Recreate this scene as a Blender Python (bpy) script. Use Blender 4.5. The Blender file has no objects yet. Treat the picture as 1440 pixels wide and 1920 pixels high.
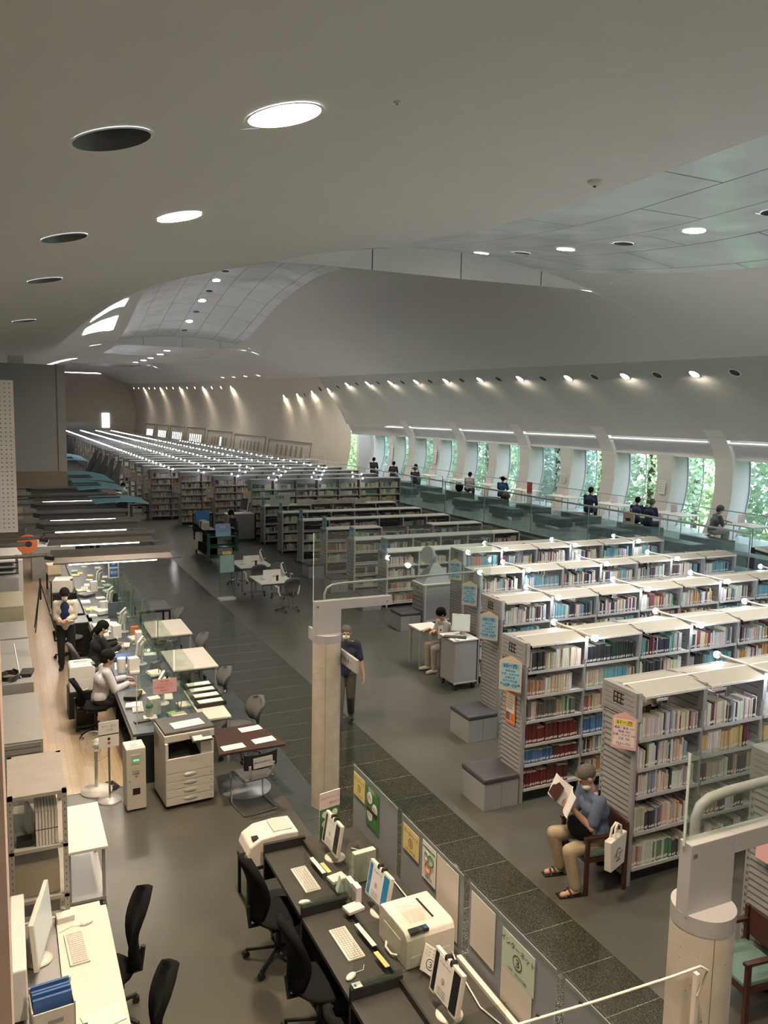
import bpy, bmesh, math, random
from mathutils import Matrix, Vector
R = math.radians
col = bpy.context.scene.collection
sc = bpy.context.scene
# ---------------- camera, world, exposure ----------------
H, F, YAW, PITCH, ROLL = 5.0, 1510.0, R(25.24), R(6.81), R(-1.15)
cd = bpy.data.cameras.new('camera'); cam = bpy.data.objects.new('camera', cd); col.objects.link(cam)
cd.sensor_fit = 'VERTICAL'; cd.sensor_height = 24.0; cd.lens = F/1920*24.0; cd.clip_start = 0.05; cd.clip_end = 400
_f = Vector((math.sin(YAW)*math.cos(PITCH), math.cos(YAW)*math.cos(PITCH), -math.sin(PITCH)))
_r = Vector((math.cos(YAW), -math.sin(YAW), 0)); _d = _f.cross(_r)
_r2 = math.cos(ROLL)*_r + math.sin(ROLL)*_d; _d2 = -math.sin(ROLL)*_r + math.cos(ROLL)*_d
cam.matrix_world = Matrix(((_r2.x, -_d2.x, -_f.x, 0), (_r2.y, -_d2.y, -_f.y, 0), (_r2.z, -_d2.z, -_f.z, H), (0, 0, 0, 1)))
sc.camera = cam
sc.view_settings.view_transform = 'Standard'; sc.view_settings.look = 'None'
sc.view_settings.exposure = 0.52; sc.view_settings.gamma = 1.0; sc.view_settings.use_curve_mapping = False
cy = sc.cycles; cy.use_denoising = True; cy.denoiser = 'OPENIMAGEDENOISE'; cy.use_light_tree = True
cy.max_bounces = 8; cy.diffuse_bounces = 5; cy.glossy_bounces = 3; cy.transparent_max_bounces = 24; cy.transmission_bounces = 4
cy.caustics_reflective = False; cy.caustics_refractive = False; cy.sample_clamp_indirect = 4.0
W = bpy.data.worlds.new('overcast_sky'); sc.world = W; W.use_nodes = True
wn = W.node_tree; bg = wn.nodes['Background']
g1 = wn.nodes.new('ShaderNodeTexCoord'); g2 = wn.nodes.new('ShaderNodeSeparateXYZ'); g3 = wn.nodes.new('ShaderNodeValToRGB')
wn.links.new(g1.outputs['Generated'], g2.inputs[0]); wn.links.new(g2.outputs['Z'], g3.inputs[0]); wn.links.new(g3.outputs[0], bg.inputs[0])
g3.color_ramp.elements[0].color = (.84, .86, 1, 1); g3.color_ramp.elements[1].color = (.77, .86, 1, 1)
bg.inputs[1].default_value = 5.8
sunless_daylight = True
LAMP_K = 1.0          # common scale of the room's own lamps
def area_lamp(name, loc, size, power, colr, rot=(0, 0, 0), spread=180, sizey=None):
    l = bpy.data.lights.new(name, 'AREA'); l.energy = power*LAMP_K; l.color = colr; l.size = size; l.spread = R(spread)
    l.shape = 'RECTANGLE' if sizey else 'DISK'
    if sizey: l.size_y = sizey
    o = bpy.data.objects.new(name, l); o.location = loc; o.rotation_euler = rot; col.objects.link(o); return o

# ---------------- helpers ----------------
def mk(name, c, rough=.5, metal=0, var=.06, scale=8, bump=0, spec=.5, emit=None, es=1, alpha=1, objcol=False, attr=None, trans=0):
    m = bpy.data.materials.new(name); m.use_nodes = True; n = m.node_tree; b = n.nodes['Principled BSDF']
    b.inputs['Roughness'].default_value = rough; b.inputs['Metallic'].default_value = metal
    b.inputs['Specular IOR Level'].default_value = spec
    m.diffuse_color = (*c[:3], 1)
    tc = n.nodes.new('ShaderNodeTexCoord'); nz = n.nodes.new('ShaderNodeTexNoise'); nz.inputs['Scale'].default_value = scale
    nz.inputs['Detail'].default_value = 4
    n.links.new(tc.outputs['Object'], nz.inputs['Vector'])
    mr = n.nodes.new('ShaderNodeMapRange'); mr.inputs[1].default_value = .3; mr.inputs[2].default_value = .7
    mr.inputs[3].default_value = 1-var; mr.inputs[4].default_value = 1+var
    n.links.new(nz.outputs['Fac'], mr.inputs[0])
    mx = n.nodes.new('ShaderNodeVectorMath'); mx.operation = 'SCALE'
    if objcol: oi = n.nodes.new('ShaderNodeObjectInfo'); n.links.new(oi.outputs['Color'], mx.inputs[0])
    elif attr: at = n.nodes.new('ShaderNodeAttribute'); at.attribute_name = attr; n.links.new(at.outputs['Color'], mx.inputs[0])
    else: mx.inputs[0].default_value = c[:3]
    n.links.new(mr.outputs[0], mx.inputs['Scale']); n.links.new(mx.outputs[0], b.inputs['Base Color'])
    if bump:
        bp = n.nodes.new('ShaderNodeBump'); bp.inputs['Strength'].default_value = bump; bp.inputs['Distance'].default_value = .02
        n.links.new(nz.outputs['Fac'], bp.inputs['Height']); n.links.new(bp.outputs[0], b.inputs['Normal'])
    if emit: b.inputs['Emission Color'].default_value = (*emit, 1); b.inputs['Emission Strength'].default_value = es
    if alpha < 1: b.inputs['Alpha'].default_value = alpha
    return m
def mglass(name, tint, refl=.12, haze=0, hc=(.8, .85, .85), rough=.03):
    m = bpy.data.materials.new(name); m.use_nodes = True; n = m.node_tree; n.nodes.remove(n.nodes['Principled BSDF'])
    out = [x for x in n.nodes if x.type == 'OUTPUT_MATERIAL'][0]
    t = n.nodes.new('ShaderNodeBsdfTransparent'); t.inputs[0].default_value = (*tint, 1)
    g = n.nodes.new('ShaderNodeBsdfGlossy'); g.inputs['Roughness'].default_value = rough
    lw = n.nodes.new('ShaderNodeLayerWeight'); lw.inputs[0].default_value = .25
    mr = n.nodes.new('ShaderNodeMapRange'); mr.inputs[3].default_value = refl*.4; mr.inputs[4].default_value = min(1, refl*2.2)
    n.links.new(lw.outputs['Fresnel'], mr.inputs[0])
    a = n.nodes.new('ShaderNodeMixShader'); n.links.new(mr.outputs[0], a.inputs[0]); n.links.new(t.outputs[0], a.inputs[1]); n.links.new(g.outputs[0], a.inputs[2])
    s = a
    if haze:
        d = n.nodes.new('ShaderNodeBsdfDiffuse'); d.inputs[0].default_value = (*hc, 1)
        s = n.nodes.new('ShaderNodeMixShader'); s.inputs[0].default_value = haze
        n.links.new(a.outputs[0], s.inputs[1]); n.links.new(d.outputs[0], s.inputs[2])
    n.links.new(s.outputs[0], out.inputs['Surface']); m.diffuse_color = (*tint, .4)
    return m
_tc = {}
def text_geo(s):
    if s not in _tc:
        c = bpy.data.curves.new('t', 'FONT'); c.body = s; c.size = 1; c.align_x = 'CENTER'; c.align_y = 'CENTER'; c.resolution_u = 2
        o = bpy.data.objects.new('t', c); col.objects.link(o); dg = bpy.context.evaluated_depsgraph_get()
        me = bpy.data.meshes.new_from_object(o.evaluated_get(dg))
        _tc[s] = ([v.co.copy() for v in me.vertices], [tuple(p.vertices) for p in me.polygons])
        bpy.data.objects.remove(o); bpy.data.curves.remove(c); bpy.data.meshes.remove(me)
    return _tc[s]
def frame(o, x, y):
    "matrix whose local x,y axes lie along the given vectors, origin o"
    x = Vector(x).normalized(); y = Vector(y).normalized(); z = x.cross(y)
    return Matrix(((x.x, y.x, z.x, o[0]), (x.y, y.y, z.y, o[1]), (x.z, y.z, z.z, o[2]), (0, 0, 0, 1)))
class MB:
    def __init__(s): s.v = []; s.f = []; s.mi = []; s.mats = []; s.cl = None; s.M = None; s.sm = []; s.c = None
    def add(s, vs, fs, m, smooth=False):
        if m not in s.mats: s.mats.append(m)
        i = s.mats.index(m); o = len(s.v)
        if s.M: vs = [s.M @ Vector(v) for v in vs]
        s.v += [tuple(v) for v in vs]; s.f += [tuple(o+k for k in f) for f in fs]; s.mi += [i]*len(fs); s.sm += [smooth]*len(fs)
        if s.cl is not None: s.cl += [s.c]*len(fs)
        return s
    def box(s, x0, x1, y0, y1, z0, z1, m):
        return s.add([(x0, y0, z0), (x1, y0, z0), (x1, y1, z0), (x0, y1, z0), (x0, y0, z1), (x1, y0, z1), (x1, y1, z1), (x0, y1, z1)],
                     [(3, 2, 1, 0), (4, 5, 6, 7), (0, 1, 5, 4), (1, 2, 6, 5), (2, 3, 7, 6), (3, 0, 4, 7)], m)
    def obox(s, c, size, m, rx=0, ry=0, rz=0):
        T = Matrix.Translation(c) @ Matrix.Rotation(R(rz), 4, 'Z') @ Matrix.Rotation(R(ry), 4, 'Y') @ Matrix.Rotation(R(rx), 4, 'X')
        a, b, d = [q/2 for q in size]
        vs = [T @ Vector(p) for p in [(-a, -b, -d), (a, -b, -d), (a, b, -d), (-a, b, -d), (-a, -b, d), (a, -b, d), (a, b, d), (-a, b, d)]]
        return s.add(vs, [(3, 2, 1, 0), (4, 5, 6, 7), (0, 1, 5, 4), (1, 2, 6, 5), (2, 3, 7, 6), (3, 0, 4, 7)], m)
    def cyl(s, p0, p1, r, m, n=12, r1=None, cap=True):
        p0 = Vector(p0); p1 = Vector(p1); r1 = r if r1 is None else r1; a = (p1-p0).normalized()
        u = a.orthogonal().normalized(); w = a.cross(u); vs = []
        for p, q in ((p0, r), (p1, r1)):
            vs += [p+(u*math.cos(2*math.pi*k/n)+w*math.sin(2*math.pi*k/n))*q for k in range(n)]
        s.add(vs, [(k, (k+1) % n, n+(k+1) % n, n+k) for k in range(n)], m, True)
        if cap: s.add(vs, [tuple(range(n-1, -1, -1)), tuple(range(n, 2*n))], m)
        return s
    def tube(s, pts, r, m, n=6):
        pts = [Vector(p) for p in pts]; vs = []; u = None; L = len(pts)
        for i, p in enumerate(pts):
            a = (pts[min(i+1, L-1)]-pts[max(i-1, 0)]).normalized()
            u = a.orthogonal().normalized() if u is None else (u-a*u.dot(a)).normalized()
            w = a.cross(u); vs += [p+(u*math.cos(2*math.pi*k/n)+w*math.sin(2*math.pi*k/n))*r for k in range(n)]
        fs = [(i*n+k, i*n+(k+1) % n, (i+1)*n+(k+1) % n, (i+1)*n+k) for i in range(L-1) for k in range(n)]
        s.add(vs, fs, m, True); return s.add(vs, [tuple(range(n-1, -1, -1)), tuple(range((L-1)*n, L*n))], m)
    def prism(s, poly, ax, lo, hi, m):
        "extrude a 2D polygon (in the other two axes, in order) along axis ax"
        def P(a, b, t): return {'x': (t, a, b), 'y': (a, t, b), 'z': (a, b, t)}[ax]
        n = len(poly); vs = [P(a, b, lo) for a, b in poly]+[P(a, b, hi) for a, b in poly]
        return s.add(vs, [tuple(range(n-1, -1, -1)), tuple(range(n, 2*n))]+[(k, (k+1) % n, n+(k+1) % n, n+k) for k in range(n)], m)
    def lathe(s, prof, c, m, n=16, sm=True):
        vs = [(c[0]+r*math.cos(2*math.pi*k/n), c[1]+r*math.sin(2*math.pi*k/n), c[2]+z) for r, z in prof for k in range(n)]
        fs = [(i*n+k, i*n+(k+1) % n, (i+1)*n+(k+1) % n, (i+1)*n+k) for i in range(len(prof)-1) for k in range(n)]
        s.add(vs, fs, m, sm)
        return s.add([vs[k] for k in range(n)]+[vs[-n+k] for k in range(n)], [tuple(range(n-1, -1, -1)), tuple(range(n, 2*n))], m)
    def ell(s, c, r, m, nu=12, nv=8, T=None):
        vs = []; fs = []
        for i in range(nv+1):
            t = math.pi*i/nv
            for k in range(nu):
                a = 2*math.pi*k/nu; p = Vector((r[0]*math.sin(t)*math.cos(a), r[1]*math.sin(t)*math.sin(a), r[2]*math.cos(t)))
                if T: p = T @ p
                vs.append(Vector(c)+p)
        for i in range(nv):
            for k in range(nu): fs.append((i*nu+k, (i+1)*nu+k, (i+1)*nu+(k+1) % nu, i*nu+(k+1) % nu))
        return s.add(vs, fs, m, True)
    def quad(s, o, u, w, m, t=.0015):
        "thin sheet: corner o, edges u, w, with thickness t"
        o, u, w = Vector(o), Vector(u), Vector(w); n = u.cross(w).normalized()*t
        vs = [o, o+u, o+u+w, o+w, o+n, o+u+n, o+u+w+n, o+w+n]
        return s.add(vs, [(3, 2, 1, 0), (4, 5, 6, 7), (0, 1, 5, 4), (1, 2, 6, 5), (2, 3, 7, 6), (3, 0, 4, 7)], m)
    def text(s, st, size, o, x, y, m):
        vs, fs = text_geo(st); T = frame(o, x, y); return s.add([T @ (v*size) for v in vs], fs, m)
    def build(s, name, parent=None, bevel=0, kind=None):
        me = bpy.data.meshes.new(name); me.from_pydata(s.v, [], s.f)
        for m in s.mats: me.materials.append(m)
        me.polygons.foreach_set('material_index', s.mi); me.polygons.foreach_set('use_smooth', s.sm)
        if s.cl is not None:
            a = me.color_attributes.new('Col', 'FLOAT_COLOR', 'CORNER'); d = []
            for p, c in zip(s.f, s.cl): d += list((*c, 1))*len(p)
            a.data.foreach_set('color', d)
        me.update(); o = bpy.data.objects.new(name, me); col.objects.link(o)
        if parent: o.parent = parent
        if bevel:
            b = o.modifiers.new('b', 'BEVEL'); b.width = bevel; b.segments = 2; b.limit_method = 'ANGLE'
        if kind: o['kind'] = kind
        return o
def tag(o, label, cat, group=None, kind=None):
    o['label'] = label; o['category'] = cat
    if group: o['group'] = group
    if kind: o['kind'] = kind
    return o
def thing(name, label, cat, loc=(0, 0, 0), rz=0, group=None):
    o = bpy.data.objects.new(name, None); o.empty_display_size = .1; col.objects.link(o); o.location = loc; o.rotation_euler = (0, 0, R(rz))
    return tag(o, label, cat, group)
def dup(root, loc, rz=None, label=None, group=None):
    r = root.copy(); col.objects.link(r); r.location = loc
    if rz is not None: r.rotation_euler = (0, 0, R(rz))
    if label: r['label'] = label
    if group: r['group'] = group
    for ch in list(root.children):
        c = ch.copy(); col.objects.link(c); c.parent = r
        for g in ch.children:
            d = g.copy(); col.objects.link(d); d.parent = c
    return r
# ---------------- materials ----------------
M_ceil = mk('ceiling_plaster', (.70, .67, .635), .85, var=.015, scale=3)
M_wall = mk('wall_plaster', (.50, .485, .445), .8, var=.02, scale=2)
M_wallwarm = mk('wall_beige', (.66, .60, .50), .8, var=.03, scale=2)
M_white = mk('white_board', (.72, .71, .67), .45, var=.02)
M_cream = mk('cream_plastic', (.70, .66, .58), .4, var=.02)
M_paper = mk('paper', (.82, .80, .76), .7, var=.02)
M_steel = mk('grey_steel', (.40, .41, .42), .4, .3, var=.04)
M_shelfgrey = mk('shelf_grey', (.31, .32, .325), .42, .15, var=.03)
M_dkgrey = mk('dark_grey', (.09, .095, .10), .5, var=.1)
M_chrome = mk('chrome', (.6, .6, .6), .2, 1, var=.02)
M_black = mk('black_plastic', (.012, .012, .013), .45, var=.1)
M_blackfab = mk('black_fabric', (.009, .009, .010), .95, spec=.12, var=.3, scale=200)
M_greyfab = mk('grey_fabric', (.10, .10, .10), .85, var=.2, scale=120)
M_desk = mk('charcoal_laminate', (.05, .048, .044), .42, var=.08)
M_bluedesk = mk('blue_grey_laminate', (.07, .085, .11), .4, var=.06)
M_brownwood = mk('dark_brown_wood', (.055, .03, .025), .35, var=.2, scale=20)
M_redwood = mk('red_brown_wood', (.05, .018, .014), .4, var=.2, scale=14)
M_teal = mk('teal_leather', (.11, .185, .17), .5, var=.08)
M_beigebox = mk('beige_steel', (.36, .33, .25), .5, var=.04)
M_cab = mk('filing_grey', (.30, .30, .29), .45, var=.03)
M_pink = mk('pink_paper', (.78, .45, .46), .7, var=.02)
M_yellow = mk('yellow_paper', (.75, .62, .25), .7, var=.02)
M_mint = mk('mint_paper', (.55, .66, .55), .7, var=.02)
M_ltblue = mk('light_blue_paper', (.32, .58, .72), .6, var=.03)
M_blue = mk('blue_plastic', (.03, .12, .42), .4, var=.05)
M_green = mk('green_print', (.05, .20, .06), .6, var=.1)
M_red = mk('red_print', (.6, .08, .05), .5, var=.05)
M_orange = mk('orange_plastic', (.62, .16, .04), .45, var=.05)
M_ink = mk('black_ink', (.01, .01, .01), .6)
M_pinkink = mk('crimson_ink', (.5, .04, .08), .6)
M_skin = mk('skin', (.50, .29, .20), .55, var=.05, scale=20)
M_hair = mk('black_hair', (.008, .007, .006), .85, spec=.15, var=.3, scale=60)
M_greyhair = mk('grey_hair', (.10, .09, .08), .75, var=.3, scale=60)
M_clear = mglass('clear_acrylic', (.93, .96, .94), .10)
M_glass = mglass('balustrade_glass', (.88, .95, .94), .10, .14, (.45, .62, .62))
M_frost = mglass('frosted_panel', (.5, .52, .54), .06, .62, (.42, .44, .47), .2)
M_edge = mk('glass_edge_green', (.05, .22, .12), .2, var=.05)
M_concrete = mk('concrete', (.50, .46, .385), .75, var=.12, scale=5, bump=.15)
M_bulb = mk('lamp_glow', (1, 1, 1), emit=(.90, .94, 1), es=130)
M_tube = mk('fluorescent_glow', (1, 1, 1), emit=(1, .90, .78), es=18)
M_warm = mk('downlight_glow', (1, 1, 1), emit=(1, .80, .55), es=22)
M_screenblue = mk('screen_blue', (.02, .1, .2), .3, emit=(.0, .16, .26), es=.35)
M_screenlit = mk('screen_lit', (.3, .3, .3), .3, emit=(.62, .66, .55), es=.35)
M_refl = mk('lamp_reflector', (.14, .14, .135), .4, .5, var=.05)
M_canopy = mk('pale_blue_sheet', (.45, .84, 1.0), .5, var=.02, spec=.3)
_n = M_canopy.node_tree; _t = _n.nodes.new('ShaderNodeBsdfTranslucent'); _t.inputs[0].default_value = (.50, .80, .97, 1); _m = _n.nodes.new('ShaderNodeMixShader'); _m.inputs[0].default_value = .3
_o = [q for q in _n.nodes if q.type == 'OUTPUT_MATERIAL'][0]; _n.links.new(_n.nodes['Principled BSDF'].outputs[0], _m.inputs[1]); _n.links.new(_t.outputs[0], _m.inputs[2]); _n.links.new(_m.outputs[0], _o.inputs['Surface'])
M_book = mk('book_cover', (.5, .5, .5), .5, objcol=True, var=.08, scale=30)
M_bookattr = mk('book_cover_many', (.5, .5, .5), .5, attr='Col', var=.08, scale=30)
M_page = mk('book_pages', (.66, .62, .54), .8, var=.06, scale=200)
M_slot = mk('slat_shadow_gap', (.12, .12, .125), .6)
M_leaf = None
M_deskdark = mk('desk_dark_edge', (.022, .021, .02), .5)
M_bluefold = mk('folder_blue', (.06, .14, .36), .5)
M_beigesteel = mk('rack_steel', (.36, .35, .31), .5, .2)
M_partgrey = mk('partition_grey', (.17, .185, .20), .6, var=.03)
M_beambrown = mk('beam_brown', (.10, .09, .075), .6)
M_pegw = mk('pegboard_white', (.74, .77, .80), .5)
M_lampgrey = mk('lamp_grey', (.15, .15, .145), .5, .3)
M_copier = mk('copier_cream', (.66, .63, .56), .45, var=.015)
M_greenpaint = mk('green_paint', (.015, .09, .045), .4)
M_mintblue = mk('poster_mint_blue', (.30, .48, .47), .6)
# ---------------- setting: floor ----------------
def floor_mat(name, c, c2, scale, rough, joint=0, plank=False, dist=(.6, .6), bw=.004):
    m = mk(name, c, rough, var=.08, scale=scale); n = m.node_tree; b = n.nodes['Principled BSDF']
    tc = n.nodes.new('ShaderNodeTexCoord'); v = n.nodes.new('ShaderNodeTexVoronoi'); v.inputs['Scale'].default_value = 90 if joint else 4
    n.links.new(tc.outputs['Object'], v.inputs['Vector'])
    cr = n.nodes.new('ShaderNodeMixRGB'); cr.inputs[1].default_value = (*c, 1); cr.inputs[2].default_value = (*c2, 1)
    nz = n.nodes.new('ShaderNodeTexNoise'); nz.inputs['Scale'].default_value = 110 if joint else 1.2; nz.inputs['Detail'].default_value = 5
    n.links.new(tc.outputs['Object'], nz.inputs['Vector'])
    mr = n.nodes.new('ShaderNodeMapRange'); mr.inputs[1].default_value = .48; mr.inputs[2].default_value = .68
    n.links.new(nz.outputs['Fac'], mr.inputs[0]); n.links.new(mr.outputs[0], cr.inputs[0])
    last = cr.outputs[0]
    if joint:
        bt = n.nodes.new('ShaderNodeTexBrick'); bt.offset = .5 if plank else 0; bt.inputs['Scale'].default_value = 1
        bt.inputs['Brick Width'].default_value = dist[0]; bt.inputs['Row Height'].default_value = dist[1]; bt.inputs['Mortar Size'].default_value = bw
        bt.inputs['Color1'].default_value = (1, 1, 1, 1); bt.inputs['Color2'].default_value = (.93, .93, .93, 1) if not plank else (.84, .84, .84, 1)
        bt.inputs['Mortar'].default_value = (joint, joint, joint, 1); bt.inputs['Mortar Smooth'].default_value = 0
        mp = n.nodes.new('ShaderNodeMapping')
        if plank: mp.inputs['Rotation'].default_value = (0, 0, R(90))
        n.links.new(tc.outputs['Object'], mp.inputs[0]); n.links.new(mp.outputs[0], bt.inputs['Vector'])
        mu = n.nodes.new('ShaderNodeMixRGB'); mu.blend_type = 'MULTIPLY'; mu.inputs[0].default_value = 1
        n.links.new(last, mu.inputs[1]); n.links.new(bt.outputs['Color'], mu.inputs[2]); last = mu.outputs[0]
    n.links.new(last, b.inputs['Base Color']); return m
M_lino = floor_mat('floor_linoleum', (.072, .072, .060), (.088, .087, .073), 5, .3)
M_gran = floor_mat('floor_granite', (.022, .024, .018), (.085, .085, .06), 30, .16, 5, dist=(30, .595), bw=.0035)
M_gran2 = floor_mat('floor_granite_blue', (.045, .055, .055), (.08, .09, .09), 30, .2, .7, dist=(30, .595), bw=.002)
M_wood = floor_mat('floor_wood', (.42, .31, .19), (.50, .38, .25), 3, .3, .62, True, (1.2, .11), .003)
YB, YE, XL = -7.0, 120.0, -2.5
MB().box(XL, 24, YB, YE, -.1, 0, M_lino).build('floor', kind='structure')
b = MB().box(3.6, 5.03, YB, 36, 0, .003, M_gran); b.build('floor', kind='structure').location = (0, .045, 0)
MB().box(3.18, 3.595, YB, 36, 0, .003, M_gran2).build('floor', kind='structure')
MB().box(XL, 1.5, 10.75, 60, 0, .004, M_wood).build('floor', kind='structure')
# ---------------- setting: the vault ----------------
def lerp_tab(t, x):
    if x <= t[0][0]: return t[0][1]
    for (a, p), (b_, q) in zip(t, t[1:]):
        if x <= b_: return p+(q-p)*(x-a)/(b_-a)
    return t[-1][1]
def smooth_tab(t):
    "monotone cubic through table points"
    xs = [p[0] for p in t]; ys = [p[1] for p in t]; n = len(xs); d = [(ys[i+1]-ys[i])/(xs[i+1]-xs[i]) for i in range(n-1)]
    m = [d[0]]+[0 if d[i-1]*d[i] <= 0 else 2*d[i-1]*d[i]/(d[i-1]+d[i]) for i in range(1, n-1)]+[d[-1]]
    def f(x):
        if x <= xs[0]: return ys[0]
        if x >= xs[-1]: return ys[-1]
        i = max(k for k in range(n-1) if xs[k] <= x); h = xs[i+1]-xs[i]; u = (x-xs[i])/h
        return (2*u**3-3*u*u+1)*ys[i]+(u**3-2*u*u+u)*h*m[i]+(-2*u**3+3*u*u)*ys[i+1]+(u**3-u*u)*h*m[i+1]
    return f
baseA = smooth_tab([(-2.6, 6.4), (0, 6.85), (.7, 7.0), (2, 7.3), (3.5, 7.6), (5.3, 7.85), (7.2, 7.95), (9.7, 7.95), (12, 7.66), (14, 7.33), (16, 7.0), (18.2, 6.72)])
endA = smooth_tab([(-2.6, 6.5), (0, 6.95), (.7, 7.05), (2, 7.3), (2.67, 7.5), (4, 7.88), (5.3, 8.21), (6.2, 8.46), (8, 8.76), (9.4, 8.86), (10.5, 8.84), (12.3, 8.63), (13.6, 8.36), (16, 7.55), (18.2, 6.80)])
flatB = smooth_tab([(-2.6, 6.5), (0, 6.95), (.7, 7.05), (2, 7.3), (2.67, 7.5), (4, 7.88), (5.3, 8.21), (7, 8.25), (10, 8.26), (13.6, 8.30), (16, 7.54), (18.2, 6.80)])
humpB = smooth_tab([(17, 0), (20, 1.05), (25, 2.4), (30, 3.1), (35, 3.35), (38.75, 3.0), (42, 2.45), (45, 1.75), (48.5, .90), (50, .62)])
wB = smooth_tab([(2.0, 0), (4, .33), (6.2, .70), (8, .93), (9.7, 1), (11.5, .96), (13.3, .80), (15.6, .40), (18.2, 0)])
humpD = smooth_tab([(50, 0), (66, -.35), (76, .1), (83, .55)])
def drift(Y): return .018*(Y-17) if Y > 17 else .010*(Y-17)
def shx(Y): return 0 if Y < 50 else (-2.6*((Y-50)/70)**1.5)     # the far vault narrows a little
def zc(X, Y, sec):
    X = X-shx(Y)*max(0, min(1, X/18.2))
    if sec == 0:
        t = max(0, min(1, (Y-9.3)/7.7))**1.55; return baseA(X)*(1-t)+endA(X)*t
    z = flatB(X)+drift(Y)*max(0, min(1, (X+2)/6))
    t = max(0, min(1, (Y-(41 if sec == 1 else 74))/9)); t = t*t*(3-2*t); w = wB(X)*(1-t)+t*max(0, 1-((X-9.85)/4.65)**2)**.8
    if sec == 1: z += humpB(Y)*w
    if sec == 2: z += humpD(Y)*w
    return z
def metal_mat():
    m = mk('ceiling_metal_panels', (.48, .49, .51), .3, .34, var=.03, scale=1.2, bump=.0); n = m.node_tree; b = n.nodes['Principled BSDF']
    tc = n.nodes.new('ShaderNodeTexCoord'); w = n.nodes.new('ShaderNodeTexNoise'); w.inputs['Scale'].default_value = .75; w.inputs['Detail'].default_value = 1.5
    n.links.new(tc.outputs['Object'], w.inputs['Vector']); bp = n.nodes.new('ShaderNodeBump'); bp.inputs['Strength'].default_value = .35; bp.inputs['Distance'].default_value = .25
    n.links.new(w.outputs['Fac'], bp.inputs['Height']); n.links.new(bp.outputs[0], b.inputs['Normal'])
    bt = n.nodes.new('ShaderNodeTexBrick'); bt.offset = .5; bt.offset_frequency = 2; bt.inputs['Scale'].default_value = 1
    bt.inputs['Brick Width'].default_value = 2.9; bt.inputs['Row Height'].default_value = 1.17; bt.inputs['Mortar Size'].default_value = .012; bt.inputs['Mortar Smooth'].default_value = 0
    bt.inputs['Color1'].default_value = (.74, .75, .78, 1); bt.inputs['Color2'].default_value = (.70, .71, .74, 1); bt.inputs['Mortar'].default_value = (.12, .12, .12, 1)
    mp = n.nodes.new('ShaderNodeMapping'); mp.inputs['Rotation'].default_value = (0, 0, R(90)); mp.inputs['Location'].default_value = (.4, .03, 0)
    n.links.new(tc.outputs['Object'], mp.inputs[0]); n.links.new(mp.outputs[0], bt.inputs['Vector']); n.links.new(bt.outputs['Color'], b.inputs['Base Color'])
    mr = n.nodes.new('ShaderNodeMapRange'); mr.inputs[3].default_value = .24; mr.inputs[4].default_value = .8
    n.links.new(bt.outputs['Fac'], mr.inputs[0]); n.links.new(mr.outputs[0], b.inputs['Roughness']); return m
M_metal = metal_mat()
LIT = [(2.1, 2.5, 0, .29), (2.1, -1.2, 0, .29), (2.05, 6.3, 0, .29), (1.95, 9.95, 0, .26)]+[(9.8, y, 0, .17) for y in (9.7, 12.9, 15.95, 6.7)]+[(9.66, y, 1, .19) for y in (40.3, 43.5, 46.8)]+[(9.5, 52.9, 2, .2)]+[(9.65, y, 2, .2) for y in (56, 59.8, 62.8, 66.4, 70.6, 74.6)]  # first two continue the row out of view, added to brighten the near desks
DARK = [(.8, 6.6, 0, .29), (.71, 10.45, 0, .26), (.65, 14.05, 0, .26), (9.85, 8.3, 0, .17), (9.85, 11.35, 0, .17), (9.9, 14.5, 0, .17), (.5, 21.1, 1, .26)]+[(9.7, y, 1, .19) for y in (38.7, 42, 45.2, 48.4)]
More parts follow.
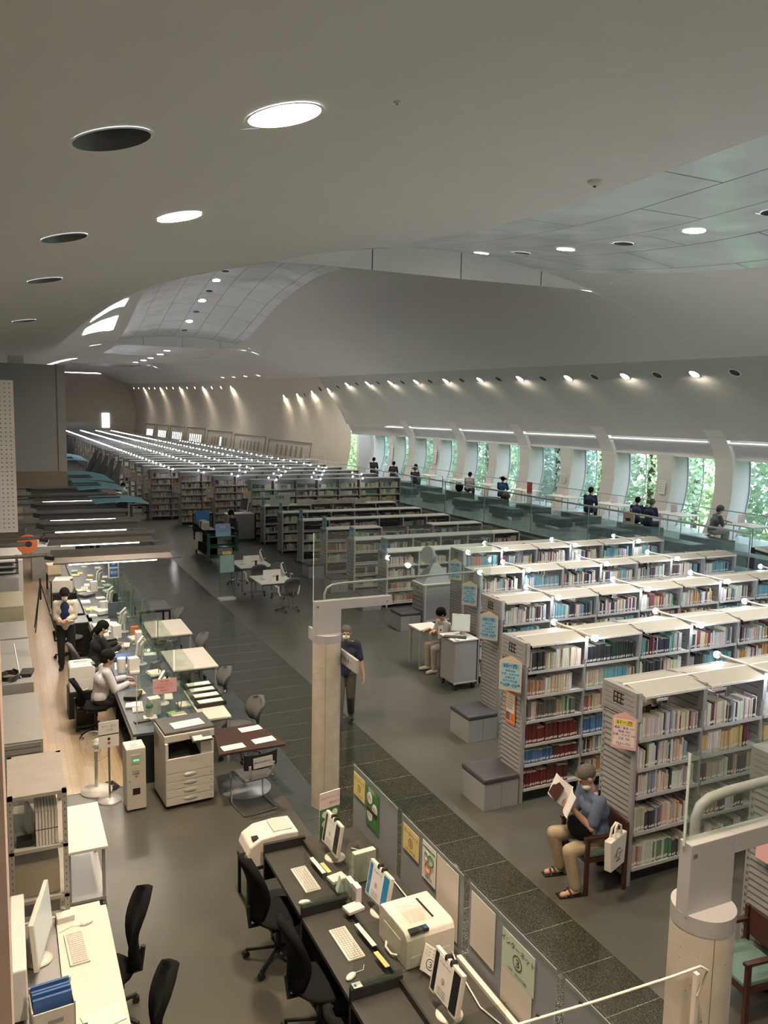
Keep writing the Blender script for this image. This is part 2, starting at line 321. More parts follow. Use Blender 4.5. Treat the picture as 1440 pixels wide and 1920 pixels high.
def ceil_section(sec, y0, y1, ny, strip, yend=None):
    holes = [(x, y, r) for x, y, s_, r in LIT+DARK if s_ == sec]
    xs = [XL-.1, -1, 0, .7, 1.4, 2, 2.6, 3.2, 3.8, 4.5, 5.3, 6.2, 7.2, 8, 8.8, 9.7, 10.5, 11.3, 12, 12.7, 13.3, 14, 14.8, 15.6, 16.4, 17.2, 18.2]
    ys = [y0+(y1-y0)*i/ny for i in range(ny+1)]
    for x, y, r in holes: xs += [x-r*1.15, x+r*1.15]; ys += [y-r*1.15, y+r*1.15]
    def uniq(a):
        a = sorted(a); o = [a[0]]
        for q in a[1:]:
            if q-o[-1] > 1e-4: o.append(q)
        return o
    xs = uniq(xs); ys = uniq(ys)
    W_ = lambda x, y: (x+shx(y)*max(0, min(1, x/18.2)), y, zc(x+shx(y)*max(0, min(1, x/18.2)), y, sec))
    for part, mat in ((0, M_ceil), (1, M_metal)):
        b = MB(); vs = []; idx = {}; fs = []
        for j in range(len(ys)-1):
            for i in range(len(xs)-1):
                xm = (xs[i]+xs[i+1])/2; ym = (ys[j]+ys[j+1])/2; inn = strip[0] < xm < strip[1] and (yend is None or ym < yend)
                if inn != bool(part) or any(abs(xm-hx) < hr*1.15 and abs(ym-hy) < hr*1.15 for hx, hy, hr in holes): continue
                q = []
                for a, c in ((i, j), (i, j+1), (i+1, j+1), (i+1, j)):
                    if (a, c) not in idx: idx[(a, c)] = len(vs); vs.append(W_(xs[a], ys[c]))
                    q.append(idx[(a, c)])
                fs.append(tuple(q))
        b.add(vs, fs, mat, True)
        for hx, hy, hr in holes:
            inn = strip[0] < hx < strip[1] and (yend is None or hy < yend)
            if inn != bool(part): continue
            n = 32; ring = []
            for k in range(n):
                a = 2*math.pi*k/n; cx, sy = math.cos(a), math.sin(a); q = 1.15*hr/max(abs(cx), abs(sy))
                ring += [W_(hx+cx*q, hy+sy*q), W_(hx+cx*hr, hy+sy*hr)]
            b.add(ring, [(2*k, 2*k+1, (2*k+3) % (2*n), (2*k+2) % (2*n)) for k in range(n)], mat, True)
        b.build('ceiling', kind='structure')
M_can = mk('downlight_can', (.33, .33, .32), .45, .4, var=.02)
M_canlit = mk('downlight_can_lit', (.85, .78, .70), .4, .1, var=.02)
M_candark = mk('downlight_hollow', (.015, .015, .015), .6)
_dl = [0, 0]
def downlight(x, y, sec, r, lit, power=0, cool=False):
    xx = x+shx(y)*max(0, min(1, x/18.2)); f = lambda a, c: zc(xx+a, y+c, sec); z0 = f(0, 0); n = 32; pts = []
    for k in range(n):
        a = 2*math.pi*k/n; c_, s_ = math.cos(a), math.sin(a)
        pts.append([(c_*r*1.06, s_*r*1.06, f(c_*r*1.06, s_*r*1.06)-z0-.014), (c_*r*.97, s_*r*.97, f(c_*r*.97, s_*r*.97)-z0-.016), (c_*r*.97, s_*r*.97, .10), (c_*r*.9, s_*r*.9, r*1.1)])
    where = 'above the service desks' if x < 5 else 'in the metal ceiling strip'
    key = ('lit' if lit else 'unlit', where)
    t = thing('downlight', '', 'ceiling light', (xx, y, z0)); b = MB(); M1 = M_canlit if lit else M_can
    b.add([p[0] for p in pts]+[p[1] for p in pts], [(k, (k+1) % n, n+(k+1) % n, n+k) for k in range(n)], M_white, True); b.build('rim', t)
    b = MB(); b.add([p[1] for p in pts]+[p[2] for p in pts]+[p[3] for p in pts], [(j*n+k, j*n+(k+1) % n, j*n+n+(k+1) % n, j*n+n+k) for j in (0, 1) for k in range(n)], M1, True); b.build('can', t)
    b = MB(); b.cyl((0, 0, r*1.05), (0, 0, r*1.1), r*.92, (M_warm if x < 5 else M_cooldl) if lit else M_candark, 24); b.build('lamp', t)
    if lit and power: area_lamp('downlight_lamp', (xx, y, z0+r*.9), r*1.6, power, (1, .78, .56) if x < 5 else (1, .93, .84))
    return t
M_cooldl = mk('downlight_glow_neutral', (1, 1, 1), emit=(1, .88, .72), es=9)
ceil_section(0, YB, 17, 48, (7.2, 12.0)); ceil_section(1, 17, 50, 66, (6.2, 13.3)); ceil_section(2, 50, 83, 33, (6.2, 13.3), 58); ceil_section(3, 83, YE, 20, (6.2, 13.3), 90)
ordn = 'first second third fourth fifth sixth seventh eighth ninth tenth eleventh twelfth thirteenth fourteenth fifteenth sixteenth seventeenth eighteenth nineteenth twentieth'.split(); ordn += ['twenty-'+q for q in ordn[:9]]+['thirtieth']; ordn += ['thirty-'+q for q in ordn[:9]]+['fortieth']; ordn += ['forty-'+q for q in ordn[:9]]
cnt = {}
for lit, lst in ((True, LIT), (False, DARK)):
    for x, y, s_, r in sorted(lst, key=lambda q: q[1]):
        zone = 'plain plaster on the left' if x < 5 else 'near metal ceiling panels' if s_ == 0 else 'humped metal ceiling panels' if s_ == 1 else 'far centre of the vault'
        k = (lit, zone); cnt[k] = cnt.get(k, 0)+1
        t = downlight(x, y, s_, r, lit, (300 if x < 5 else 420 if s_ == 1 else 260) if lit else 0)
        t['label'] = ('%s round downlight in the %s, %s from the front' % ('glowing' if lit else 'unlit dark', zone, ordn[cnt[k]-1]))
        t['group'] = 'ceiling downlights'
M_fascia = mk('fascia_white', (.86, .86, .84), .6, var=.02)
for sec, Y in ((0, 17), (1, 50), (2, 83)):        # lens shaped steps where two vault stretches meet
    b = MB(); n = 40; vs = []; xs = [XL-.2+(18.5-XL+.2)*i/n for i in range(n+1)]
    for x in xs:
        a = zc(x, Y-1e-4, sec); c = zc(x, Y+1e-4, sec+1); vs += [(x, Y, max(a, c)+.012), (x, Y, min(a, c)-.004)]
    b.add(vs, [(2*i, 2*i+1, 2*i+3, 2*i+2) for i in range(n)], M_fascia)
    for x in (5.3, 7.6, 9.9, 12.2):
        a = zc(x, Y-1e-4, sec); c = zc(x, Y+1e-4, sec+1)
        if a-c > .05: b.box(x-.008, x+.008, Y-.012, Y, c, a-.005, M_dkgrey)
    b.build('trim_'+str(sec+1), kind='structure')
# right wall: curved shell below the crease; window bays on Y 8..48.6, plain recessed panels beyond
prof = smooth_tab([(1.2, 21.45), (2.0, 21.78), (2.8, 21.9), (3.4, 21.88), (3.75, 21.82), (4.3, 21.55), (5.0, 20.95), (5.6, 20.2), (6.1, 19.4), (6.5, 18.75), (6.8, 18.2)])
proff = smooth_tab([(0, 18.3), (1.5, 18.9), (3, 19.15), (4.3, 18.95), (5.3, 18.4), (6.1, 17.6), (6.9, 16.6), (7.5, 15.5)])
def wallx(z, Y, far_only=False):
    t = max(0, min(1, (Y-44)/9)); t = t*t*(3-2*t)
    a = prof(max(1.2, min(6.8, z))) if z >= 1.2 else 21.45-(1.2-z)*.3
    zz = z-.3*max(0, min(1, (Y-44)/9))*0; a2 = lerp_tab([(0, 18.9), (1.5, 19.3), (3, 19.5), (4, 19.4), (5, 19.0), (5.8, 18.4), (6.4, 17.9), (6.85, 17.4)], z)
    return a*(1-t)+(a2+shx(Y))*t
def crease(Y):
    x = 18.2+shx(Y); return x, zc(x, max(Y, -5), 0 if Y < 17 else 1 if Y < 50 else 2 if Y < 83 else 3)
def wall_strip(name, y0, y1, ny, z0, z1tab, mat, off=0, nz=14):
    "shell strip between heights z0 and the crease"
    b = MB(); vs = []
    for j in range(ny+1):
        Y = y0+(y1-y0)*j/ny; cx, cz = crease(Y)
        for k in range(nz+1):
            u = k/nz
            if z1tab is None:
                z = z0+(cz-z0)*u; x = wallx(z0+(6.8-z0)*u, Y)
                x = x+(cx-wallx(6.8, Y))*u**3
            else: z = z0+(z1tab-z0)*u; x = wallx(z, Y)
            vs.append((x+off, Y, z))
    b.add(vs, [(j*(nz+1)+k, j*(nz+1)+k+1, (j+1)*(nz+1)+k+1, (j+1)*(nz+1)+k) for j in range(ny) for k in range(nz)], mat, True)
    return b.build(name, kind='structure')
WT = 3.75       # window head
wall_strip('wall_right', YB, 48.9, 60, 4.42, None, M_wall)                        # vault above the windows
wall_strip('wall_right', YB, 48.9, 60, WT, 4.42, M_wall, .16, 6)              # recessed blind boxes
wall_strip('wall_right', 48.9, YE, 60, 0, None, M_wallwarm)
major = [19.65+5.78*k for k in range(-4, 6)]
glassm = mglass('window_glass', (.93, .97, .98), .05, .03, (.8, .9, 1))
glassb = mglass('window_glass_screened', (.80, .90, 1.0), .04, .12, (.7, .85, 1))
M_pillar = mk('pillar_plaster', (.62, .60, .56), .8, var=.02)
def pillar(yc, w, ztop, name='wall_pillar', out=.85, inn=0.0):
    b = MB(); vs = []; n = 16
    for k in range(n+1):
        z = .9+(ztop-.9)*k/n; x = wallx(z, min(yc, 44))-inn
        vs += [(x, yc-w/2, z), (x, yc+w/2, z), (max(x, 21.3)+out, yc+w/2, z), (max(x, 21.3)+out, yc-w/2, z)]
    fs = [(4*k+q, 4*k+(q+1) % 4, 4*k+4+(q+1) % 4, 4*k+4+q) for k in range(n) for q in range(4)]
    b.add(vs, fs, M_pillar, False); o = b.build('wall_right', kind='structure')
    return o
wn_ = 0
for i, Y in enumerate(major):
    pillar(Y, .76, 4.75, inn=.0)
    if i == len(major)-1: break
    pillar(Y+2.72, .72, WT+.05)
    for (a, c, bl) in ((Y+.38, Y+2.36, False), (Y+3.08, Y+5.40, True)):
        wn_ += 1; fr = MB(); n = 10; vs = []
        for k in range(n+1):
            z = 1.0+(WT+.1-1.0)*k/n; x = wallx(z, 30)+.80; vs += [(x, a, z), (x, c, z)]
        fr.add(vs, [(2*k, 2*k+1, 2*k+3, 2*k+2) for k in range(n)], glassm, True); w_ = fr.build('window_%d' % wn_, kind='structure')
        f2 = MB(); m1 = (a+c)/2
        for yy in (a+.02, c-.02, m1+.25): f2.tube([(wallx(1+(WT-.9)*k/10, 30)+.79, yy, 1+(WT-.9)*k/10) for k in range(11)], .018, M_steel, 4)
        f2.build('window_frame', w_)
        vs = [(wallx(1.0+(WT-.9)*k/n, 30)+.86, yy, 1.0+(WT-.9)*k/n) for k in range(n+1) for yy in (m1+.25, c)]
        MB().add(vs, [(2*k, 2*k+1, 2*k+3, 2*k+2) for k in range(n)], glassb, True).build('screen_film', w_)
    # light trough over each window pair
    t = MB(); t.tube([(wallx(4.3, 30)-.02, Y+.42+q*(4.94/6), 4.3+.0) for q in range(7)], .055, M_white, 8); t.build('trim_9', kind='structure')
    MB().box(wallx(WT, 30)+.1, wallx(WT, 30)+1.0, Y+.3, Y+5.5, WT, WT+.08, M_wall).build('wall_right', kind='structure')
MB().box(22.5, 22.9, YB, 49.2, WT+.05, 8.8, M_wall).build('wall_right', kind='structure')
MB().box(22.3, 22.6, YB, 49.2, -.1, 1.0, M_wall).build('wall_right', kind='structure')
MB().box(21.0, 22.8, 48.6, 49.0, 0, 5, M_wall).build('wall_right', kind='structure')
# slit windows in shallow recesses of the far right wall
M_slitdark = mk('slit_shade', (.33, .31, .27), .7)
M_day = mk('daylit_slit', (1, 1, 1), emit=(.9, .95, 1), es=1.3)
def wx(z, Y):
    cx, cz = crease(Y); u = z/cz; return wallx(6.8*u, Y)+(cx-wallx(6.8, Y))*u**3
for k, (ya, yb) in enumerate(((53.4, 62.8), (63.7, 72.4), (73.4, 81.8), (82.9, 90.5), (91.5, 98.4), (99.4, 105.8), (106.8, 112.5))):
    b = MB(); f_ = lambda z, y: (wx(z, y)-.03, y, z); w = yb-ya; zt = 3.0+.12*min(k, 3)
    b.tube([f_(zt, ya), f_(zt, yb)], .05, M_steel, 5)  # grey tubes here and below stand in for the recess's shadow line
    for yy in (ya, yb): b.tube([f_(1.0+(zt-1)*q/5, yy) for q in range(6)], .04, M_cab, 4)
    r = b.build('window_%d' % (40+k), kind='structure')
    for q in range(6):
        yy = ya+w*(.17+.115*q); s = MB(); e = -.02
        s.add([(wx(1.85, yy)+e, yy, 1.85), (wx(1.85, yy+w*.05)+e, yy+w*.05, 1.85), (wx(2.65, yy+w*.05)+e, yy+w*.05, 2.65), (wx(2.65, yy)+e, yy, 2.65)], [(0, 1, 2, 3)], M_day if k > 2 or (k == 2 and q == 2) else M_slitdark); s.build('pane', r)
# end and back walls, left wall
b = MB(); n = 30; vs = [];
for k in range(n+1):
    X = XL+(18.2-2.6-XL)*k/n; pass
b.box(XL-.3, 24, YE-.5, YE-.3, 0, 10, M_wallwarm); b.build('wall_back', kind='structure')
b = MB().box(7.5, 12.2, YE-.6, YE-.5, 3.2, 3.35, M_white); b.box(7.5, 11.8, YE-.6, YE-.5, 0, 3.2, M_steel); b.build('trim_4', kind='structure')
MB().box(12.4, 13.4, YE-.62, YE-.5, 2.6, 4.6, M_day).build('window_50', kind='structure')
MB().box(XL-.3, 24, YE-.28, YE, -.1, 10, M_wallwarm).build('wall_back', kind='structure')
MB().box(XL-.2, XL, YB, YE, 0, 9.5, M_wall).build('wall_left', kind='structure')
MB().box(XL, 23, YB-.2, YB, 0, 9.5, M_wall).build('wall_front', kind='structure')
# skylights set in the left flank of the second stretch
M_sky = mk('skylight_pane', (1, 1, 1), emit=(.85, .93, 1), es=1.6)

for k, (xa, xb, y0l, y1l, y0r, y1r) in enumerate(((3.7, 5.5, 38.0, 39.7, 40.3, 41.9), (3.7, 5.4, 41.9, 43.6, 43.3, 45.6))):
    g = MB(); n = 6; vs = []
    for i in range(n+1):
        u = i/n; x = xa+(xb-xa)*u; ya = y0l+(y0r-y0l)*u; yb = y1l+(y1r-y1l)*u; vs += [(x, ya, zc(x, ya, 1)-.04), (x, yb, zc(x, yb, 1)-.04)]
    g.add(vs, [(2*i, 2*i+1, 2*i+3, 2*i+2) for i in range(n)], M_sky); g.build('window_%d' % (60+k), kind='structure')
for k, (x0, x1, ya, yb) in enumerate(((3.0, 5.2, 66, 74), (3.0, 5.0, 76, 80))):
    g = MB(); vs = [(x, y, zc(x, y, 2)-.03) for x, y in ((x0, ya), (x1, ya), (x1, yb), (x0, yb))]
    g.add(vs, [(0, 1, 2, 3)], M_sky); g.build('window_%d' % (62+k), kind='structure')
# row of oval downlights just below the crease of the right wall
M_rowlit = mk('wall_downlight_glow', (1, 1, 1), emit=(1, .86, .66), es=6)
def wall_z(X, Y):
    cx, cz = crease(Y); best = None
    for q in range(60):
        u = q/59; z = cz+(3-cz)*(1-u) if False else cz-(cz-5)*u
        zz = 1.2+(6.8-1.2)*((z-4.42)/(cz-4.42)*(6.8-4.42)+4.42-1.2)/(6.8-1.2) if Y < 48.9 else (z/cz)*6.8
        xw = wallx(zz, Y)+(cx-wallx(6.8, Y))*(((z-4.42)/(cz-4.42)) if Y < 48.9 else z/cz)**3
        if best is None or abs(xw-X) < best[0]: best = (abs(xw-X), z, xw)
    return best[2], best[1]
def row_light(y, X, lit, lab, power=0):
    x, z = wall_z(X, y); xa, za = wall_z(X+.25, y); sl = math.atan2(za-z, xa-x)
    t = thing('downlight', lab, 'ceiling light', (x, y, z-.004), 0, 'row of downlights along the right vault')
    t.rotation_euler = (0, -sl, 0)
    b = MB(); b.lathe([(.19, -.0), (.19, -.02), (.16, -.024), (.155, -.006)], (0, 0, 0), M_white, 20); b.build('rim', t)
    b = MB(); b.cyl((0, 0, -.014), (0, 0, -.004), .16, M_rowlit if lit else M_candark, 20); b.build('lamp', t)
    if power: area_lamp('downlight_lamp', (x-.03, y, z-.06), .3, power, (1, .9, .75))
nrow = 0
for k in range(14):
    y = 18.3+3.03*k; nrow += 1
    row_light(y, 18.85, True, 'glowing oval downlight over the window gallery, %s from the right' % ordn[k], 45)
    if k < 13: row_light(y-1.5, 18.85, False, 'unlit dark oval downlight over the window gallery, %s from the right' % ordn[k])
for k in range(15):
    row_light(70.5+3.2*k, 18.55+shx(70.5+3.2*k), True, 'glowing downlight high on the far right vault, %s from the near end' % ordn[k], 120 if k % 3 == 0 else 0)
for k in range(4):
    y = 59.2+3.3*k; t = thing('downlight', 'glowing downlight in the short upper row on the far vault, %s from right' % ordn[k], 'ceiling light', (17.5+shx(y)*.96, y, zc(17.5+shx(y)*.96, y, 2)-.01), 0, 'short upper row of downlights')
    MB().cyl((0, 0, -.02), (0, 0, 0), .18, M_rowlit, 18).build('lamp', t); MB().lathe([(.2, 0), (.2, -.025), (.18, -.025)], (0, 0, 0), M_white, 18).build('rim', t)
def detector(x, y, sec, lab, s_=1):
    t = thing('smoke_detector', lab, 'smoke detector', (x, y, zc(x, y, sec))); t.scale = (s_, s_, s_)
    MB().lathe([(.09, .01), (.09, -.03), (.05, -.05), (.03, -.07)], (0, 0, 0), M_white, 16).build('housing', t)
    MB().cyl((0, 0, -.085), (0, 0, -.07), .018, M_black, 8).build('sensor', t)
detector(6.7, 8.3, 0, 'white round smoke detector beside the near metal ceiling panels')
detector(2.92, 6.1, 0, 'small white detector on plaster right of the largest glowing downlight', .35)
detector(12.9, 15.2, 0, 'small detector below the right tip of the near white ceiling step', .5)
# ---------------- bookshelves ----------------
PAL = {'mix': [(.62, .60, .55), (.7, .68, .62), (.55, .5, .42), (.30, .05, .05), (.05, .12, .25), (.25, .38, .45), (.03, .03, .035), (.5, .42, .25), (.35, .36, .36), (.68, .62, .5), (.12, .25, .15), (.5, .25, .2), (.08, .05, .04), (.64, .64, .62), (.66, .64, .6), (.1, .1, .11), (.58, .55, .45)],
       'white': [(.68, .66, .60), (.72, .71, .66), (.60, .56, .46), (.66, .66, .64), (.05, .05, .06), (.66, .60, .5), (.25, .3, .4), (.62, .5, .42), (.2, .05, .06), (.55, .52, .48), (.60, .58, .5), (.70, .69, .66), (.03, .03, .035), (.5, .3, .1)],
       'dark': [(.02, .022, .03), (.03, .03, .03), (.05, .02, .02), (.02, .04, .03), (.03, .03, .06)],
       'red': [(.11, .022, .018), (.09, .03, .02), (.14, .02, .02), (.08, .035, .02)],
       'cream': [(.68, .64, .50), (.70, .67, .56), (.66, .60, .44)],
       'yellow': [(.50, .40, .16), (.55, .45, .2)],
       'blue': [(.07, .15, .35), (.05, .12, .28), (.10, .2, .4)],
       'aqua': [(.16, .38, .42), (.22, .42, .45), (.12, .3, .36)],
       'green': [(.10, .2, .14), (.28, .38, .30), (.08, .14, .12), (.35, .42, .3)],
       'grey': [(.12, .12, .115), (.15, .15, .14), (.10, .105, .10)],
       'tan': [(.36, .26, .17), (.5, .4, .3), (.62, .58, .5), (.3, .12, .08), (.45, .4, .32)]}
CN = [('black', (.03, .03, .03)), ('grey', (.35, .36, .36)), ('dark grey', (.13, .13, .12)), ('white', (.70, .69, .66)), ('cream', (.66, .60, .48)), ('dark red', (.12, .03, .02)), ('pink', (.62, .32, .28)), ('navy', (.04, .08, .22)),
      ('blue', (.10, .2, .42)), ('aqua', (.2, .4, .45)), ('green', (.1, .22, .14)), ('yellow', (.52, .42, .18)), ('brown', (.35, .25, .16)), ('purple', (.3, .1, .3))]
def cname(c): return min(CN, key=lambda q: sum((a-b)**2 for a, b in zip(q[1], c)))[0]
rng = random.Random(7)
def shelf_books(x0, x1, hgt, pals, rg, fullp=.93, wmul=1.0):
    "list of (x, width, height, depth, colour, lean) for one shelf"
    out = []; x = x0+.01; end = x0+(x1-x0)*(fullp+rg.uniform(-.12, .06)); end = min(end, x1-.015)
    while x < end:
        pal = PAL[rg.choice(pals)]; run = rg.choice((1, 1, 1, 1, 2, 3, 5)) if pals[0] in ('mix', 'white') else rg.randint(3, 9); base = rg.choice(pal)
        h0 = hgt*rg.uniform(.66, .92); w0 = rg.uniform(.014, .034)*wmul; d0 = rg.uniform(.14, .21)
        for q in range(run):
            same = run > 2; w = w0 if same else rg.uniform(.011, .034)*wmul; h = h0*rg.uniform(.985, 1.0) if same else hgt*rg.uniform(.6, .93)
            c = base if same and rg.random() < .8 else rg.choice(pal); c = tuple(min(1, v*rg.uniform(.85, 1.15)) for v in c)
            if x+w > end: return out
            out.append((x, w, h, d0 if same else rg.uniform(.13, .22), c, 0)); x += w+.002
    return out
rngj = random.Random(77); allb = MB(); allb.cl = []          # every book that is not built singly
def bulk_book(x, w, h, d, c, z, yf, sgn=1, lab=True):
    yf += sgn*rngj.uniform(0, .022)
    y0, y1 = (yf, yf+d) if sgn > 0 else (yf-d, yf)
    vs = [(x, y0, z), (x+w, y0, z), (x+w, y1, z), (x, y1, z), (x, y0, z+h), (x+w, y0, z+h), (x+w, y1, z+h), (x, y1, z+h)]
    allb.c = c; allb.add(vs, [(0, 1, 5, 4), (3, 0, 4, 7), (1, 2, 6, 5)] if sgn > 0 else [(2, 3, 7, 6), (3, 0, 4, 7), (1, 2, 6, 5)], M_bookattr)
    allb.c = (.60, .56, .48); allb.add(vs, [(4, 5, 6, 7)], M_bookattr)
    if lab and sgn > 0:
        e = .0012; allb.c = (.70, .68, .62); allb.add([(x+.002, y0-e, z+.025), (x+w-.002, y0-e, z+.025), (x+w-.002, y0-e, z+.055), (x+.002, y0-e, z+.055)], [(0, 1, 2, 3)], M_bookattr)
def unit_book():
    b = MB(); t = .06
    b.box(0, t, 0, 1, 0, 1, M_book); b.box(1-t, 1, 0, 1, 0, 1, M_book); b.box(t, 1-t, 0, .02, 0, 1, M_book); b.box(t, 1-t, .02, .97, .015, .985, M_page)
    b.box(.08, .92, -.008, 0, .09, .21, M_paper); return b.build('book')
_ub = unit_book(); _ubn = [0]
def single_book(x, w, h, d, c, z, yf, label, group):
    o = _ub if _ubn[0] == 0 else _ub.copy()
    if _ubn[0]: col.objects.link(o)
    _ubn[0] += 1; o.location = (x, yf+rngj.uniform(0, .022), z); o.scale = (w, d, h); o.color = (*c, 1); tag(o, label, 'book', group); return o

def slat_side(b, x0, x1, y0, y1, z0, z1, n, face):
    "louvred steel panel with slats raised on one side"
    b.box(x0, x1, y0, y1, z0, z1, M_shelfgrey); dz = (z1-z0)/n; s = x0 if face < 0 else x1
    for k in range(n):
        z = z0+k*dz; q = s+face*.006
        b.add([(s, y0+.015, z+dz*.12), (s, y1-.015, z+dz*.12), (q, y1-.015, z+dz*.25), (q, y0+.015, z+dz*.25), (s, y0+.015, z+dz*.9), (s, y1-.015, z+dz*.9)],
              [(0, 1, 2, 3), (3, 2, 5, 4)], M_shelfgrey)
        b.box(min(s, s+face*.001), max(s, s+face*.001), y0+.01, y1-.01, z+dz*.92, z+dz*1.06, M_slot)
def emblem(b, x, y0, z0, m, s=1.0):
    "black three-stroke library emblem on an end panel (faces -X); y0 centre"
    for k in range(3):
        yy = y0+(.055-.055*k)*s; b.box(x-.003, x, yy-.006*s, yy+.006*s, z0, z0+.13*s, m)
        for q in range(3):
            b.box(x-.003, x, yy-.045*s, yy, z0+(.01+.052*q)*s, z0+(.022+.052*q)*s, m)
_sh = {}
def cached(key, make):
    if key not in _sh: o = make(); _sh[key] = o.data; return o
    return None
def part(key, name, parent, loc, make):
    "a child that shares its mesh with earlier equal ones"
    if key in _sh:
        o = bpy.data.objects.new(name, _sh[key]); col.objects.link(o)
    else:
        o = make().build(name); _sh[key] = o.data
    o.parent = parent; o.location = loc; return o
BW = .935; DP = .52; HT = 2.10
def mk_canopy():
    b = MB()
    for s in (0, 1):
        ya, yb = ((-.055, .235), (.285, .575))[s]
        e = .035
        za, zb = (.0, .05) if s == 0 else (.05, .0)
        b.add([(.03, ya, za), (BW-.03, ya, za), (BW-.03, yb, zb), (.03, yb, zb), (.03, ya, za+.012), (BW-.03, ya, za+.012), (BW-.03, yb, zb+.012), (.03, yb, zb+.012)],
              [(3, 2, 1, 0), (4, 5, 6, 7), (0, 1, 5, 4), (1, 2, 6, 5), (2, 3, 7, 6), (3, 0, 4, 7)], M_beigetop)
        b.box(.03, BW-.03, ya-.008 if s == 0 else yb, ya if s == 0 else yb+.008, -.006, .02, M_white)
    b.box(.0, BW, .24, .28, .03, .062, M_white); return b
M_beigetop = mk('canopy_cream', (.36, .345, .285), .5, var=.03)
def mk_upright(h):
    def f():
        b = MB(); b.cyl((0, .02, .0), (0, .02, h-.24), .022, M_shelfgrey, 8); b.cyl((0, DP-.02, 0), (0, DP-.02, h-.24), .022, M_shelfgrey, 8)
        b.box(-.028, .028, -.012, .06, h-.26, h+.05, M_shelfgrey); b.box(-.028, .028, DP-.06, DP+.012, h-.26, h+.05, M_shelfgrey)
        b.box(-.012, .012, .02, DP-.02, .1, h+.0, M_shelfgrey); b.box(-.02, .02, 0, DP, h-.02, h+.055, M_shelfgrey)
        for k in range(22):
            z = h-.05-k*.09
            if z > .15: b.box(-.016, .016, .05, DP-.05, z-.012, z-.002, M_slot)
        return b
    return f
def mk_shelf(w, full=True):
    def f():
        b = MB(); b.box(.02, w-.02, .0, DP, -.012, .008, M_white if full else M_white); b.box(.02, w-.02, -.012, 0, -.016, .02, M_steelwhite); b.box(.02, w-.02, DP, DP+.012, -.016, .02, M_steelwhite)
        b.box(.02, .03, .01, .22, .008, .10, M_shelfgrey); b.box(w-.03, w-.02, .01, .22, .008, .10, M_shelfgrey); return b
    return f
M_steelwhite = mk('shelf_lip', (.58, .58, .57), .35, .2, var=.02)
def mk_back():
    b = MB(); b.box(.02, BW-.02, DP/2-.004, DP/2+.004, .1, 1.15, M_steel); return b
def mk_plinth():
    b = MB(); b.box(.0, BW, .06, DP-.06, 0, .11, M_black); return b
def mk_end(h, withsign=True):
    def f():
        b = MB(); slat_side(b, -.03, 0, .03, DP-.03, .08, h-.68, 22, -1); slat_side(b, -.03, 0, .03, DP-.03, h-.67, h-.23, 7, -1)
        b.box(-.035, .01, DP-.05, DP, .0, h-.2, M_shelfgrey)
        b.cyl((-.012, .02, .0), (-.012, .02, h-.25), .034, M_shelfgrey, 10); b.cyl((-.012, .02, 0), (-.012, .02, .10), .02, M_chrome, 8)
        for k in range(26): b.box(-.037, -.034, DP-.04, DP-.02, .12+k*.07, .15+k*.07, M_slot)
        return b
    return f
def mk_head(h):
    def f():
        b = MB(); b.box(-.05, .02, -.01, DP+.01, h-.24, h+.055, M_shelfgrey)
        for k in range(5): b.box(-.052, -.05, .03, DP-.03, h-.22+k*.055, h-.215+k*.055, M_slot)
        b.box(-.02, .03, -.014, .0, h-.26, h+.05, M_steelwhite); emblem(b, -.052, DP/2+.02, h-.14, M_ink); return b
    return f
def mk_arm(z, ext=.15):
    def f():
        b = MB(); b.cyl((0, -ext, z), (0, DP+ext, z), .016, M_white, 8); b.cyl((0, -ext-.02, z), (0, -ext+.03, z), .028, M_white, 10); b.cyl((0, DP+ext-.03, z), (0, DP+ext+.02, z), .028, M_white, 10); return b
    return f
def mk_bulb(): b = MB(); b.ell((0, 0, 0), (.042, .042, .042), M_bulb, 12, 8); return b
def lamp_on(root, x, z, ext=.15):
    a = part(('arm', z, ext), 'lamp_arm', root, (x, 0, 0), mk_arm(z, ext))
    for y in (-ext-.03, DP+ext+.03): part('bulb', 'bulb', a, (0, y, z-.005), mk_bulb)
LV61 = [.17, .57, .98, 1.29, 1.62]; LV = [.17, .50, .77, 1.09, 1.42, 1.75]
styles = [['mix'], ['white'], ['white'], ['mix'], ['tan']]
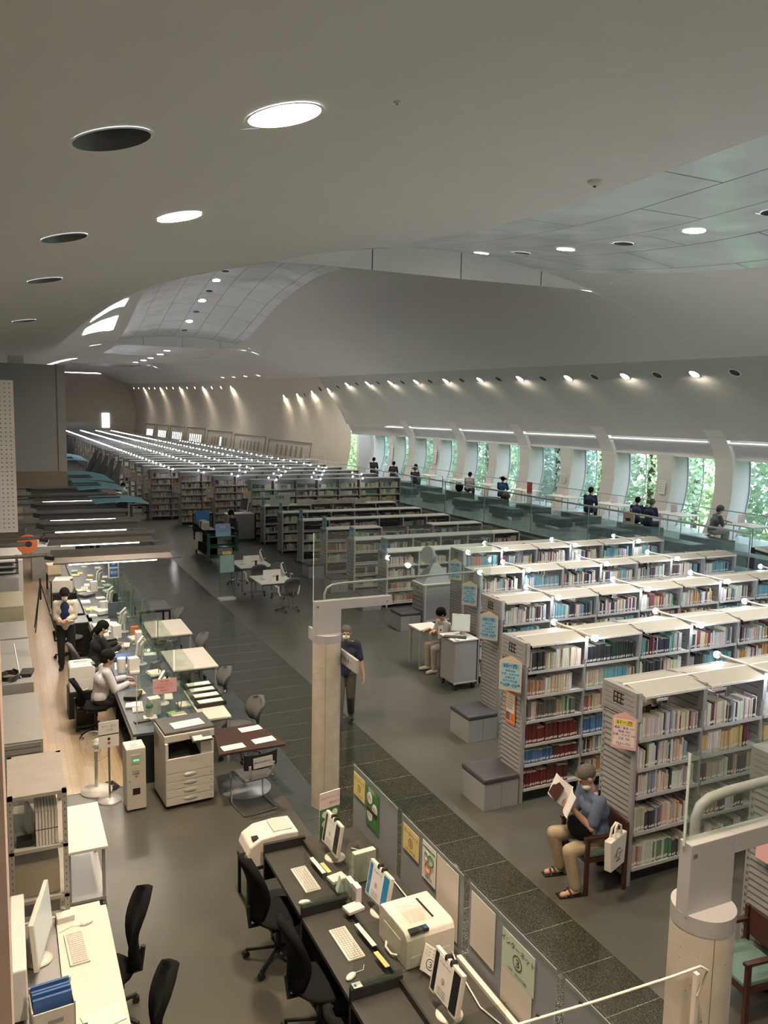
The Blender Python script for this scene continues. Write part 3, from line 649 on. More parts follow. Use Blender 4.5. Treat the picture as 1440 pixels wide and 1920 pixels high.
def tall_row(idx, x0, yf, label, lamp0, levels, bookmax, x1=14.75):
    root = thing('library_bookshelf', label, 'bookshelf', (x0, yf, 0), 0, 'tall double-sided bookshelves with canopy boards')
    nb = int(round((x1-x0)/BW))
    part(('end', HT), 'end_panel', root, (0, 0, 0), mk_end(HT)); part(('head', HT), 'head_panel', root, (0, 0, 0), mk_head(HT))
    for i in range(1, nb+1): part(('up', HT), 'upright', root, (i*BW, 0, 0), mk_upright(HT))
    for i in range(nb):
        part('canopy', 'canopy_board', root, (i*BW, 0, HT+.01), mk_canopy)
        part('backp', 'back_panel', root, (i*BW, 0, 0), mk_back); part('plinth', 'plinth', root, (i*BW, 0, 0), mk_plinth)
        for li, z in enumerate(levels): part(('shelf', BW), 'shelf', root, (i*BW, 0, z), mk_shelf(BW))
    for i in range(lamp0, nb, 2): lamp_on(root, i*BW, HT+.075)
    rg = random.Random(idx*11+3)
    for i in range(nb):
        bx = x0+i*BW
        if bx > bookmax: break
        for li, z in enumerate(levels):
            nz = levels[li+1] if li+1 < len(levels) else z+.36; hg = min(.29, nz-z-.03)
            lv = len(levels)-1-li        # 0 = top
            if idx == 1: pals = [['cream', 'grey', 'white'], ['aqua', 'tan', 'white'], ['grey', 'tan', 'green'], ['red'], ['red', 'blue'], ['red']][lv] if i == 0 else [['dark'], ['aqua', 'tan'], ['tan'], ['blue'], ['white'], ['dark', 'white']][lv] if i == 1 else rg.choice([['mix'], ['white'], ['mix', 'white'], ['mix', 'aqua', 'dark']])
            elif idx == 0: pals = [['white'], ['white'], ['white'], ['white', 'tan'], ['tan', 'mix']][lv] if i == 0 else [['white'], ['yellow', 'white'], ['tan', 'dark'], ['dark', 'white'], ['white']][lv]
            else: pals = rg.choice([['mix'], ['white', 'aqua'], ['mix', 'white'], ['white', 'mix'], ['aqua', 'mix']])
            bk = shelf_books(bx+.03, bx+BW-.03, hg, pals, rg, .95)
            fine = (idx == 0 and i < 2) or (idx == 1 and i < 1)
            for bi, (x, w, h, d, c, _) in enumerate(bk):
                if fine and _ubn[0] < 300:
                    rown = 'bookshelf with pink placard' if idx == 0 else 'nearest bookshelf with blue placard'
                    single_book(x, w, h, d, c, z+.008, yf+.012, '%s book, %s from left, %s shelf down, %s bay, %s' % (cname(c), ordn[bi], ordn[lv], ordn[i], rown), 'books in the '+rown)
                else: bulk_book(x, w, h, d, c, z+.008, yf+.012)
            # books facing the far aisle, seen over the top shelf
            if lv <= 1:
                for (x, w, h, d, c, _) in shelf_books(bx+.03, bx+BW-.03, hg, ['mix', 'white'], rg, .75): bulk_book(x, w, h, d, c, z+.008, yf+DP-.012, -1)
    return root
rows = [(5.97, 4.27, 'tall grey bookshelf at the right edge nearest the camera', 1, LV61, 9.5), (5.97, 6.25, 'tall grey bookshelf carrying the pink placard, behind the seated reader', 2, LV61, 8.9), (5.97, 8.27, 'tall grey bookshelf with blue placard and orange-framed notice on its end', 1, LV, 11.5),
        (7.0, 10.4, 'tall grey bookshelf with blue placard, second behind the pink-placard shelf', 1, LV, 14.7), (7.93, 12.53, 'tall grey bookshelf with blue placard standing behind the computer cart', 1, LV, 14.7), (8.87, 14.7, 'farthest tall canopy bookshelf of the near block, beside the low shelves', 1, LV, 14.7)]
for i, (x, y, lab, l0, lv, bm) in enumerate(rows): tall_row(i-1, x, y, lab, l0, lv, bm)
for k, (x, y) in enumerate([(6.9, 3.98)]): pass
# placards
def placard(x, y, z, body, sheet, head, title, lines, foot, label, sc_=1.0):
    t = thing('shelf_placard', label, 'placard', (x, y, z), 0, 'shelf placards'); w, h, d = .30*sc_, .40*sc_, .14*sc_
    b = MB(); b.prism([(-w/2, 0), (w/2, 0), (w/2, h), (0, h+.09*sc_), (-w/2, h)], 'x', -d, -d+.008, body) if False else None
    b.prism([(0, -d), (w/2, 0), (-w/2, 0)], 'z', 0, .012, body)
    b.box(-w/2, w/2, -.012, 0, 0, h, body)
    b = MB(); # triangular holder pointing to the aisle, face towards -X and the camera
    ca, sa = 1, 0
    b.box(-.012, 0, -w/2, w/2, 0, h, body); b.add([(-.012, -w/2, h), (-.012, w/2, h), (.13*sc_-.02, 0, h+.0), (-.006, -w/2, h), (-.006, w/2, h)], [(0, 2, 1)], body)
    b.add([(-.012, w/2, h), (-.012, -w/2, h), (-.012, 0, h+.07*sc_)], [(0, 1, 2)], body); b.add([(-.002, -w/2, h), (-.002, w/2, h), (-.002, 0, h+.07*sc_)], [(0, 1, 2)], body)
    b.build('holder', t); s = MB()
    s.box(-.0145, -.012, -w/2+.02, w/2-.02, .03, h-.02, sheet); F_ = ((0, -1, 0), (0, 0, 1))
    s.box(-.016, -.0145, -w/2+.035, w/2-.035, h-.10*sc_, h-.035*sc_, head)
    s.text(title, .062*sc_, (-.0175, 0, h-.067*sc_), *F_, M_ink)
    for k, ln in enumerate(lines): s.text(ln, .034*sc_, (-.0165, 0, h-.135*sc_-k*.045*sc_), *F_, M_ink)
    s.text(foot, .046*sc_, (-.0165, 0, .062*sc_), *F_, M_ink); s.build('sheet', t); t.rotation_euler = (0, 0, R(38)); return t
M_headblue = mk('placard_blue_head', (.22, .42, .62), .6)
M_headyel = mk('placard_yellow_head', (.75, .62, .10), .6)
M_pinkph = mk('placard_pink', (.70, .42, .42), .5); M_woodph = mk('placard_wood', (.62, .50, .36), .55, var=.06); M_pinksheet = mk('placard_pink_sheet', (.78, .66, .68), .6)
placard(5.83, 6.30, 1.55, M_pinkph, M_pinksheet, M_headyel, '61－西', ['絵画・書道  720', '版画  730', '写真・カメラ 740', '工芸  750'], '723～751', 'pink placard reading 61 on the end of the near bookshelf', .86)
for k, (x, y, n) in enumerate([(5.77, 8.34, '65－西'), (6.80, 10.47, '64－西'), (7.73, 12.6, '63－西'), (8.67, 14.75, '62－西')]):
    placard(x, y, 1.53, M_woodph, M_ltblue, M_headblue, n, ['世界地誌', '文学・日本文学', '古典文学', '近代文学全集', '個人全集・作品集'], '910～918', 'light blue shelf placard in a cream holder, %s from the front' % ordn[k], .98)
t = thing('notice', 'orange-framed notice with orange and black picture on a shelf end', 'notice', (5.925, 8.42, 1.0)); b = MB(); b.box(-.006, 0, 0, .22, 0, .42, M_orange); b.build('frame', t)
b = MB(); b.box(-.008, -.006, .02, .20, .03, .40, M_cream); b.box(-.009, -.008, .02, .11, .04, .15, M_orange); b.box(-.009, -.008, .115, .20, .04, .15, M_dkgrey)
for k in range(5): b.text('館内のご案内です', .02, (-.0095, .11, .37-k*.04), (0, -1, 0), (0, 0, 1), M_ink)
b.build('sheet', t)
t = thing('notice', 'pink paper notice on the bookshelf end at the right edge', 'notice', (5.90, 4.32, 1.22)); b = MB(); b.box(-.05, -.045, 0, .3, 0, .2, M_pink); b.text('7', .1, (-.052, .12, .1), (0, -1, 0), (0, 0, 1), M_ink); b.build('sheet', t)
# padded benches against the shelf ends
def mk_bench():
    t = thing('padded_bench', 'grey box bench with dark padded top', 'bench'); b = MB(); b.box(0, .26, 0, .56, .0, .36, M_shelfgrey); b.box(.265, .52, 0, .56, 0, .36, M_shelfgrey); b.build('body', t, .004)
    b = MB(); b.box(-.01, .53, -.01, .57, .36, .43, M_seatpad); b.build('seat_pad', t, .02); return t
M_seatpad = mk('bench_pad', (.055, .053, .06), .45, var=.05)
bench = mk_bench(); spots = [(5.38, 8.25, 'in front of the orange-framed notice'), (6.32, 10.2, 'behind the nearest bench'), (8.22, 16.4, 'beside the grey cabinet with pyramid lamp'), (8.2, 18.55, 'at the first full low shelf'), (8.2, 20.8, 'seen through the glass parapet'), (8.3, 22.95, 'fourth low shelf from the front')]
for i, (x, y, w) in enumerate(spots):
    o = bench if i == 0 else dup(bench, (x, y, 0)); o.location = (x, y, 0); o['label'] = 'grey box bench with dark pad, '+w; o['group'] = 'padded box benches'
# ---------------- low shelves ----------------
LH = 1.45
def mk_lowend():
    b = MB(); slat_side(b, -.03, 0, .02, DP-.02, .06, LH-.33, 10, -1); b.box(-.04, .01, 0, DP, LH-.32, LH, M_shelfgrey); emblem(b, -.042, DP*.6, LH-.17, M_ink, .8)
    b.box(-.02, .02, -.02, .02, 0, LH, M_steelwhite); b.box(-.02, .02, DP-.02, DP+.02, 0, LH, M_steelwhite); return b
def mk_lowup(): b = MB(); b.box(-.02, .02, -.01, .03, 0, LH, M_steelwhite); b.box(-.01, .01, .03, DP, .1, LH-.02, M_shelfgrey); return b
def mk_lowtop(): b = MB(); b.box(-.0, BW, -.02, DP+.02, LH, LH+.03, M_white); return b
def mk_lowback(): b = MB(); b.box(.02, BW-.02, DP/2-.004, DP/2+.004, .1, LH, M_dkgrey); return b
lowy = [18.68, 20.85, 23.05, 25.25, 27.45, 29.65]
for k, y in enumerate(lowy):
    x0 = 8.93; x1 = 14.5; nb = 6
    root = thing('low_bookshelf', 'waist-high grey bookshelf with white top, %s from the front' % ordn[k], 'bookshelf', (x0, y, 0), 0, 'waist-high bookshelves')
    part('lend', 'end_panel', root, (0, 0, 0), mk_lowend)
    for i in range(1, nb+1): part('lup', 'upright', root, (i*BW, 0, 0), mk_lowup)
    rg = random.Random(100+k)
    for i in range(nb):
        if not (k in (2, 5) and i in (2, 3)): part('ltop', 'top_board', root, (i*BW, 0, 0), mk_lowtop)
        part('lback', 'back_panel', root, (i*BW, 0, 0), mk_lowback); part('plinth', 'plinth', root, (i*BW, 0, 0), mk_plinth)
        for li, z in enumerate((.10, .43, .76, 1.09)):
            part(('shelf', BW), 'shelf', root, (i*BW, 0, z), mk_shelf(BW))
            pals = rg.choice([['mix'], ['dark'], ['tan', 'mix'], ['white', 'mix'], ['green', 'tan'], ['dark', 'mix']]) if k != 0 else rg.choice([['tan'], ['white', 'tan'], ['tan', 'red']])
            for (x, w, h, d, c, _) in shelf_books(x0+i*BW+.03, x0+(i+1)*BW-.03, .27, pals, rg, .97): bulk_book(x, w, h, d, c, z+.008, y+.012)
    t = thing('shelf_sign', 'pale blue sign standing on the end of the %s low shelf' % ordn[k], 'sign', (x0+.0, y+.04, LH+.031), 0, 'pale blue signs on the low shelves')
    b = MB(); b.box(-.008, 0, 0, .36, 0, .34, M_ltblue); b.box(-.009, -.008, .03, .33, .2, .3, M_headblue); b.text('文庫', .09, (-.0095, .18, .1), (0, -1, 0), (0, 0, 1), M_ink); b.box(-.03, .03, 0, .36, -.0, .006, M_steelwhite); b.build('plate', t)
t = thing('shelf_sign', 'pale green sign facing front on the farthest low shelf', 'sign', (9.15, 29.7, LH+.031)); b = MB(); b.box(0, .8, 0, .01, 0, .42, M_mint); b.text('文庫本', .12, (.4, -.001, .3), (1, 0, 0), (0, 0, 1), M_ink); b.build('plate', t)
rg = random.Random(5)      # upright paperbacks on the farthest low shelf's top
x = 10.3
while x < 13.2:
    w = rg.uniform(.03, .08); bulk_book(x, w, rg.uniform(.14, .2), .12, (.66, .64, .58), LH+.031, 29.75, 1, False); x += w+.004
# grey cabinet with the pyramid lamp at the head of the low shelves
t = thing('display_cabinet', 'grey panelled cabinet with white top carrying a pyramid lamp', 'cabinet', (8.93, 16.6, 0)); b = MB(); b.box(0, 1.95, .02, .55, .1, 1.0, M_steel); slat_side(b, -.03, 0, .0, .55, .05, 1.0, 9, -1)
emblem(b, -.04, .3, .84, M_ink, .8); b.box(0, 1.95, .05, .5, 0, .1, M_black); b.build('body', t); b = MB(); b.box(-.04, 1.97, -.02, .6, 1.0, 1.03, M_cream); b.build('top_board', t)
b = MB(); b.box(.0, .05, -.02, .03, 0, 1.0, M_steelwhite); b.box(0, 1.95, 0, .03, .1, .14, M_steelwhite); b.build('front_frame', t)
t = thing('pyramid_lamp', 'grey pyramid stand with a round disc head on the grey cabinet', 'lamp', (9.35, 16.88, 1.03)); b = MB()
b.add([(-.42, -.24, 0), (.42, -.24, 0), (.42, .24, 0), (-.42, .24, 0), (-.06, -.05, .46), (.06, -.05, .46), (.06, .05, .46), (-.06, .05, .46)], [(3, 2, 1, 0), (4, 5, 6, 7), (0, 1, 5, 4), (1, 2, 6, 5), (2, 3, 7, 6), (3, 0, 4, 7)], M_shelfgrey); b.build('base', t)
b = MB(); b.cyl((0, 0, .44), (.0, 0, .62), .05, M_shelfgrey, 12); b.cyl((0, 0, .62), (-.22, -.06, .68), .06, M_shelfgrey, 12); b.build('neck', t); b = MB(); b.cyl((-.2, -.06, .67), (-.28, -.09, .69), .2, M_shelfgrey, 24); b.build('disc_head', t)
# ---------------- far tall rows ----------------
FH = 2.30; FB = .95
def mk_ftop(n):
    def f():
        b = MB(); b.box(0, n*FB, -.03, DP+.03, FH, FH+.04, M_shelfgrey)
        return b
    return f
def mk_fshelf(n):
    def f():
        b = MB(); b.box(0, n*FB, 0, DP, -.01, .01, M_white); b.box(0, n*FB, -.012, 0, -.014, .02, M_steelwhite); return b
    return f
def mk_fup(): b = MB(); b.box(-.025, .025, -.02, DP+.02, 0, FH, M_shelfgrey); return b
def mk_fback(n):
    def f(): b = MB(); b.box(0, n*FB, DP/2-.004, DP/2+.004, .1, FH, M_steel); b.box(0, n*FB, .06, DP-.06, 0, .1, M_black); return b
    return f
def mk_farm(): b = MB(); b.cyl((0, -.25, 0), (0, DP+.25, 0), .014, M_white, 6); return b
def mk_fbulb(): b = MB(); b.ell((0, 0, 0), (.033, .033, .033), M_bulbfar, 6, 4); return b
M_bulbfar = mk('lamp_glow_far', (1, 1, 1), emit=(.97, .96, 1), es=80)
y = 31.45; k = 0
while y < 112:
    xr = 15.6+shx(y)*.85; xl = (8.92, 7.95, 7.0, 6.08)[min(k, 3)]; nb = max(3, int(round((xr-xl)/FB)))
    lab = 'tall grey far bookshelf with clip lamps, %s row behind the low shelves' % ordn[k]
    root = thing('far_bookshelf', lab, 'bookshelf', (xl, y, 0), 0, 'rows of tall bookshelves receding to the far wall')
    for i in range(nb+1): part('fup', 'upright', root, (i*FB, 0, 0), mk_fup)
    part(('ftop', nb), 'canopy_board', root, (0, 0, 0), mk_ftop(nb)); part(('fback', nb), 'back_panel', root, (0, 0, 0), mk_fback(nb))
    for z in (.12, .42, .72, 1.02, 1.32, 1.62, 1.92): part(('fsh', nb), 'shelf', root, (0, 0, z), mk_fshelf(nb))
    st = 2 if y < 60 else 2
    for i in range(1, nb, st):
        a = part('farm', 'lamp_arm', root, (i*FB, 0, FH+.06), mk_farm)
        for yy in (-.27, DP+.27): part('fbulb', 'bulb', a, (0, yy, -.01), mk_fbulb)
    rg = random.Random(500+k)
    for i in range(nb):
        for li, z in enumerate((.12, .42, .72, 1.02, 1.32, 1.62, 1.92)):
            if not (k == 0 or li >= 5 or i < (2 if k < 8 else 1)): continue
            if k > 16 and (i > 0 or li < 2): continue
            pals = ['yellow', 'cream', 'tan'] if k == 0 and li < 5 else (['green', 'cream'] if k == 0 else ['white', 'tan'])
            for (x, w, h, d, c, _) in shelf_books(xl+i*FB+.03, xl+(i+1)*FB-.03, .25, pals, rg, .97, 1.5 if k > 3 else 1): bulk_book(x, w, h, d, c, z+.01, y+.012, 1, k < 4)
    if y < 70 and k > 0 or k == 0:
        t = thing('shelf_placard', 'pale pink placard on the end of the %s far bookshelf' % ordn[k], 'placard', (xl-.026, y+.0, 1.42), 0, 'pale pink placards on the far bookshelves')
        b = MB(); b.box(-.01, 0, -.0, .34, 0, .46, M_pinksheet); b.box(-.0115, -.01, .03, .31, .35, .42, M_headyel); b.text('文学', .06, (-.012, .17, .2), (0, -1, 0), (0, 0, 1), M_ink); b.box(0, .09, .16, .18, .2, .22, M_steel)
        b.build('plate', t); t.rotation_euler = (0, 0, R(50))
    y += 2.27; k += 1
o = allb.build('books'); tag(o, 'packed rows of mixed books filling the remaining shelves of the whole library', 'books', kind='stuff')
# ---------------- right gallery ----------------
GZ = 1.2
M_gwall = mk('gallery_wall', (.36, .33, .28), .7, var=.05); M_gfloor = mk('gallery_floor', (.36, .42, .42), .22, var=.06)
def gz(Y): return GZ if Y < 44 else max(0.0, GZ-(Y-44)*.11)
b = MB(); b.box(15.9, 22.4, 13.2, 44.2, 0, GZ-.02, M_gwall); b.box(15.9, 22.4, YB, 13.2, 0, .02, M_gwall); b.prism([(44.2, 0), (54.5, 0), (44.2, GZ-.02)], 'x', 15.9, 18.6, M_gwall); b.build('trim_5', kind='structure')
MB().box(15.85, 22.4, 13.2, 44.2, GZ-.02, GZ, M_gfloor).build('floor', kind='structure')
t = thing('glass_balustrade', 'long teal glass balustrade with steel handrail along the reading gallery', 'balustrade', (15.88, 13.4, 0)); n = 21; L = 44.2-13.4
for k in range(n):
    a = k*L/n; part('gpane', 'glass_pane', t, (0, a, 0), lambda: MB().box(-.008, .008, .01, L/n-.01, GZ-.12, GZ+.93, M_glass))
b = MB(); b.tube([(.05, 0, 2.40), (.05, L, 2.46)], .028, M_steel, 8); b.build('handrail', t)
for k in range(0, n+1, 2): part('gpost', 'post', t, (0, k*L/n, 0), lambda: MB().cyl((.05, 0, GZ), (.05, 0, 2.40), .018, M_steel, 6))
b = MB(); b.box(-.03, .03, 0, L, GZ-.18, GZ-.12, M_steelwhite); b.build('base_rail', t)
t = thing('ramp_balustrade', 'dim glass ramp parapet sloping down beyond the reading gallery', 'balustrade', (15.9, 44.3, 0)); b = MB()
b.prism([(0, GZ-.1), (10, .0), (10, .9), (0, GZ+1.1)], 'x', -.01, .01, M_glass); b.build('glass_pane', t); MB().tube([(0, 0, GZ+1.25), (0, 10, 1.05)], .03, M_steelwhite, 6).build('handrail', t)
t = thing('ventilation_block', 'dark grey box block behind the last right-hand far shelves', 'cabinet', (16.0, 46.5, 0)); MB().box(0, 1.2, 0, .9, 0, 2.25, M_steel).build('body', t, .02); MB().tube([(0, -1.2, 0), (0, -1.2, 2.6), (1.4, -1.2, 2.6), (1.4, -1.2, 0)], .02, M_steelwhite, 5).build('guard_frame', t)
# stair guard at the near end of the gallery
t = thing('stair_guard', 'glass stair guard with sloping beige handrail at the gallery end', 'stair guard', (15.9, 13.2, 0)); b = MB(); b.prism([(0, .2), (-3.0, .0), (-3.0, .9), (-.9, 1.9), (0, 2.0)], 'x', -.01, .01, M_glass); b.build('glass_pane', t)
MB().tube([(0, 0, 2.08), (0, -.8, 2.0), (0, -3.2, .95)], .035, M_cream, 8).build('handrail', t)
# reading tables, benches on the gallery
def mk_gt():
    t = thing('reading_table', 'x', 'table'); b = MB(); b.box(-.45, .45, -.75, .75, .70, .73, M_white); b.build('table_top', t)
    for sx in (-.4, .4):
        for sy in (-.7, .7): part('gleg', 'leg', t, (sx, sy, 0), lambda: MB().cyl((0, 0, 0), (0, 0, .7), .018, M_chrome, 6))
    return t
def mk_gb():
    t = thing('black_bench', 'x', 'bench'); b = MB(); b.box(-.28, .28, -.8, .8, .12, .42, M_benchblk); b.build('seat', t, .02)
    for sy in (-.7, .7): part('gbl', 'leg', t, (0, sy, 0), lambda: MB().box(-.2, .2, -.02, .02, 0, .12, M_steel))
    return t
M_benchblk = mk('bench_black', (.035, .045, .05), .35, var=.05)
gt, gb = mk_gt(), mk_gb(); first = True; k = 0
for i, Yc in enumerate([14.6, 17.2, 20.0, 23.0, 25.9, 28.8, 31.7, 34.5, 37.4]):
    o = gt if i == 0 else dup(gt, (0, 0, 0)); o.location = (20.35, Yc+.2, GZ); o['label'] = 'white reading table by the gallery windows, %s from the right' % ordn[i]; o['group'] = 'white reading tables on the gallery'
    for q, X in enumerate((17.35, 18.75)):
        o = gb if i == 0 and q == 0 else dup(gb, (0, 0, 0)); o.location = (X, Yc+(-.1 if q == 0 else .1), GZ)
        o['label'] = 'low black gallery bench %s, %s from the right' % ('beside the glass balustrade' if q == 0 else 'next to the window tables', ordn[i]); o['group'] = 'black benches on the gallery'
    t = thing('desk_partition', 'small pinkish partition card on the %s gallery table from right' % ordn[i], 'card', (20.6, Yc+.5, GZ+.73), 0, 'partition cards on gallery tables'); MB().box(-.15, .15, -.004, .004, 0, .26, M_pinksheet).build('card', t)
    t = thing('open_book', 'pale papers lying on the %s gallery table from right' % ordn[i], 'papers', (20.1, Yc+.1, GZ+.731), 12*i, 'papers on the gallery tables'); b = MB(); b.quad((-.2, -.15, 0), (.2, 0, .012), (0, .28, 0), M_paper, .006); b.quad((0, -.15, .012), (.2, 0, -.012), (0, .28, 0), M_paper, .006); b.build('pages', t)
t = thing('gallery_window_rail', 'thin steel guard rail in front of the gallery windows', 'rail', (21.25, 13.5, GZ)); MB().tube([(0, 0, .95), (0, 29, .95)], .02, M_steel, 6).build('handrail', t)
for k in range(11): part('wrp', 'post', t, (0, k*2.89, 0), lambda: MB().cyl((0, 0, 0), (0, 0, .95), .014, M_steel, 6))
for Y, z, w, h in ((22.35, 2.55, .32, .5), (28.1, 2.5, .26, .36), (45.3, 2.5, .3, .9), (39.7, 2.6, .3, .8)):
    t = thing('notice', 'white paper notice on the window pillar at %s' % {22.35: 'the pair of readers, near right', 28.1: 'the middle of the gallery', 45.3: 'the far left end', 39.7: 'the cream-shirted reader'}[Y], 'notice', (wallx(z, 30)-.10, Y, z-.2)); b = MB(); b.box(-.004, 0, -w/2, w/2, 0, h, M_paper)
    for q in range(5): b.text('閲覧席のご利用', .035, (-.006, 0, h-.06-q*h/6), (0, -1, 0), (0, 0, 1), M_ink)
    b.build('sheet', t); t.rotation_euler = (0, R(4), 0)
t = thing('standing_sign', 'red and white standing sign by the gallery window tables', 'sign', (19.6, 27.5, GZ)); b = MB(); b.box(-.01, .01, -.16, .16, .1, 1.2, M_paper); b.box(-.014, .014, -.16, .16, .75, 1.2, M_red); b.build('board', t); MB().box(-.15, .15, -.15, .15, 0, .03, M_steel).build('base', t)
# ---------------- trees outside ----------------
def leaf_mat(name, c1, c2):
    m = mk(name, c1, .7); n = m.node_tree; b = n.nodes['Principled BSDF']; tc = n.nodes.new('ShaderNodeTexCoord'); nz = n.nodes.new('ShaderNodeTexNoise'); nz.inputs['Scale'].default_value = 3.5; nz.inputs['Detail'].default_value = 8
    cr = n.nodes.new('ShaderNodeValToRGB'); cr.color_ramp.elements[0].position = .38; cr.color_ramp.elements[1].position = .62; cr.color_ramp.elements[0].color = (*c1, 1); cr.color_ramp.elements[1].color = (*c2, 1)
    n.links.new(tc.outputs['Object'], nz.inputs['Vector']); n.links.new(nz.outputs['Fac'], cr.inputs[0]); n.links.new(cr.outputs[0], b.inputs['Base Color'])
    tr = b.inputs.get('Transmission Weight'); return m
L1, L2 = leaf_mat('leaves_fresh', (.24, .36, .17), (.58, .70, .42)), leaf_mat('leaves_dark', (.20, .31, .22), (.46, .58, .44)); M_bark = mk('bark', (.08, .06, .04), .9, var=.3)
from mathutils import noise as mnoise
def tree(i, x, y, h, r, m):
    t = thing('broadleaf_tree', '%s green broadleaf tree outside the gallery windows, %s from the right' % ('fresh' if m is L1 else 'dark', ordn[i]), 'tree', (x, y, -1), 0, 'trees outside the windows')
    MB().tube([(0, 0, 0), (.1, .1, h*.4), (0, 0, h*.7)], .16, M_bark, 8).build('trunk', t); b = MB(); rg = random.Random(i*3+1)
    vs = []; fs = []
    for q in range(3600):
        while True:
            p = Vector((rg.uniform(-1, 1), rg.uniform(-1, 1), rg.uniform(-1, 1)))
            if .45 < p.length < 1: break
        p = Vector((p.x*r, p.y*r, h*.55+p.z*h*.47)); s = rg.uniform(.08, .20); a = Vector((rg.uniform(-1, 1), rg.uniform(-1, 1), rg.uniform(-1, 1))).normalized()*s; c = a.orthogonal().normalized()*s*.7; o = len(vs)
        vs += [p-a, p+c, p+a, p-c]; fs.append((o, o+1, o+2, o+3))
    b.add(vs, fs, m); b.build('foliage', t)
rg = random.Random(2)
for i in range(22): tree(i, 26.0+rg.uniform(0, .6)+(i % 2)*6.0+max(0, i-8)*.2, 14+i*3.4, rg.uniform(6, 8), rg.uniform(2.1, 2.5), L1 if i % 3 else L2)
g = MB().box(23.2, 60, YB-10, 90, -1.2, -1.0, mk('lawn', (.22, .36, .14), .9, var=.3, scale=2)); g.build('ground', kind='structure')
# ---------------- office furniture kit ----------------
def task_chair(label, loc, rz, fab, frame_m, back_h=1.02, arms=False, group=None, bw=.22):
    t = thing('office_chair', label, 'chair', loc, rz, group)
    b = MB()
    for k in range(5):
        a = 2*math.pi*k/5+.3; c, s = math.cos(a), math.sin(a); b.tube([(0, 0, .13), (c*.16, s*.16, .10), (c*.30, s*.30, .075)], .018, frame_m, 6)
    b.cyl((0, 0, .07), (0, 0, .40), .025, M_chrome if frame_m is not M_black else M_black, 10); b.build('star_base', t)
    for k in range(5):
        a = 2*math.pi*k/5+.3; part('cast', 'caster', t, (math.cos(a)*.30, math.sin(a)*.30, .03), lambda: MB().cyl((-.022, 0, 0), (.022, 0, 0), .03, M_black, 10))
    b = MB(); b.ell((0, .02, .45), (.25, .25, .05), fab, 20, 8); b.box(-.16, .16, -.14, .14, .39, .42, frame_m); b.build('seat', t)
    b = MB(); n = 9; vs = []; Z0 = .50
    for i in range(n+1):
        u = i/n; z = Z0+(back_h-Z0)*u; w = bw*(math.sin(min(1, .35+u*.9)*math.pi*.5))*(1 if u < .72 else math.sqrt(max(.04, 1-((u-.72)/.29)**2)))
        y = -.24-.05*u+.05*math.sin(u*math.pi*1.3)
        for k in range(7):
            q = -1+k/3; vs.append((w*q, y+.04*q*q+.0, z))
        for k in range(7):
            q = 1-k/3; vs.append((w*q*.98, y+.04*q*q-.055, z))
    fs = [(i*14+k, i*14+(k+1) % 14, (i+1)*14+(k+1) % 14, (i+1)*14+k) for i in range(n) for k in range(14)]
    b.add(vs, fs+[tuple(range(13, -1, -1)), tuple(range(n*14, n*14+14))], fab, True); b.build('backrest', t)
    MB().tube([(0, -.05, .40), (0, -.28, .42), (0, -.30, .62)], .022, frame_m, 6).build('back_support', t)
    if arms:
        for s in (-1, 1): MB().tube([(s*.24, -.06, .42), (s*.29, -.04, .52), (s*.29, -.04, .64), (s*.29, .14, .65)], .02, M_cream if frame_m is M_chrome else frame_m, 6).build('armrest', t)
    return t
def monitor(label, loc, rz, scr, w=.36, h=.29, sheet=None, tilt=8, zc_=.24, wm=None, txt=None):
    wm = wm or M_cream; t = thing('monitor', label, 'monitor', loc, rz, None); T = Matrix.Translation((0, 0, zc_)) @ Matrix.Rotation(R(-tilt), 4, 'X')
    b = MB(); b.M = T; b.box(-w/2, w/2, -.012, .022, -h/2, h/2, wm); b.box(-w*.3, w*.3, .022, .06, -h*.3, h*.3, wm); b.build('housing', t, .004)
    b = MB(); b.M = T; b.box(-w/2+.02, w/2-.02, -.014, -.012, -h/2+.025, h/2-.02, scr); b.build('screen', t)
    if sheet:
        b = MB(); b.M = T; b.box(-w*.30, w*.22, -.018, -.015, -h*.42, h*.46, M_paper); b.text(txt[0], .05, (-.02, -.02, -.01), (1, 0, 0), (0, 0, 1), M_ink)
        if '③' not in txt[0]: pass
        b.text(txt[1], .022, (-.02, -.02, h*.33), (1, 0, 0), (0, 0, 1), M_ink)
        for q in range(3): b.text('ご利用の方は受付へ', .014, (-.02, -.02, -h*.22-q*.02), (1, 0, 0), (0, 0, 1), M_ink)
        for x in (-.03, .04): b.box(x-.01, x+.01, -.022, .03, h*.46, h*.46+.035, M_black)
        b.build('clipped_sheet', t)
    b = MB(); b.cyl((0, .045, .01), (0, .04, zc_-.02), .022, wm, 10); b.build('neck', t); b = MB(); b.lathe([(.10, 0), (.10, .008), (.05, .02), (.02, .022)], (0, .03, 0), wm, 24); b.build('base', t)
    return t
def keyboard(label, loc, rz, m=None):
    t = thing('keyboard', label, 'keyboard', loc, rz, None); m = m or M_cream; MB().box(-.21, .21, -.075, .075, 0, .018, m).build('case', t, .004); b = MB()
    for r_ in range(5):
        for k in range(15): b.box(-.20+k*.0268, -.20+k*.0268+.022, .045-r_*.024-.009, .045-r_*.024+.011, .018, .025, M_keycap if m is not M_black else M_dkgrey)
    b.build('keys', t); return t
M_keycap = mk('keycap', (.58, .55, .50), .5, var=.02)
def mouse(label, loc, rz, pts=None):
    t = thing('computer_mouse', label, 'mouse', loc, rz, None); MB().ell((0, 0, .012), (.03, .055, .02), M_white, 14, 8).build('body', t)
    MB().tube(pts or [(0, .055, .01), (.03, .12, .01), (.0, .17, .01)], .003, M_white, 5).build('cable', t); return t
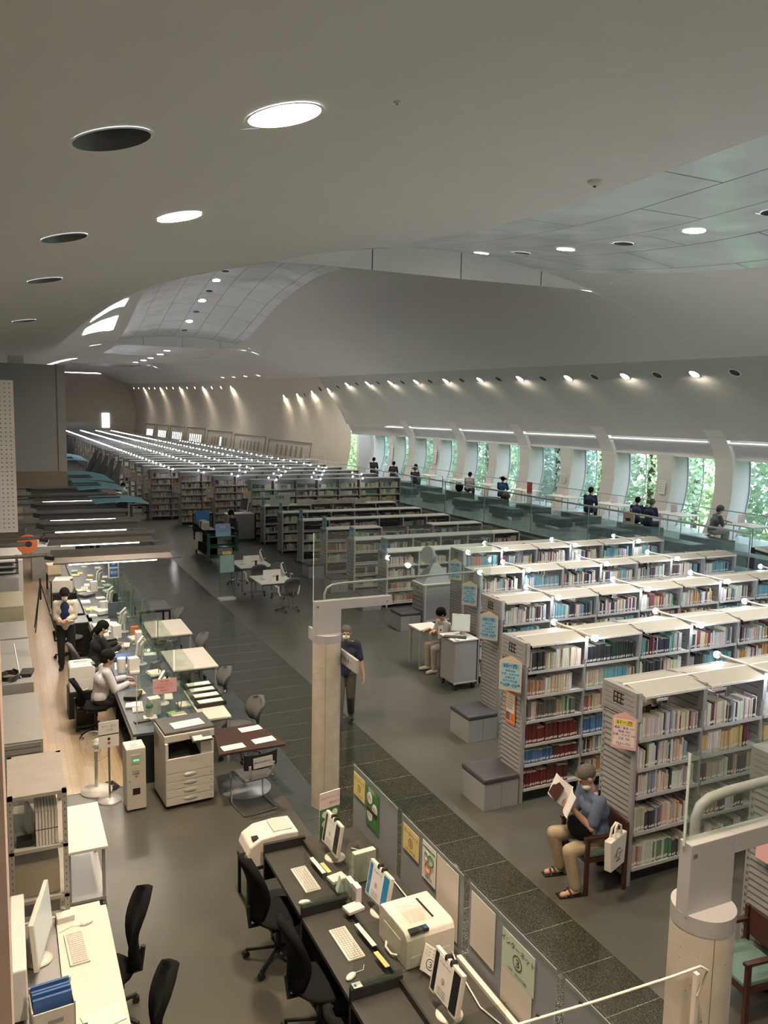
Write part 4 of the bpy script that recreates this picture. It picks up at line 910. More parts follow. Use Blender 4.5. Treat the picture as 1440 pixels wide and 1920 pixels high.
def table(name, label, x0, x1, y0, y1, top, leg, z=.70, cat='table', group=None, r=.02):
    t = thing(name, label, cat, ((x0+x1)/2, (y0+y1)/2, 0), 0, group); a, c = (x1-x0)/2, (y1-y0)/2; MB().box(-a, a, -c, c, z-.03, z, top).build('table_top', t, .004)
    MB().box(-a+.04, a-.04, -c+.04, c-.04, z-.07, z-.03, leg).build('apron', t)
    for sx in (-1, 1):
        for sy in (-1, 1): MB().box(sx*(a-.04)-r, sx*(a-.04)+r, sy*(c-.04)-r, sy*(c-.04)+r, 0, z-.06, leg).build('leg', t)
    return t
def sheets(label, loc, rz, w=.21, h=.30, m=None, n=1, t_=.002, cat='paper', nm='paper_sheet', txt=None):
    b = MB(); b.box(-w/2, w/2, -h/2, h/2, 0, t_*n, m or M_paper)
    if txt: b.text(txt, .03, (0, h*.3, t_*n+.001), (1, 0, 0), (0, 1, 0), M_ink)
    o = b.build(nm); o.location = loc; o.rotation_euler = (0, 0, R(rz)); return tag(o, label, cat)
def boxthing(nm, label, cat, loc, rz, size, m, bevel=.004, lid=None):
    t = thing(nm, label, cat, loc, rz); a, c, d = size; MB().box(-a/2, a/2, -c/2, c/2, 0, d, m).build('body', t, bevel)
    if lid: MB().box(-a/2-.005, a/2+.005, -c/2-.005, c/2+.005, d, d+.02, lid).build('lid', t, .003)
    return t
# ---------------- database desk in the foreground ----------------
DT = .72
t = thing('computer_desk', 'long charcoal desk of internet stations with sunken keyboard wells', 'desk', (2.2, 1.9, 0)); Y1 = 7.33-1.9
b = MB(); b.box(.42, 1.0, 0, Y1, DT-.03, DT, M_desk); b.build('rear_top', t, .002)
b = MB(); b.box(0, .40, 0, Y1, DT-.10, DT-.06, M_desk); b.box(.40, .42, 0, Y1, DT-.10, DT, M_deskdark); b.build('keyboard_shelf', t)
b = MB(); b.box(.45, .48, .02, Y1-.02, .05, DT-.1, M_deskdark); b.box(.9, .93, .02, Y1-.02, 0, DT-.03, M_deskdark); b.build('modesty_panel', t)
M0 = 0
for y in (7.31, 6.19, 5.09, 3.98, 2.87): MB().box(0, .43, y-1.9-.02, y-1.9+.02, DT-.34, DT+.03, M_deskdark).build('side_divider', t)
for y in (7.30, 6.19, 5.09, 3.98): MB().box(.43, .99, y-1.9-.015, y-1.9+.015, .0, DT-.03, M_deskdark).build('leg_panel', t)
for y in (6.25, 5.13, 4.0): MB().box(.43, 1.0, y-1.9-.002, y-1.9+.002, DT, DT+.001, M_black).build('joint', t)
for k, y in enumerate((6.19, 5.09, 3.98)):
    t = thing('acrylic_partition', 'clear acrylic partition standing between desk stations, %s from the back' % ordn[k], 'partition', (2.2, y, DT+.03), 0, 'acrylic partitions on the computer desk')
    MB().box(.02, .62, -.003, .003, .02, .50, M_clear).build('sheet', t); b = MB(); b.box(0, .43, -.035, .035, 0, .012, M_clear); b.box(0, .43, -.012, -.006, .01, .035, M_clear); b.box(0, .43, .006, .012, .01, .035, M_clear); b.build('foot', t)
tag(MB().box(2.22, 2.29, 5.06, 5.12, DT+.045, DT+.047, M_paper).box(2.23, 2.25, 5.075, 5.105, DT+.047, DT+.0475, M_blue).build('sticker'), 'small blue and white sticker on the middle desk partition foot', 'sticker')
def sta(k): return ('farthest', 'middle', 'nearest')[k]
keyboard('beige keyboard in the farthest desk well', (2.42, 6.70, DT-.06), 91); keyboard('beige keyboard in the middle desk well', (2.42, 5.69, DT-.06), 91)
mouse('white mouse beside the farthest desk keyboard', (2.29, 6.36, DT-.06), 80, [(0, -.05, .01), (-.06, -.10, .01), (-.08, -.16, .01)]); mouse('white mouse with looped cable beside the middle keyboard', (2.30, 5.31, DT-.06), -60)
monitor('white monitor clipped with a notice, farthest on the dark desk', (2.75, 6.86, DT), -88, M_black, .37, .31, True, 9, .25, None, ('⑤', 'データベース'))
monitor('white monitor with blue screen and notice, next to the laser printer', (2.80, 5.89, DT), -86, M_screenblue, .37, .31, True, 10, .25, None, ('⑥', 'データベース'))
monitor('white monitor with paper number 3 sheet, nearest on the dark desk', (2.74, 4.60, DT), -88, M_black, .37, .33, True, 9, .26, None, ('③', 'インターネット'))
def laser_printer(label, loc, rz, s=(.40, .42, .27), m=None):
    m = m or M_cream; t = thing('laser_printer', label, 'printer', loc, rz); a, c, d = s; prof_ = [(-c/2, 0), (c/2, 0), (c/2, d-.03), (c/2-.03, d), (-c/2+.06, d), (-c/2+.02, d-.02), (-c/2, d-.06)]
    MB().prism(prof_, 'x', -a/2, a/2, m).build('body', t, .012)
    b = MB(); b.add([(-a*.30, -c*.28, d+.002), (a*.18, -c*.28, d+.002), (a*.18, c*.12, d+.002), (-a*.30, c*.30, d+.002)], [(0, 1, 2, 3)], M_paperwell); b.box(a*.16, a*.2, -c*.26, c*.3, d+.001, d+.006, M_black); b.build('output_tray', t)
    b = MB(); b.box(-a*.42, -a*.05, -c/2+.0, -c/2+.055, d-.02, d+.006, M_black); b.box(-a*.13, -a*.07, -c/2+.01, -c/2+.04, d+.006, d+.008, M_blue); b.build('control_panel', t)
    b = MB(); b.box(-a*.4, a*.4, -c/2-.004, -c/2, .03, .1, m); b.box(-a*.12, a*.12, -c/2-.014, -c/2-.004, .07, .085, m); b.build('paper_drawer', t)
    b = MB(); b.box(-a/2-.003, -a/2, -c*.3, c*.3, .06, .2, m); b.tube([(-a/2, -c*.2, .04), (-a/2-.03, -c*.1, .03), (-a/2-.03, c*.1, .03), (-a/2, c*.2, .04)], .01, m, 6); b.build('side_cover', t)
    return t
M_paperwell = mk('printer_tray', (.55, .52, .46), .5, var=.02)
laser_printer('large white laser printer standing on the charcoal desk', (2.90, 5.38, DT), 2, (.44, .48, .30))
t = thing('number_card', 'tilted white card with number 3 leaning by the printer', 'card', (2.80, 4.98, DT), -72); b = MB(); T = Matrix.Translation((0, 0, .04)) @ Matrix.Rotation(R(-18), 4, 'X'); b.M = T; b.box(-.09, .09, -.003, .003, 0, .20, M_paper); b.text('③', .10, (0, -.005, .07), (1, 0, 0), (0, 0, 1), M_ink)
for q in range(3): b.text('インターネット席', .018, (0, -.005, .18-q*.024), (1, 0, 0), (0, 0, 1), M_ink)
b.build('sheet', t); MB().tube([(-.05, -.04, .01), (-.05, 0, .04), (.05, 0, .04), (.05, -.04, .01)], .005, M_black, 5).build('easel', t)
# file holder with leaflets, small tent cards, notes, rulers
t = thing('leaflet_holder', 'clear box of pale leaflets between the two far monitors', 'holder', (2.88, 6.40, DT), 4); b = MB(); b.box(-.13, .13, -.05, -.045, 0, .30, M_clear); b.box(-.13, .13, .045, .05, 0, .30, M_clear); b.box(-.13, -.125, -.05, .05, 0, .30, M_clear); b.box(.125, .13, -.05, .05, 0, .30, M_clear); b.build('box', t)
MB().box(-.11, .11, -.035, .03, .01, .29, M_cream).build('leaflets', t)
t = thing('leaflet_tray', 'low clear tray of pink and white slips near the blue-screen monitor', 'holder', (2.68, 6.18, DT), 92); b = MB(); b.box(-.14, .14, -.04, -.036, 0, .13, M_clear); b.box(-.14, .14, .036, .04, 0, .13, M_clear); b.box(-.14, .14, -.04, .04, 0, .004, M_clear); b.build('tray', t); MB().box(-.12, -.02, -.03, .02, .005, .16, M_pinksheet).box(.0, .12, -.03, .02, .005, .14, M_paper).build('slips', t)
t = thing('tent_card', 'small folded tent card in front of the leaflet box', 'card', (2.62, 6.33, DT), 80); b = MB(); b.prism([(-.035, 0), (.035, 0), (0, .13)], 'x', -.04, .04, M_mint); b.build('card', t)
boxthing('router', 'flat white box beside the far notice monitor', 'device', (2.66, 6.50, DT), 10, (.16, .12, .03), M_white); boxthing('router', 'flat white box beside the blue-screen monitor', 'device', (2.62, 6.02, DT), 10, (.16, .12, .03), M_white)
for i, (x, y, m, l, w) in enumerate([(2.575, 6.79, M_paper, .30, 'white strip label by the farthest keyboard'), (2.63, 6.72, M_yellow, .18, 'yellow strip label by the farthest keyboard'), (2.575, 5.66, M_paper, .32, 'white strip label by the middle keyboard'), (2.57, 5.33, M_yellow, .20, 'yellow strip label by the middle mouse')]):
    sheets(w, (x, y, DT+.001), 4, .04, l, m, 3, .002, 'label', 'strip_label')
sheets('small black square notice on the desk below the green poster', (3.02, 6.93, DT+.001), 8, .09, .08, M_black, 1)
# cable duct, wires
t = thing('cable_duct', 'beige cable duct running along the desk behind the near printer', 'cable duct', (3.14, 2.0, DT)); MB().box(-.02, .02, 0, 3.1, 0, .03, M_cream).build('duct', t); MB().box(-.1, -.03, .3, .7, -.001, .001, M_black).box(-.1, -.03, 1.3, 1.7, -.001, .001, M_black).build('slot', t)
for i, p in enumerate([[(2.95, 6.86, .78), (3.08, 6.75, .76), (3.12, 6.3, .74), (3.1, 5.75, .76)], [(3.12, 5.2, .76), (3.05, 4.9, .74), (3.0, 4.55, .74), (3.08, 4.2, .74)]]):
    tag(MB().tube(p, .006, M_white, 6).build('cable'), ['white cable looping behind the leaflet box to the printer', 'white cable from the printer past the nearest monitor'][i], 'cable')
# frosted screen panels with taped sheets
edges = [(7.43, 6.39), (6.29, 5.18), (5.08, 3.98), (3.88, 2.80), (2.70, 1.6)]
for k, (ya, yb) in enumerate(edges):
    t = thing('frosted_panel', 'frosted grey screen panel behind the desk, %s from the back' % ordn[k], 'screen panel', (3.215, yb, 0), 0, 'frosted panels along the granite path')
    MB().box(-.004, .004, 0, ya-yb, .15, 1.36, M_frost).build('sheet', t); MB().box(-.012, .012, -.06, ya-yb+.06, 1.335, 1.375, M_clear).build('top_channel', t); MB().box(-.02, .02, .05, .09, 0, .3, M_steel).box(-.02, .02, ya-yb-.09, ya-yb-.05, 0, .3, M_steel).build('foot', t)
def poster(label, yh, yl, z1, z0, m, draw=None, cat='poster'):
    t = thing('poster', label, cat, (3.205, yl, z0)); w, h = yh-yl, z1-z0; b = MB(); b.box(-.003, 0, 0, w, 0, h, m); b.build('sheet', t)
    if draw:
        b = MB(); draw(b, w, h); b.build('print', t)
    return t
FX = ((0, -1, 0), (0, 0, 1))
def dnum(n, head):
    def f(b, w, h):
        b.text(head, w*.15, (-.005, w*.5, h*.76), *FX, M_ink); b.text(n, w*.34, (-.005, w*.5, h*.42), *FX, M_ink); b.text('(予約・受付が必要)', w*.07, (-.005, w*.5, h*.12), *FX, M_ink)
    return f
poster('yellow sheet numbered 7 taped to the farthest frosted panel', 7.40, 7.12, 1.30, 1.06, M_yellow, dnum('⑦', 'データベース'))
poster('yellow sheet numbered 5 taped to the second frosted panel', 6.24, 5.93, 1.30, 1.06, M_yellow, dnum('⑤', 'データベース'))
poster('mint sheet numbered 3 taped to the third frosted panel', 4.60, 4.20, 1.29, .99, M_mint, dnum('③', 'インターネット'))
poster('mint sheet at the bottom right screen panel', 3.35, 2.95, 1.29, .99, M_mint, dnum('②', 'インターネット'))
def dgreen(b, w, h):
    for y, z, s in ((.7, .72, 1), (.3, .52, 1), (.68, .28, 1)): b.lathe([(0, 0), (.001, 0)], (0, 0, 0), M_paper, 4) if False else b.cyl((-.006, w*y, h*z), (-.003, w*y, h*z), w*.2, M_paper, 16)
    b.box(-.007, -.003, w*.1, w*.9, h*.36, h*.46, M_redwood); b.text('図書館へ', w*.16, (-.007, w*.5, h*.93), *FX, M_paper)
    for y, z in ((.7, .72), (.3, .52), (.68, .28)): b.text('調べ', w*.13, (-.008, w*y, h*z), *FX, M_green)
poster('green poster with white speech bubbles on the farthest frosted panel', 7.08, 6.78, 1.30, .90, M_green, dgreen)
def dring(b, w, h):
    b.box(-.005, -.003, w*.05, w*.95, h*.84, h*.88, M_green)
    for (y, z, m, r_) in ((.55, .38, M_orange, .2), (.35, .62, M_green, .2), (.65, .66, M_steel, .16)):
        b.tube([(-.006, w*y+math.cos(a*.5)*w*r_, h*z+math.sin(a*.5)*w*r_) for a in range(14)], .006, m, 5)
    b.text('検索の窓', w*.13, (-.006, w*.5, h*.1), *FX, M_ink)
poster('white poster with coloured rings on the second frosted panel', 5.86, 5.62, 1.33, .99, M_paper, dring)
for lab, a, c, z1, z0, m in (('long blank cream sheet at the edge of the second panel', 5.60, 5.24, 1.33, .74, M_cream), ('blank pinkish sheet on the third frosted panel', 5.04, 4.70, 1.32, .86, M_cream), ('blank cream sheet below the mint number 3 sheet', 4.60, 4.22, .985, .72, M_cream)): poster(lab, a, c, z1, z0, m)
# database poster stand at the desk's far end
t = thing('poster_stand', 'pink and green Japanese poster on a stand behind the far monitor', 'poster', (2.86, 7.22, DT), 12); b = MB(); b.box(-.12, .12, -.004, .004, .02, .50, M_paper); b.box(-.12, .12, -.006, -.004, .02, .33, M_green); b.box(-.12, .12, -.0055, -.004, .33, .50, M_pinksheet); b.build('sheet', t)
b = MB(); b.text('ジャパンナレッジ', .028, (0, -.0075, .44), (1, 0, 0), (0, 0, 1), M_ink); b.text('使えます', .03, (.05, -.0075, .38), (1, 0, 0), (0, 0, 1), M_pinkink)
for x, z in ((-.06, .27), (-.06, .17), (.06, .27)): b.cyl((x, -.0075, z), (x, -.006, z), .035, M_paper, 14)
b.build('print', t); MB().box(-.08, .08, -.05, .05, 0, .02, M_black).build('foot', t)
# white printer on a black rack at the desk end
t = thing('printer_rack', 'black perforated steel rack under the curved white printer', 'rack', (2.34, 7.62, 0)); b = MB()
for x in (-.26, .26):
    for y in (-.17, .17): b.box(x-.015, x+.015, y-.015, y+.015, 0, .46, M_black)
b.build('post', t); MB().box(-.28, .28, -.19, .19, .42, .44, M_black).build('shelf', t)
t = thing('inkjet_printer', 'cream curved-top printer on a black rack at the far desk end', 'printer', (2.34, 7.62, .44)); b = MB(); b.prism([(-.27, 0), (.27, 0), (.27, .30), (.1, .31), (-.12, .29), (-.24, .22), (-.27, .14)], 'y', -.18, .18, M_cream); b.build('body', t, .015)
MB().box(.02, .22, -.12, .14, .305, .318, M_paperwell).build('tray', t); MB().box(-.2, -.1, -.13, -.06, .262, .28, M_black).build('panel', t)
# desk chairs
for k, (x, y, rz) in enumerate([(2.13, 6.62, -82), (2.17, 5.62, -86), (2.15, 4.52, -88)]): task_chair('black high-backed swivel chair at the dark desk, %s from the back' % ordn[k], (x, y, 0), rz, M_blackfab, M_black, 1.10, False, 'black swivel chairs at the computer desk')
# ---------------- bottom left workstation ----------------
t = thing('workstation_desk', 'cream white workstation desk in the bottom left corner', 'desk', (.33, 5.0, 0)); MB().box(-.07, .34, -2.2, 1.95, .69, .72, M_cream).box(-.34, -.07, -2.2, 1.95, .66, .69, M_steel).build('desk_top', t, .004)
MB().box(-.34, .30, 1.95, 1.98, .0, .70, M_white).box(-.34, .30, 1.99, 2.12, .0, .66, M_cream).build('end_panel', t)
for x, y in ((-.3, 1.9), (.3, 1.85), (-.3, -2.1), (.3, -2.1)): MB().box(x-.02, x+.02, y-.02, y+.02, 0, .66, M_steel).build('leg', t)
keyboard('cream keyboard on the white corner workstation desk', (.39, 6.42, .72), 93); mouse('cream mouse with cable on the white corner desk', (.49, 6.73, .72), -70, [(0, -.05, .01), (-.04, -.12, .01), (-.03, -.22, .005)])
monitor('white monitor seen edge-on at the corner workstation', (.14, 6.42, .70), 78, M_screenlit, .62, .38, None, 4, .30)
t = thing('terminal_unit', 'tall pinkish white device seen from above by the left wall', 'device', (-.03, 6.25, .72), 90); MB().prism([(-.5, 0), (.5, 0), (.46, .40), (.2, .44), (-.2, .44), (-.46, .36)], 'y', -.05, .05, M_white).build('housing', t, .01); MB().box(-.45, .45, -.055, -.05, .02, .06, M_steel).build('vent', t); MB().cyl((-.42, -.06, .1), (-.42, -.05, .1), .01, M_black, 8).build('button', t)
boxthing('desk_box', 'small cream box on the corner desk beside the monitor', 'box', (.33, 6.86, .72), 5, (.14, .1, .05), M_white)
t = thing('file_box', 'white file box holding blue folders on the corner desk', 'box', (.17, 5.62, .72), 4); b = MB(); b.box(-.14, .14, -.11, -.10, 0, .2, M_cream); b.box(-.14, .14, .10, .11, 0, .26, M_cream); b.box(-.14, -.13, -.11, .11, 0, .22, M_cream); b.box(.13, .14, -.11, .11, 0, .22, M_cream); b.box(-.04, .06, -.112, -.11, .10, .13, M_steel); b.build('box', t)
for q in range(4): MB().box(-.125, .125, -.06+q*.045, -.04+q*.045, .01, .27+.01*(q % 2), M_bluefold).build('folder', t)
t['label'] = 'white file box holding blue folders on the corner desk'
tb = thing('book', 'dark covered booklet on the corner desk behind the file box', 'book', (.28, 5.28, .72), 6); MB().box(-.12, .12, -.14, .14, 0, .10, M_black).build('cover', tb); MB().box(-.115, .122, -.135, .135, .01, .09, M_page).build('pages', tb)
sheets('pale translucent folder lying on the cream corner desk', (.5, 5.55, .721), 14, .26, .2, M_white, 2, .004, 'folder', 'plastic_folder')
for k, (x, y, rz) in enumerate([(.60, 6.42, 86), (.62, 5.42, 82)]): task_chair('black curved-back swivel chair at the white corner desk, %s' % ('farther one' if k == 0 else 'nearer one at the bottom edge'), (x, y, 0), rz, M_blackfab, M_black, 1.12, False, 'black chairs at the corner desk')
# near-left column slab, pegboard, grey cabinet block, steel rack
b = MB().box(-.45, -.028, 1.9, 2.3, 0, 4.45, mk('pink_concrete', (.55, .42, .34), .8, var=.08, scale=6)); b.build('wall_left', kind='structure')
t = thing('steel_rack', 'grey slotted-angle steel rack with storage boards at the left', 'rack', (-.07, 7.02, 0))
for x in (.01, .43):
    for y in (.01, .84):
        b = MB(); b.box(x-.02, x+.02, y-.02, y+.02, 0, 1.8, M_beigesteel)
        for q in range(30): b.box(x-.005, x+.005, y-.0215, y-.02, .05+q*.058, .07+q*.058, M_slot)
        b.build('post', t)
for z in (.25, .86, 1.32, 1.80): MB().box(-.01, .45, -.01, .86, z-.03, z, M_beigesteel).build('shelf', t)
for q, (x, w) in enumerate([(.20, .02), (.225, .02), (.25, .02), (.275, .02), (.30, .02), (.325, .02), (.35, .025)]):
    tb = thing('book', 'cream bound volume in the steel rack, %s from left' % ordn[q], 'book', (-.07+x, 7.04, 1.321), 0, 'cream volumes in the steel rack'); MB().box(0, w, 0, .42, 0, .30, M_page).build('pages', tb); MB().box(0, w, -.003, 0, 0, .3, M_cream).box(0, w, -.0035, -.003, .14, .15, M_slot).box(-.001, .0, 0, .42, 0, .3, M_beigebox).build('cover', tb)
boxthing('adapter_box', 'small black electronic box on the steel rack shelf', 'device', (.04, 7.12, 1.321), 0, (.12, .1, .06), M_black)
tb = thing('plastic_file', 'translucent plastic file leaning inside the steel rack', 'file', (.05, 7.3, 1.321), 12); MB().box(-.012, .012, -.12, .2, 0, .30, M_clear).box(.02, .05, -.1, .1, 0, .25, M_white).build('cover', tb)
boxthing('storage_box', 'large beige storage box on the lower board of the steel rack', 'box', (.13, 7.32, .861), 0, (.36, .5, .28), M_beigebox)
boxthing('storage_box', 'beige carton on the bottom board of the steel rack', 'box', (.13, 7.32, .251), 0, (.36, .5, .4), M_beigebox)
t = thing('trolley_table', 'white topped low trolley with black casters by the steel rack', 'trolley', (.60, 8.48, 0)); MB().box(-.2, .2, -.5, .5, .67, .70, M_white).build('table_top', t, .004); MB().box(-.18, .18, -.46, .46, .12, .15, M_steel).build('lower_frame', t)
for x in (-.16, .16):
    for y in (-.44, .44): MB().box(x-.015, x+.015, y-.015, y+.015, .1, .67, M_steel).build('leg', t); MB().cyl((x-.02, y, .05), (x+.02, y, .05), .05, M_black, 12).build('caster', t)
t = thing('partition_block', 'tall dark grey partition block at the upper left on the mezzanine', 'partition', (0, 9, 0)); MB().box(-2.4, .57, 0, .25, 4.36, 5.45, M_partgrey).build('panel', t); MB().box(.50, .58, -.012, .26, 4.36, 5.45, M_partgrey).build('edge_post', t)
MB().box(-.42, -.41, -.003, 0, 4.42, 5.42, M_slot).build('seam', t)
MB().box(-2.45, .58, -.03, .3, 4.20, 4.36, M_beambrown).build('base_beam', t); MB().box(.05, .2, .05, .15, 5.45, 5.53, M_steel).build('cap_box', t)
t = thing('pegboard', 'white perforated pegboard panel at the left edge of view', 'panel', (0, 5, 0)); b = MB(); b.box(-2.4, .052, 0, .03, 4.30, 5.155, M_pegw); b.build('board', t)
b = MB()
for i in range(5):
    for j in range(34): b.box(.028-i*.0245, .034-i*.0245, -.001, 0, 4.325+j*.0245, 4.331+j*.0245, M_slot)
b.build('holes', t)
# ---------------- hanging office lamps ----------------
def office_lamp(label, y, x0=.58, x1=2.32, z=2.80, lit=True):
    t = thing('hanging_lamp', label, 'lamp', (0, y, z), 0, 'hanging fluorescent lamps over the service desks'); b = MB()
    b.add([(x0, -.17, -.06), (x1, -.17, -.06), (x1-.04, -.10, .02), (x0+.04, -.10, .02), (x0, .06, .05), (x1, .06, .05), (x0, .2, -.02), (x1, .2, -.02)], [(0, 1, 2, 3), (3, 2, 5, 4), (4, 5, 7, 6)], M_refl); b.box(x0-.02, x1+.04, .03, .08, .04, .11, M_lampgrey); b.box(x0, x1+.12, -.18, -.165, -.07, -.05, M_lampgrey); b.build('reflector', t)
    b = MB(); b.cyl((x0+.22, -.13, -.075), (x1-.25, -.13, -.075), .018, M_tube if lit else M_white, 8); b.build('tube', t)
    b = MB(); b.tube([(-2.3, .05, .04), (.2, .05, .04), (x0, .05, .05)], .03, M_lampgrey, 6); b.cyl((x0-.1, .05, .03), (x0+.03, .05, .0), .05, M_black, 8); b.build('support_rod', t)
    if lit: area_lamp('fluorescent_lamp', ((x0+x1)/2, y-.13, z-.10), x1-x0-.4, 22, (1, .86, .68), (0, 0, 0), 180, .05)
    return t
for k, y in enumerate([12.75, 14.55, 16.2, 17.9, 19.6, 21.6, 23.6, 26, 28.5]): office_lamp('long grey reflector lamp above the staff desks, %s from the front' % ordn[k], y, .58, 2.32, 2.80, True)  # rear tubes are lit too, added glow to brighten the blue canopies
for k, (y0, y1, x0) in enumerate([(18.5, 20.2, 1.74), (21.8, 24.3, 1.66), (24.5, 28.3, 1.7), (34.5, 40, 1.9)]):
    t = thing('blue_canopy', 'pale blue translucent sheet canopy over the far service desks, %s from front' % ordn[k], 'canopy', (0, y0, 2.97), 0, 'pale blue canopies'); b = MB(); n = 8; vs = []
    for i in range(n+1):
        u = i/n; x = x0+1.15*u; z = .06*math.sin(u*math.pi*.9)-.05*u; vs += [(x, 0, z), (x-.35*0, (y1-y0)*(1-.25*u*u), z), (x, 0, z-.012), (x, (y1-y0)*(1-.25*u*u), z-.012)]
    b.add(vs, [f for i in range(n) for f in ((4*i, 4*i+4, 4*i+5, 4*i+1), (4*i+2, 4*i+3, 4*i+7, 4*i+6), (4*i, 4*i+2, 4*i+6, 4*i+4), (4*i+1, 4*i+5, 4*i+7, 4*i+3))], M_canopy); b.build('sheet', t)
    for yy in (.6, 1.2): MB().tube([(-2.48, yy, .06), (x0+.6, yy, .07)], .02, M_lampgrey, 5).build('rod', t)
# ---------------- copier corner ----------------
t = thing('photocopier', 'big cream photocopier with four paper drawers and flatbed lid', 'photocopier', (1.98, 10.18, 0), 4); w, d = .31, .30
MB().box(-w, w, -d, d, .04, .66, M_copier).build('cabinet', t, .006); MB().box(-w+.03, w-.03, -d+.03, d-.03, 0, .04, M_black).build('plinth', t)
for k, z in enumerate((.05, .155, .26, .365)):
    q = MB().box(-w+.005, w-.005, -d-.012, -d, z, z+.098, M_copier).build('paper_drawer', t, .003); MB().ell((.0, -d-.014, z+.06), (.09, .012, .026), M_steelwhite, 16, 6).build('handle', q)
MB().box(-w+.005, w-.005, -d-.01, -d, .47, .66, M_copier).build('front_door', t, .003)
b = MB(); b.box(-w, w, .05, d, .66, .86, M_copier); b.box(-w, -w+.04, -d, d, .66, .86, M_copier); b.box(w-.17, w, -d, d, .66, .84, M_copier); b.build('upper_body', t, .004)
MB().add([(-w+.04, -d+.01, .662), (w-.17, -d+.01, .662), (w-.17, .05, .74), (-w+.04, .05, .70)], [(0, 1, 2, 3)], M_black).build('output_tray', t)
MB().box(-w-.0, w+.02, -d+.04, d, .86, .95, M_copier).build('scanner', t, .006); MB().box(-w+.01, w+.03, -d+.06, d, .95, .985, M_dkgrey).build('flatbed_lid', t, .006)
b = MB(); b.M = Matrix.Translation((.13, -d+.0, .90)) @ Matrix.Rotation(R(18), 4, 'X'); b.box(-.12, .14, -.10, .04, -.01, .015, M_dkgrey); b.box(-.10, .02, -.09, .0, .015, .018, M_cream); b.box(-.04, .13, -.10, -.05, .018, .02, M_pinksheet); b.build('control_panel', t)
MB().text('RICOH', .026, (.03, -d-.0125, .60), (1, 0, 0), (0, 0, 1), M_steel).build('logo', t); b = MB()
for k in range(4): b.box(w-.05, w-.03, -d-.0135, -d-.012, .08+k*.105, .10+k*.105, M_steel)
b.build('drawer_marks', t)
sheets('wrinkled papers lying on the photocopier lid', (2.02, 10.14, .987), 8, .40, .22, M_paper, 2, .003)
t = thing('card_kiosk', 'narrow cream coin and card machine beside the photocopier', 'machine', (1.35, 10.13, 0), 2); MB().box(-.12, .12, -.14, .14, .02, .82, M_copier).build('housing', t, .012); MB().box(-.11, .11, -.12, .12, 0, .02, M_black).build('plinth', t)
b = MB(); b.box(-.05, .05, -.148, -.14, .62, .74, M_steelwhite); b.box(-.035, .035, -.151, -.148, .66, .68, mk('green_glow', (.1, .6, .2), emit=(.05, .8, .2), es=1.2)); b.build('card_slot', t)
b = MB(); b.box(-.07, .05, -.142, -.14, .56, .585, M_yellow); b.text('ｺｲﾝｷｯﾄ', .03, (0, -.143, .52), (1, 0, 0), (0, 0, 1), M_ink); b.text('料金表示', .024, (0, -.143, .49), (1, 0, 0), (0, 0, 1), M_ink); b.cyl((0, -.146, .455), (0, -.14, .455), .014, M_orange, 12); b.cyl((-.08, -.146, .40), (-.08, -.14, .40), .014, M_steel, 12); b.build('front_labels', t)
MB().box(-.045, .045, -.145, -.14, .22, .30, M_black).box(-.03, .03, -.147, -.145, .235, .285, M_redwood).build('return_slot', t); MB().box(-.08, .09, -.1, .08, .82, .826, M_white).box(-.05, .03, -.05, .03, .826, .83, M_steel).build('top_plate', t)
t = thing('sign_stand', 'pole sign stand with two white plates beside the fan', 'sign', (1.08, 10.42, 0)); MB().lathe([(.15, 0), (.15, .015), (.02, .03)], (0, 0, 0), M_steelwhite, 28).build('base', t); MB().cyl((0, 0, .02), (0, 0, .95), .014, M_chrome, 10).build('pole', t)
b = MB(); b.obox((0, -.02, .98), (.25, .008, .17), M_paper, rz=6); b.obox((0, -.02, .80), (.25, .008, .16), M_paper, rz=6); b.obox((0, -.02, .892), (.25, .009, .012), M_ink, rz=6); b.text('受付・案内', .035, (0, -.028, 1.0), (.99, .1, 0), (0, 0, 1), M_steel); b.text('ご利用', .035, (0, -.028, .95), (.99, .1, 0), (0, 0, 1), M_steel); b.text('●', .05, (0, -.028, .83), (1, .1, 0), (0, 0, 1), M_ink); b.text('▼', .05, (0, -.028, .77), (1, .1, 0), (0, 0, 1), M_pinkink); b.build('plate', t)
t = thing('electric_fan', 'white pedestal fan with round wire guard on the wooden floor', 'fan', (.95, 10.75, 0)); MB().lathe([(.2, 0), (.2, .02), (.08, .05), (.03, .06)], (0, 0, 0), M_white, 28).build('base', t); MB().cyl((0, 0, .05), (0, 0, .55), .022, M_white, 10).build('pole', t)
MB().ell((.02, -.02, .66), (.06, .09, .065), M_white, 14, 8).build('motor', t); b = MB(); T = Matrix.Translation((-.02, -.14, .68)) @ Matrix.Rotation(R(-25), 4, 'Z')
b.M = T
for k in range(44):
    a = 2*math.pi*k/44; c, s = math.cos(a), math.sin(a); b.tube([(.03*c, -.06, .03*s), (.14*c, -.055, .14*s), (.2*c, 0, .2*s), (.14*c, .05, .14*s)], .0012, M_white, 3)
for r_, y in ((.2, 0), (.1, -.06), (.03, -.062)): b.tube([(r_*math.cos(2*math.pi*k/24), y, r_*math.sin(2*math.pi*k/24)) for k in range(25)], .004, M_white, 5)
b.build('guard', t)
b = MB(); b.M = T
for k in range(5):
    a = 2*math.pi*k/5; vs = [(.02*math.cos(a), 0, .02*math.sin(a)), (.16*math.cos(a-.3), .02, .16*math.sin(a-.3)), (.17*math.cos(a), 0, .17*math.sin(a)), (.16*math.cos(a+.35), -.02, .16*math.sin(a+.35))]; b.add(vs, [(0, 1, 2, 3)], M_clear)
b.cyl((0, -.03, 0), (0, .03, 0), .03, M_white, 12); b.build('blades', t)
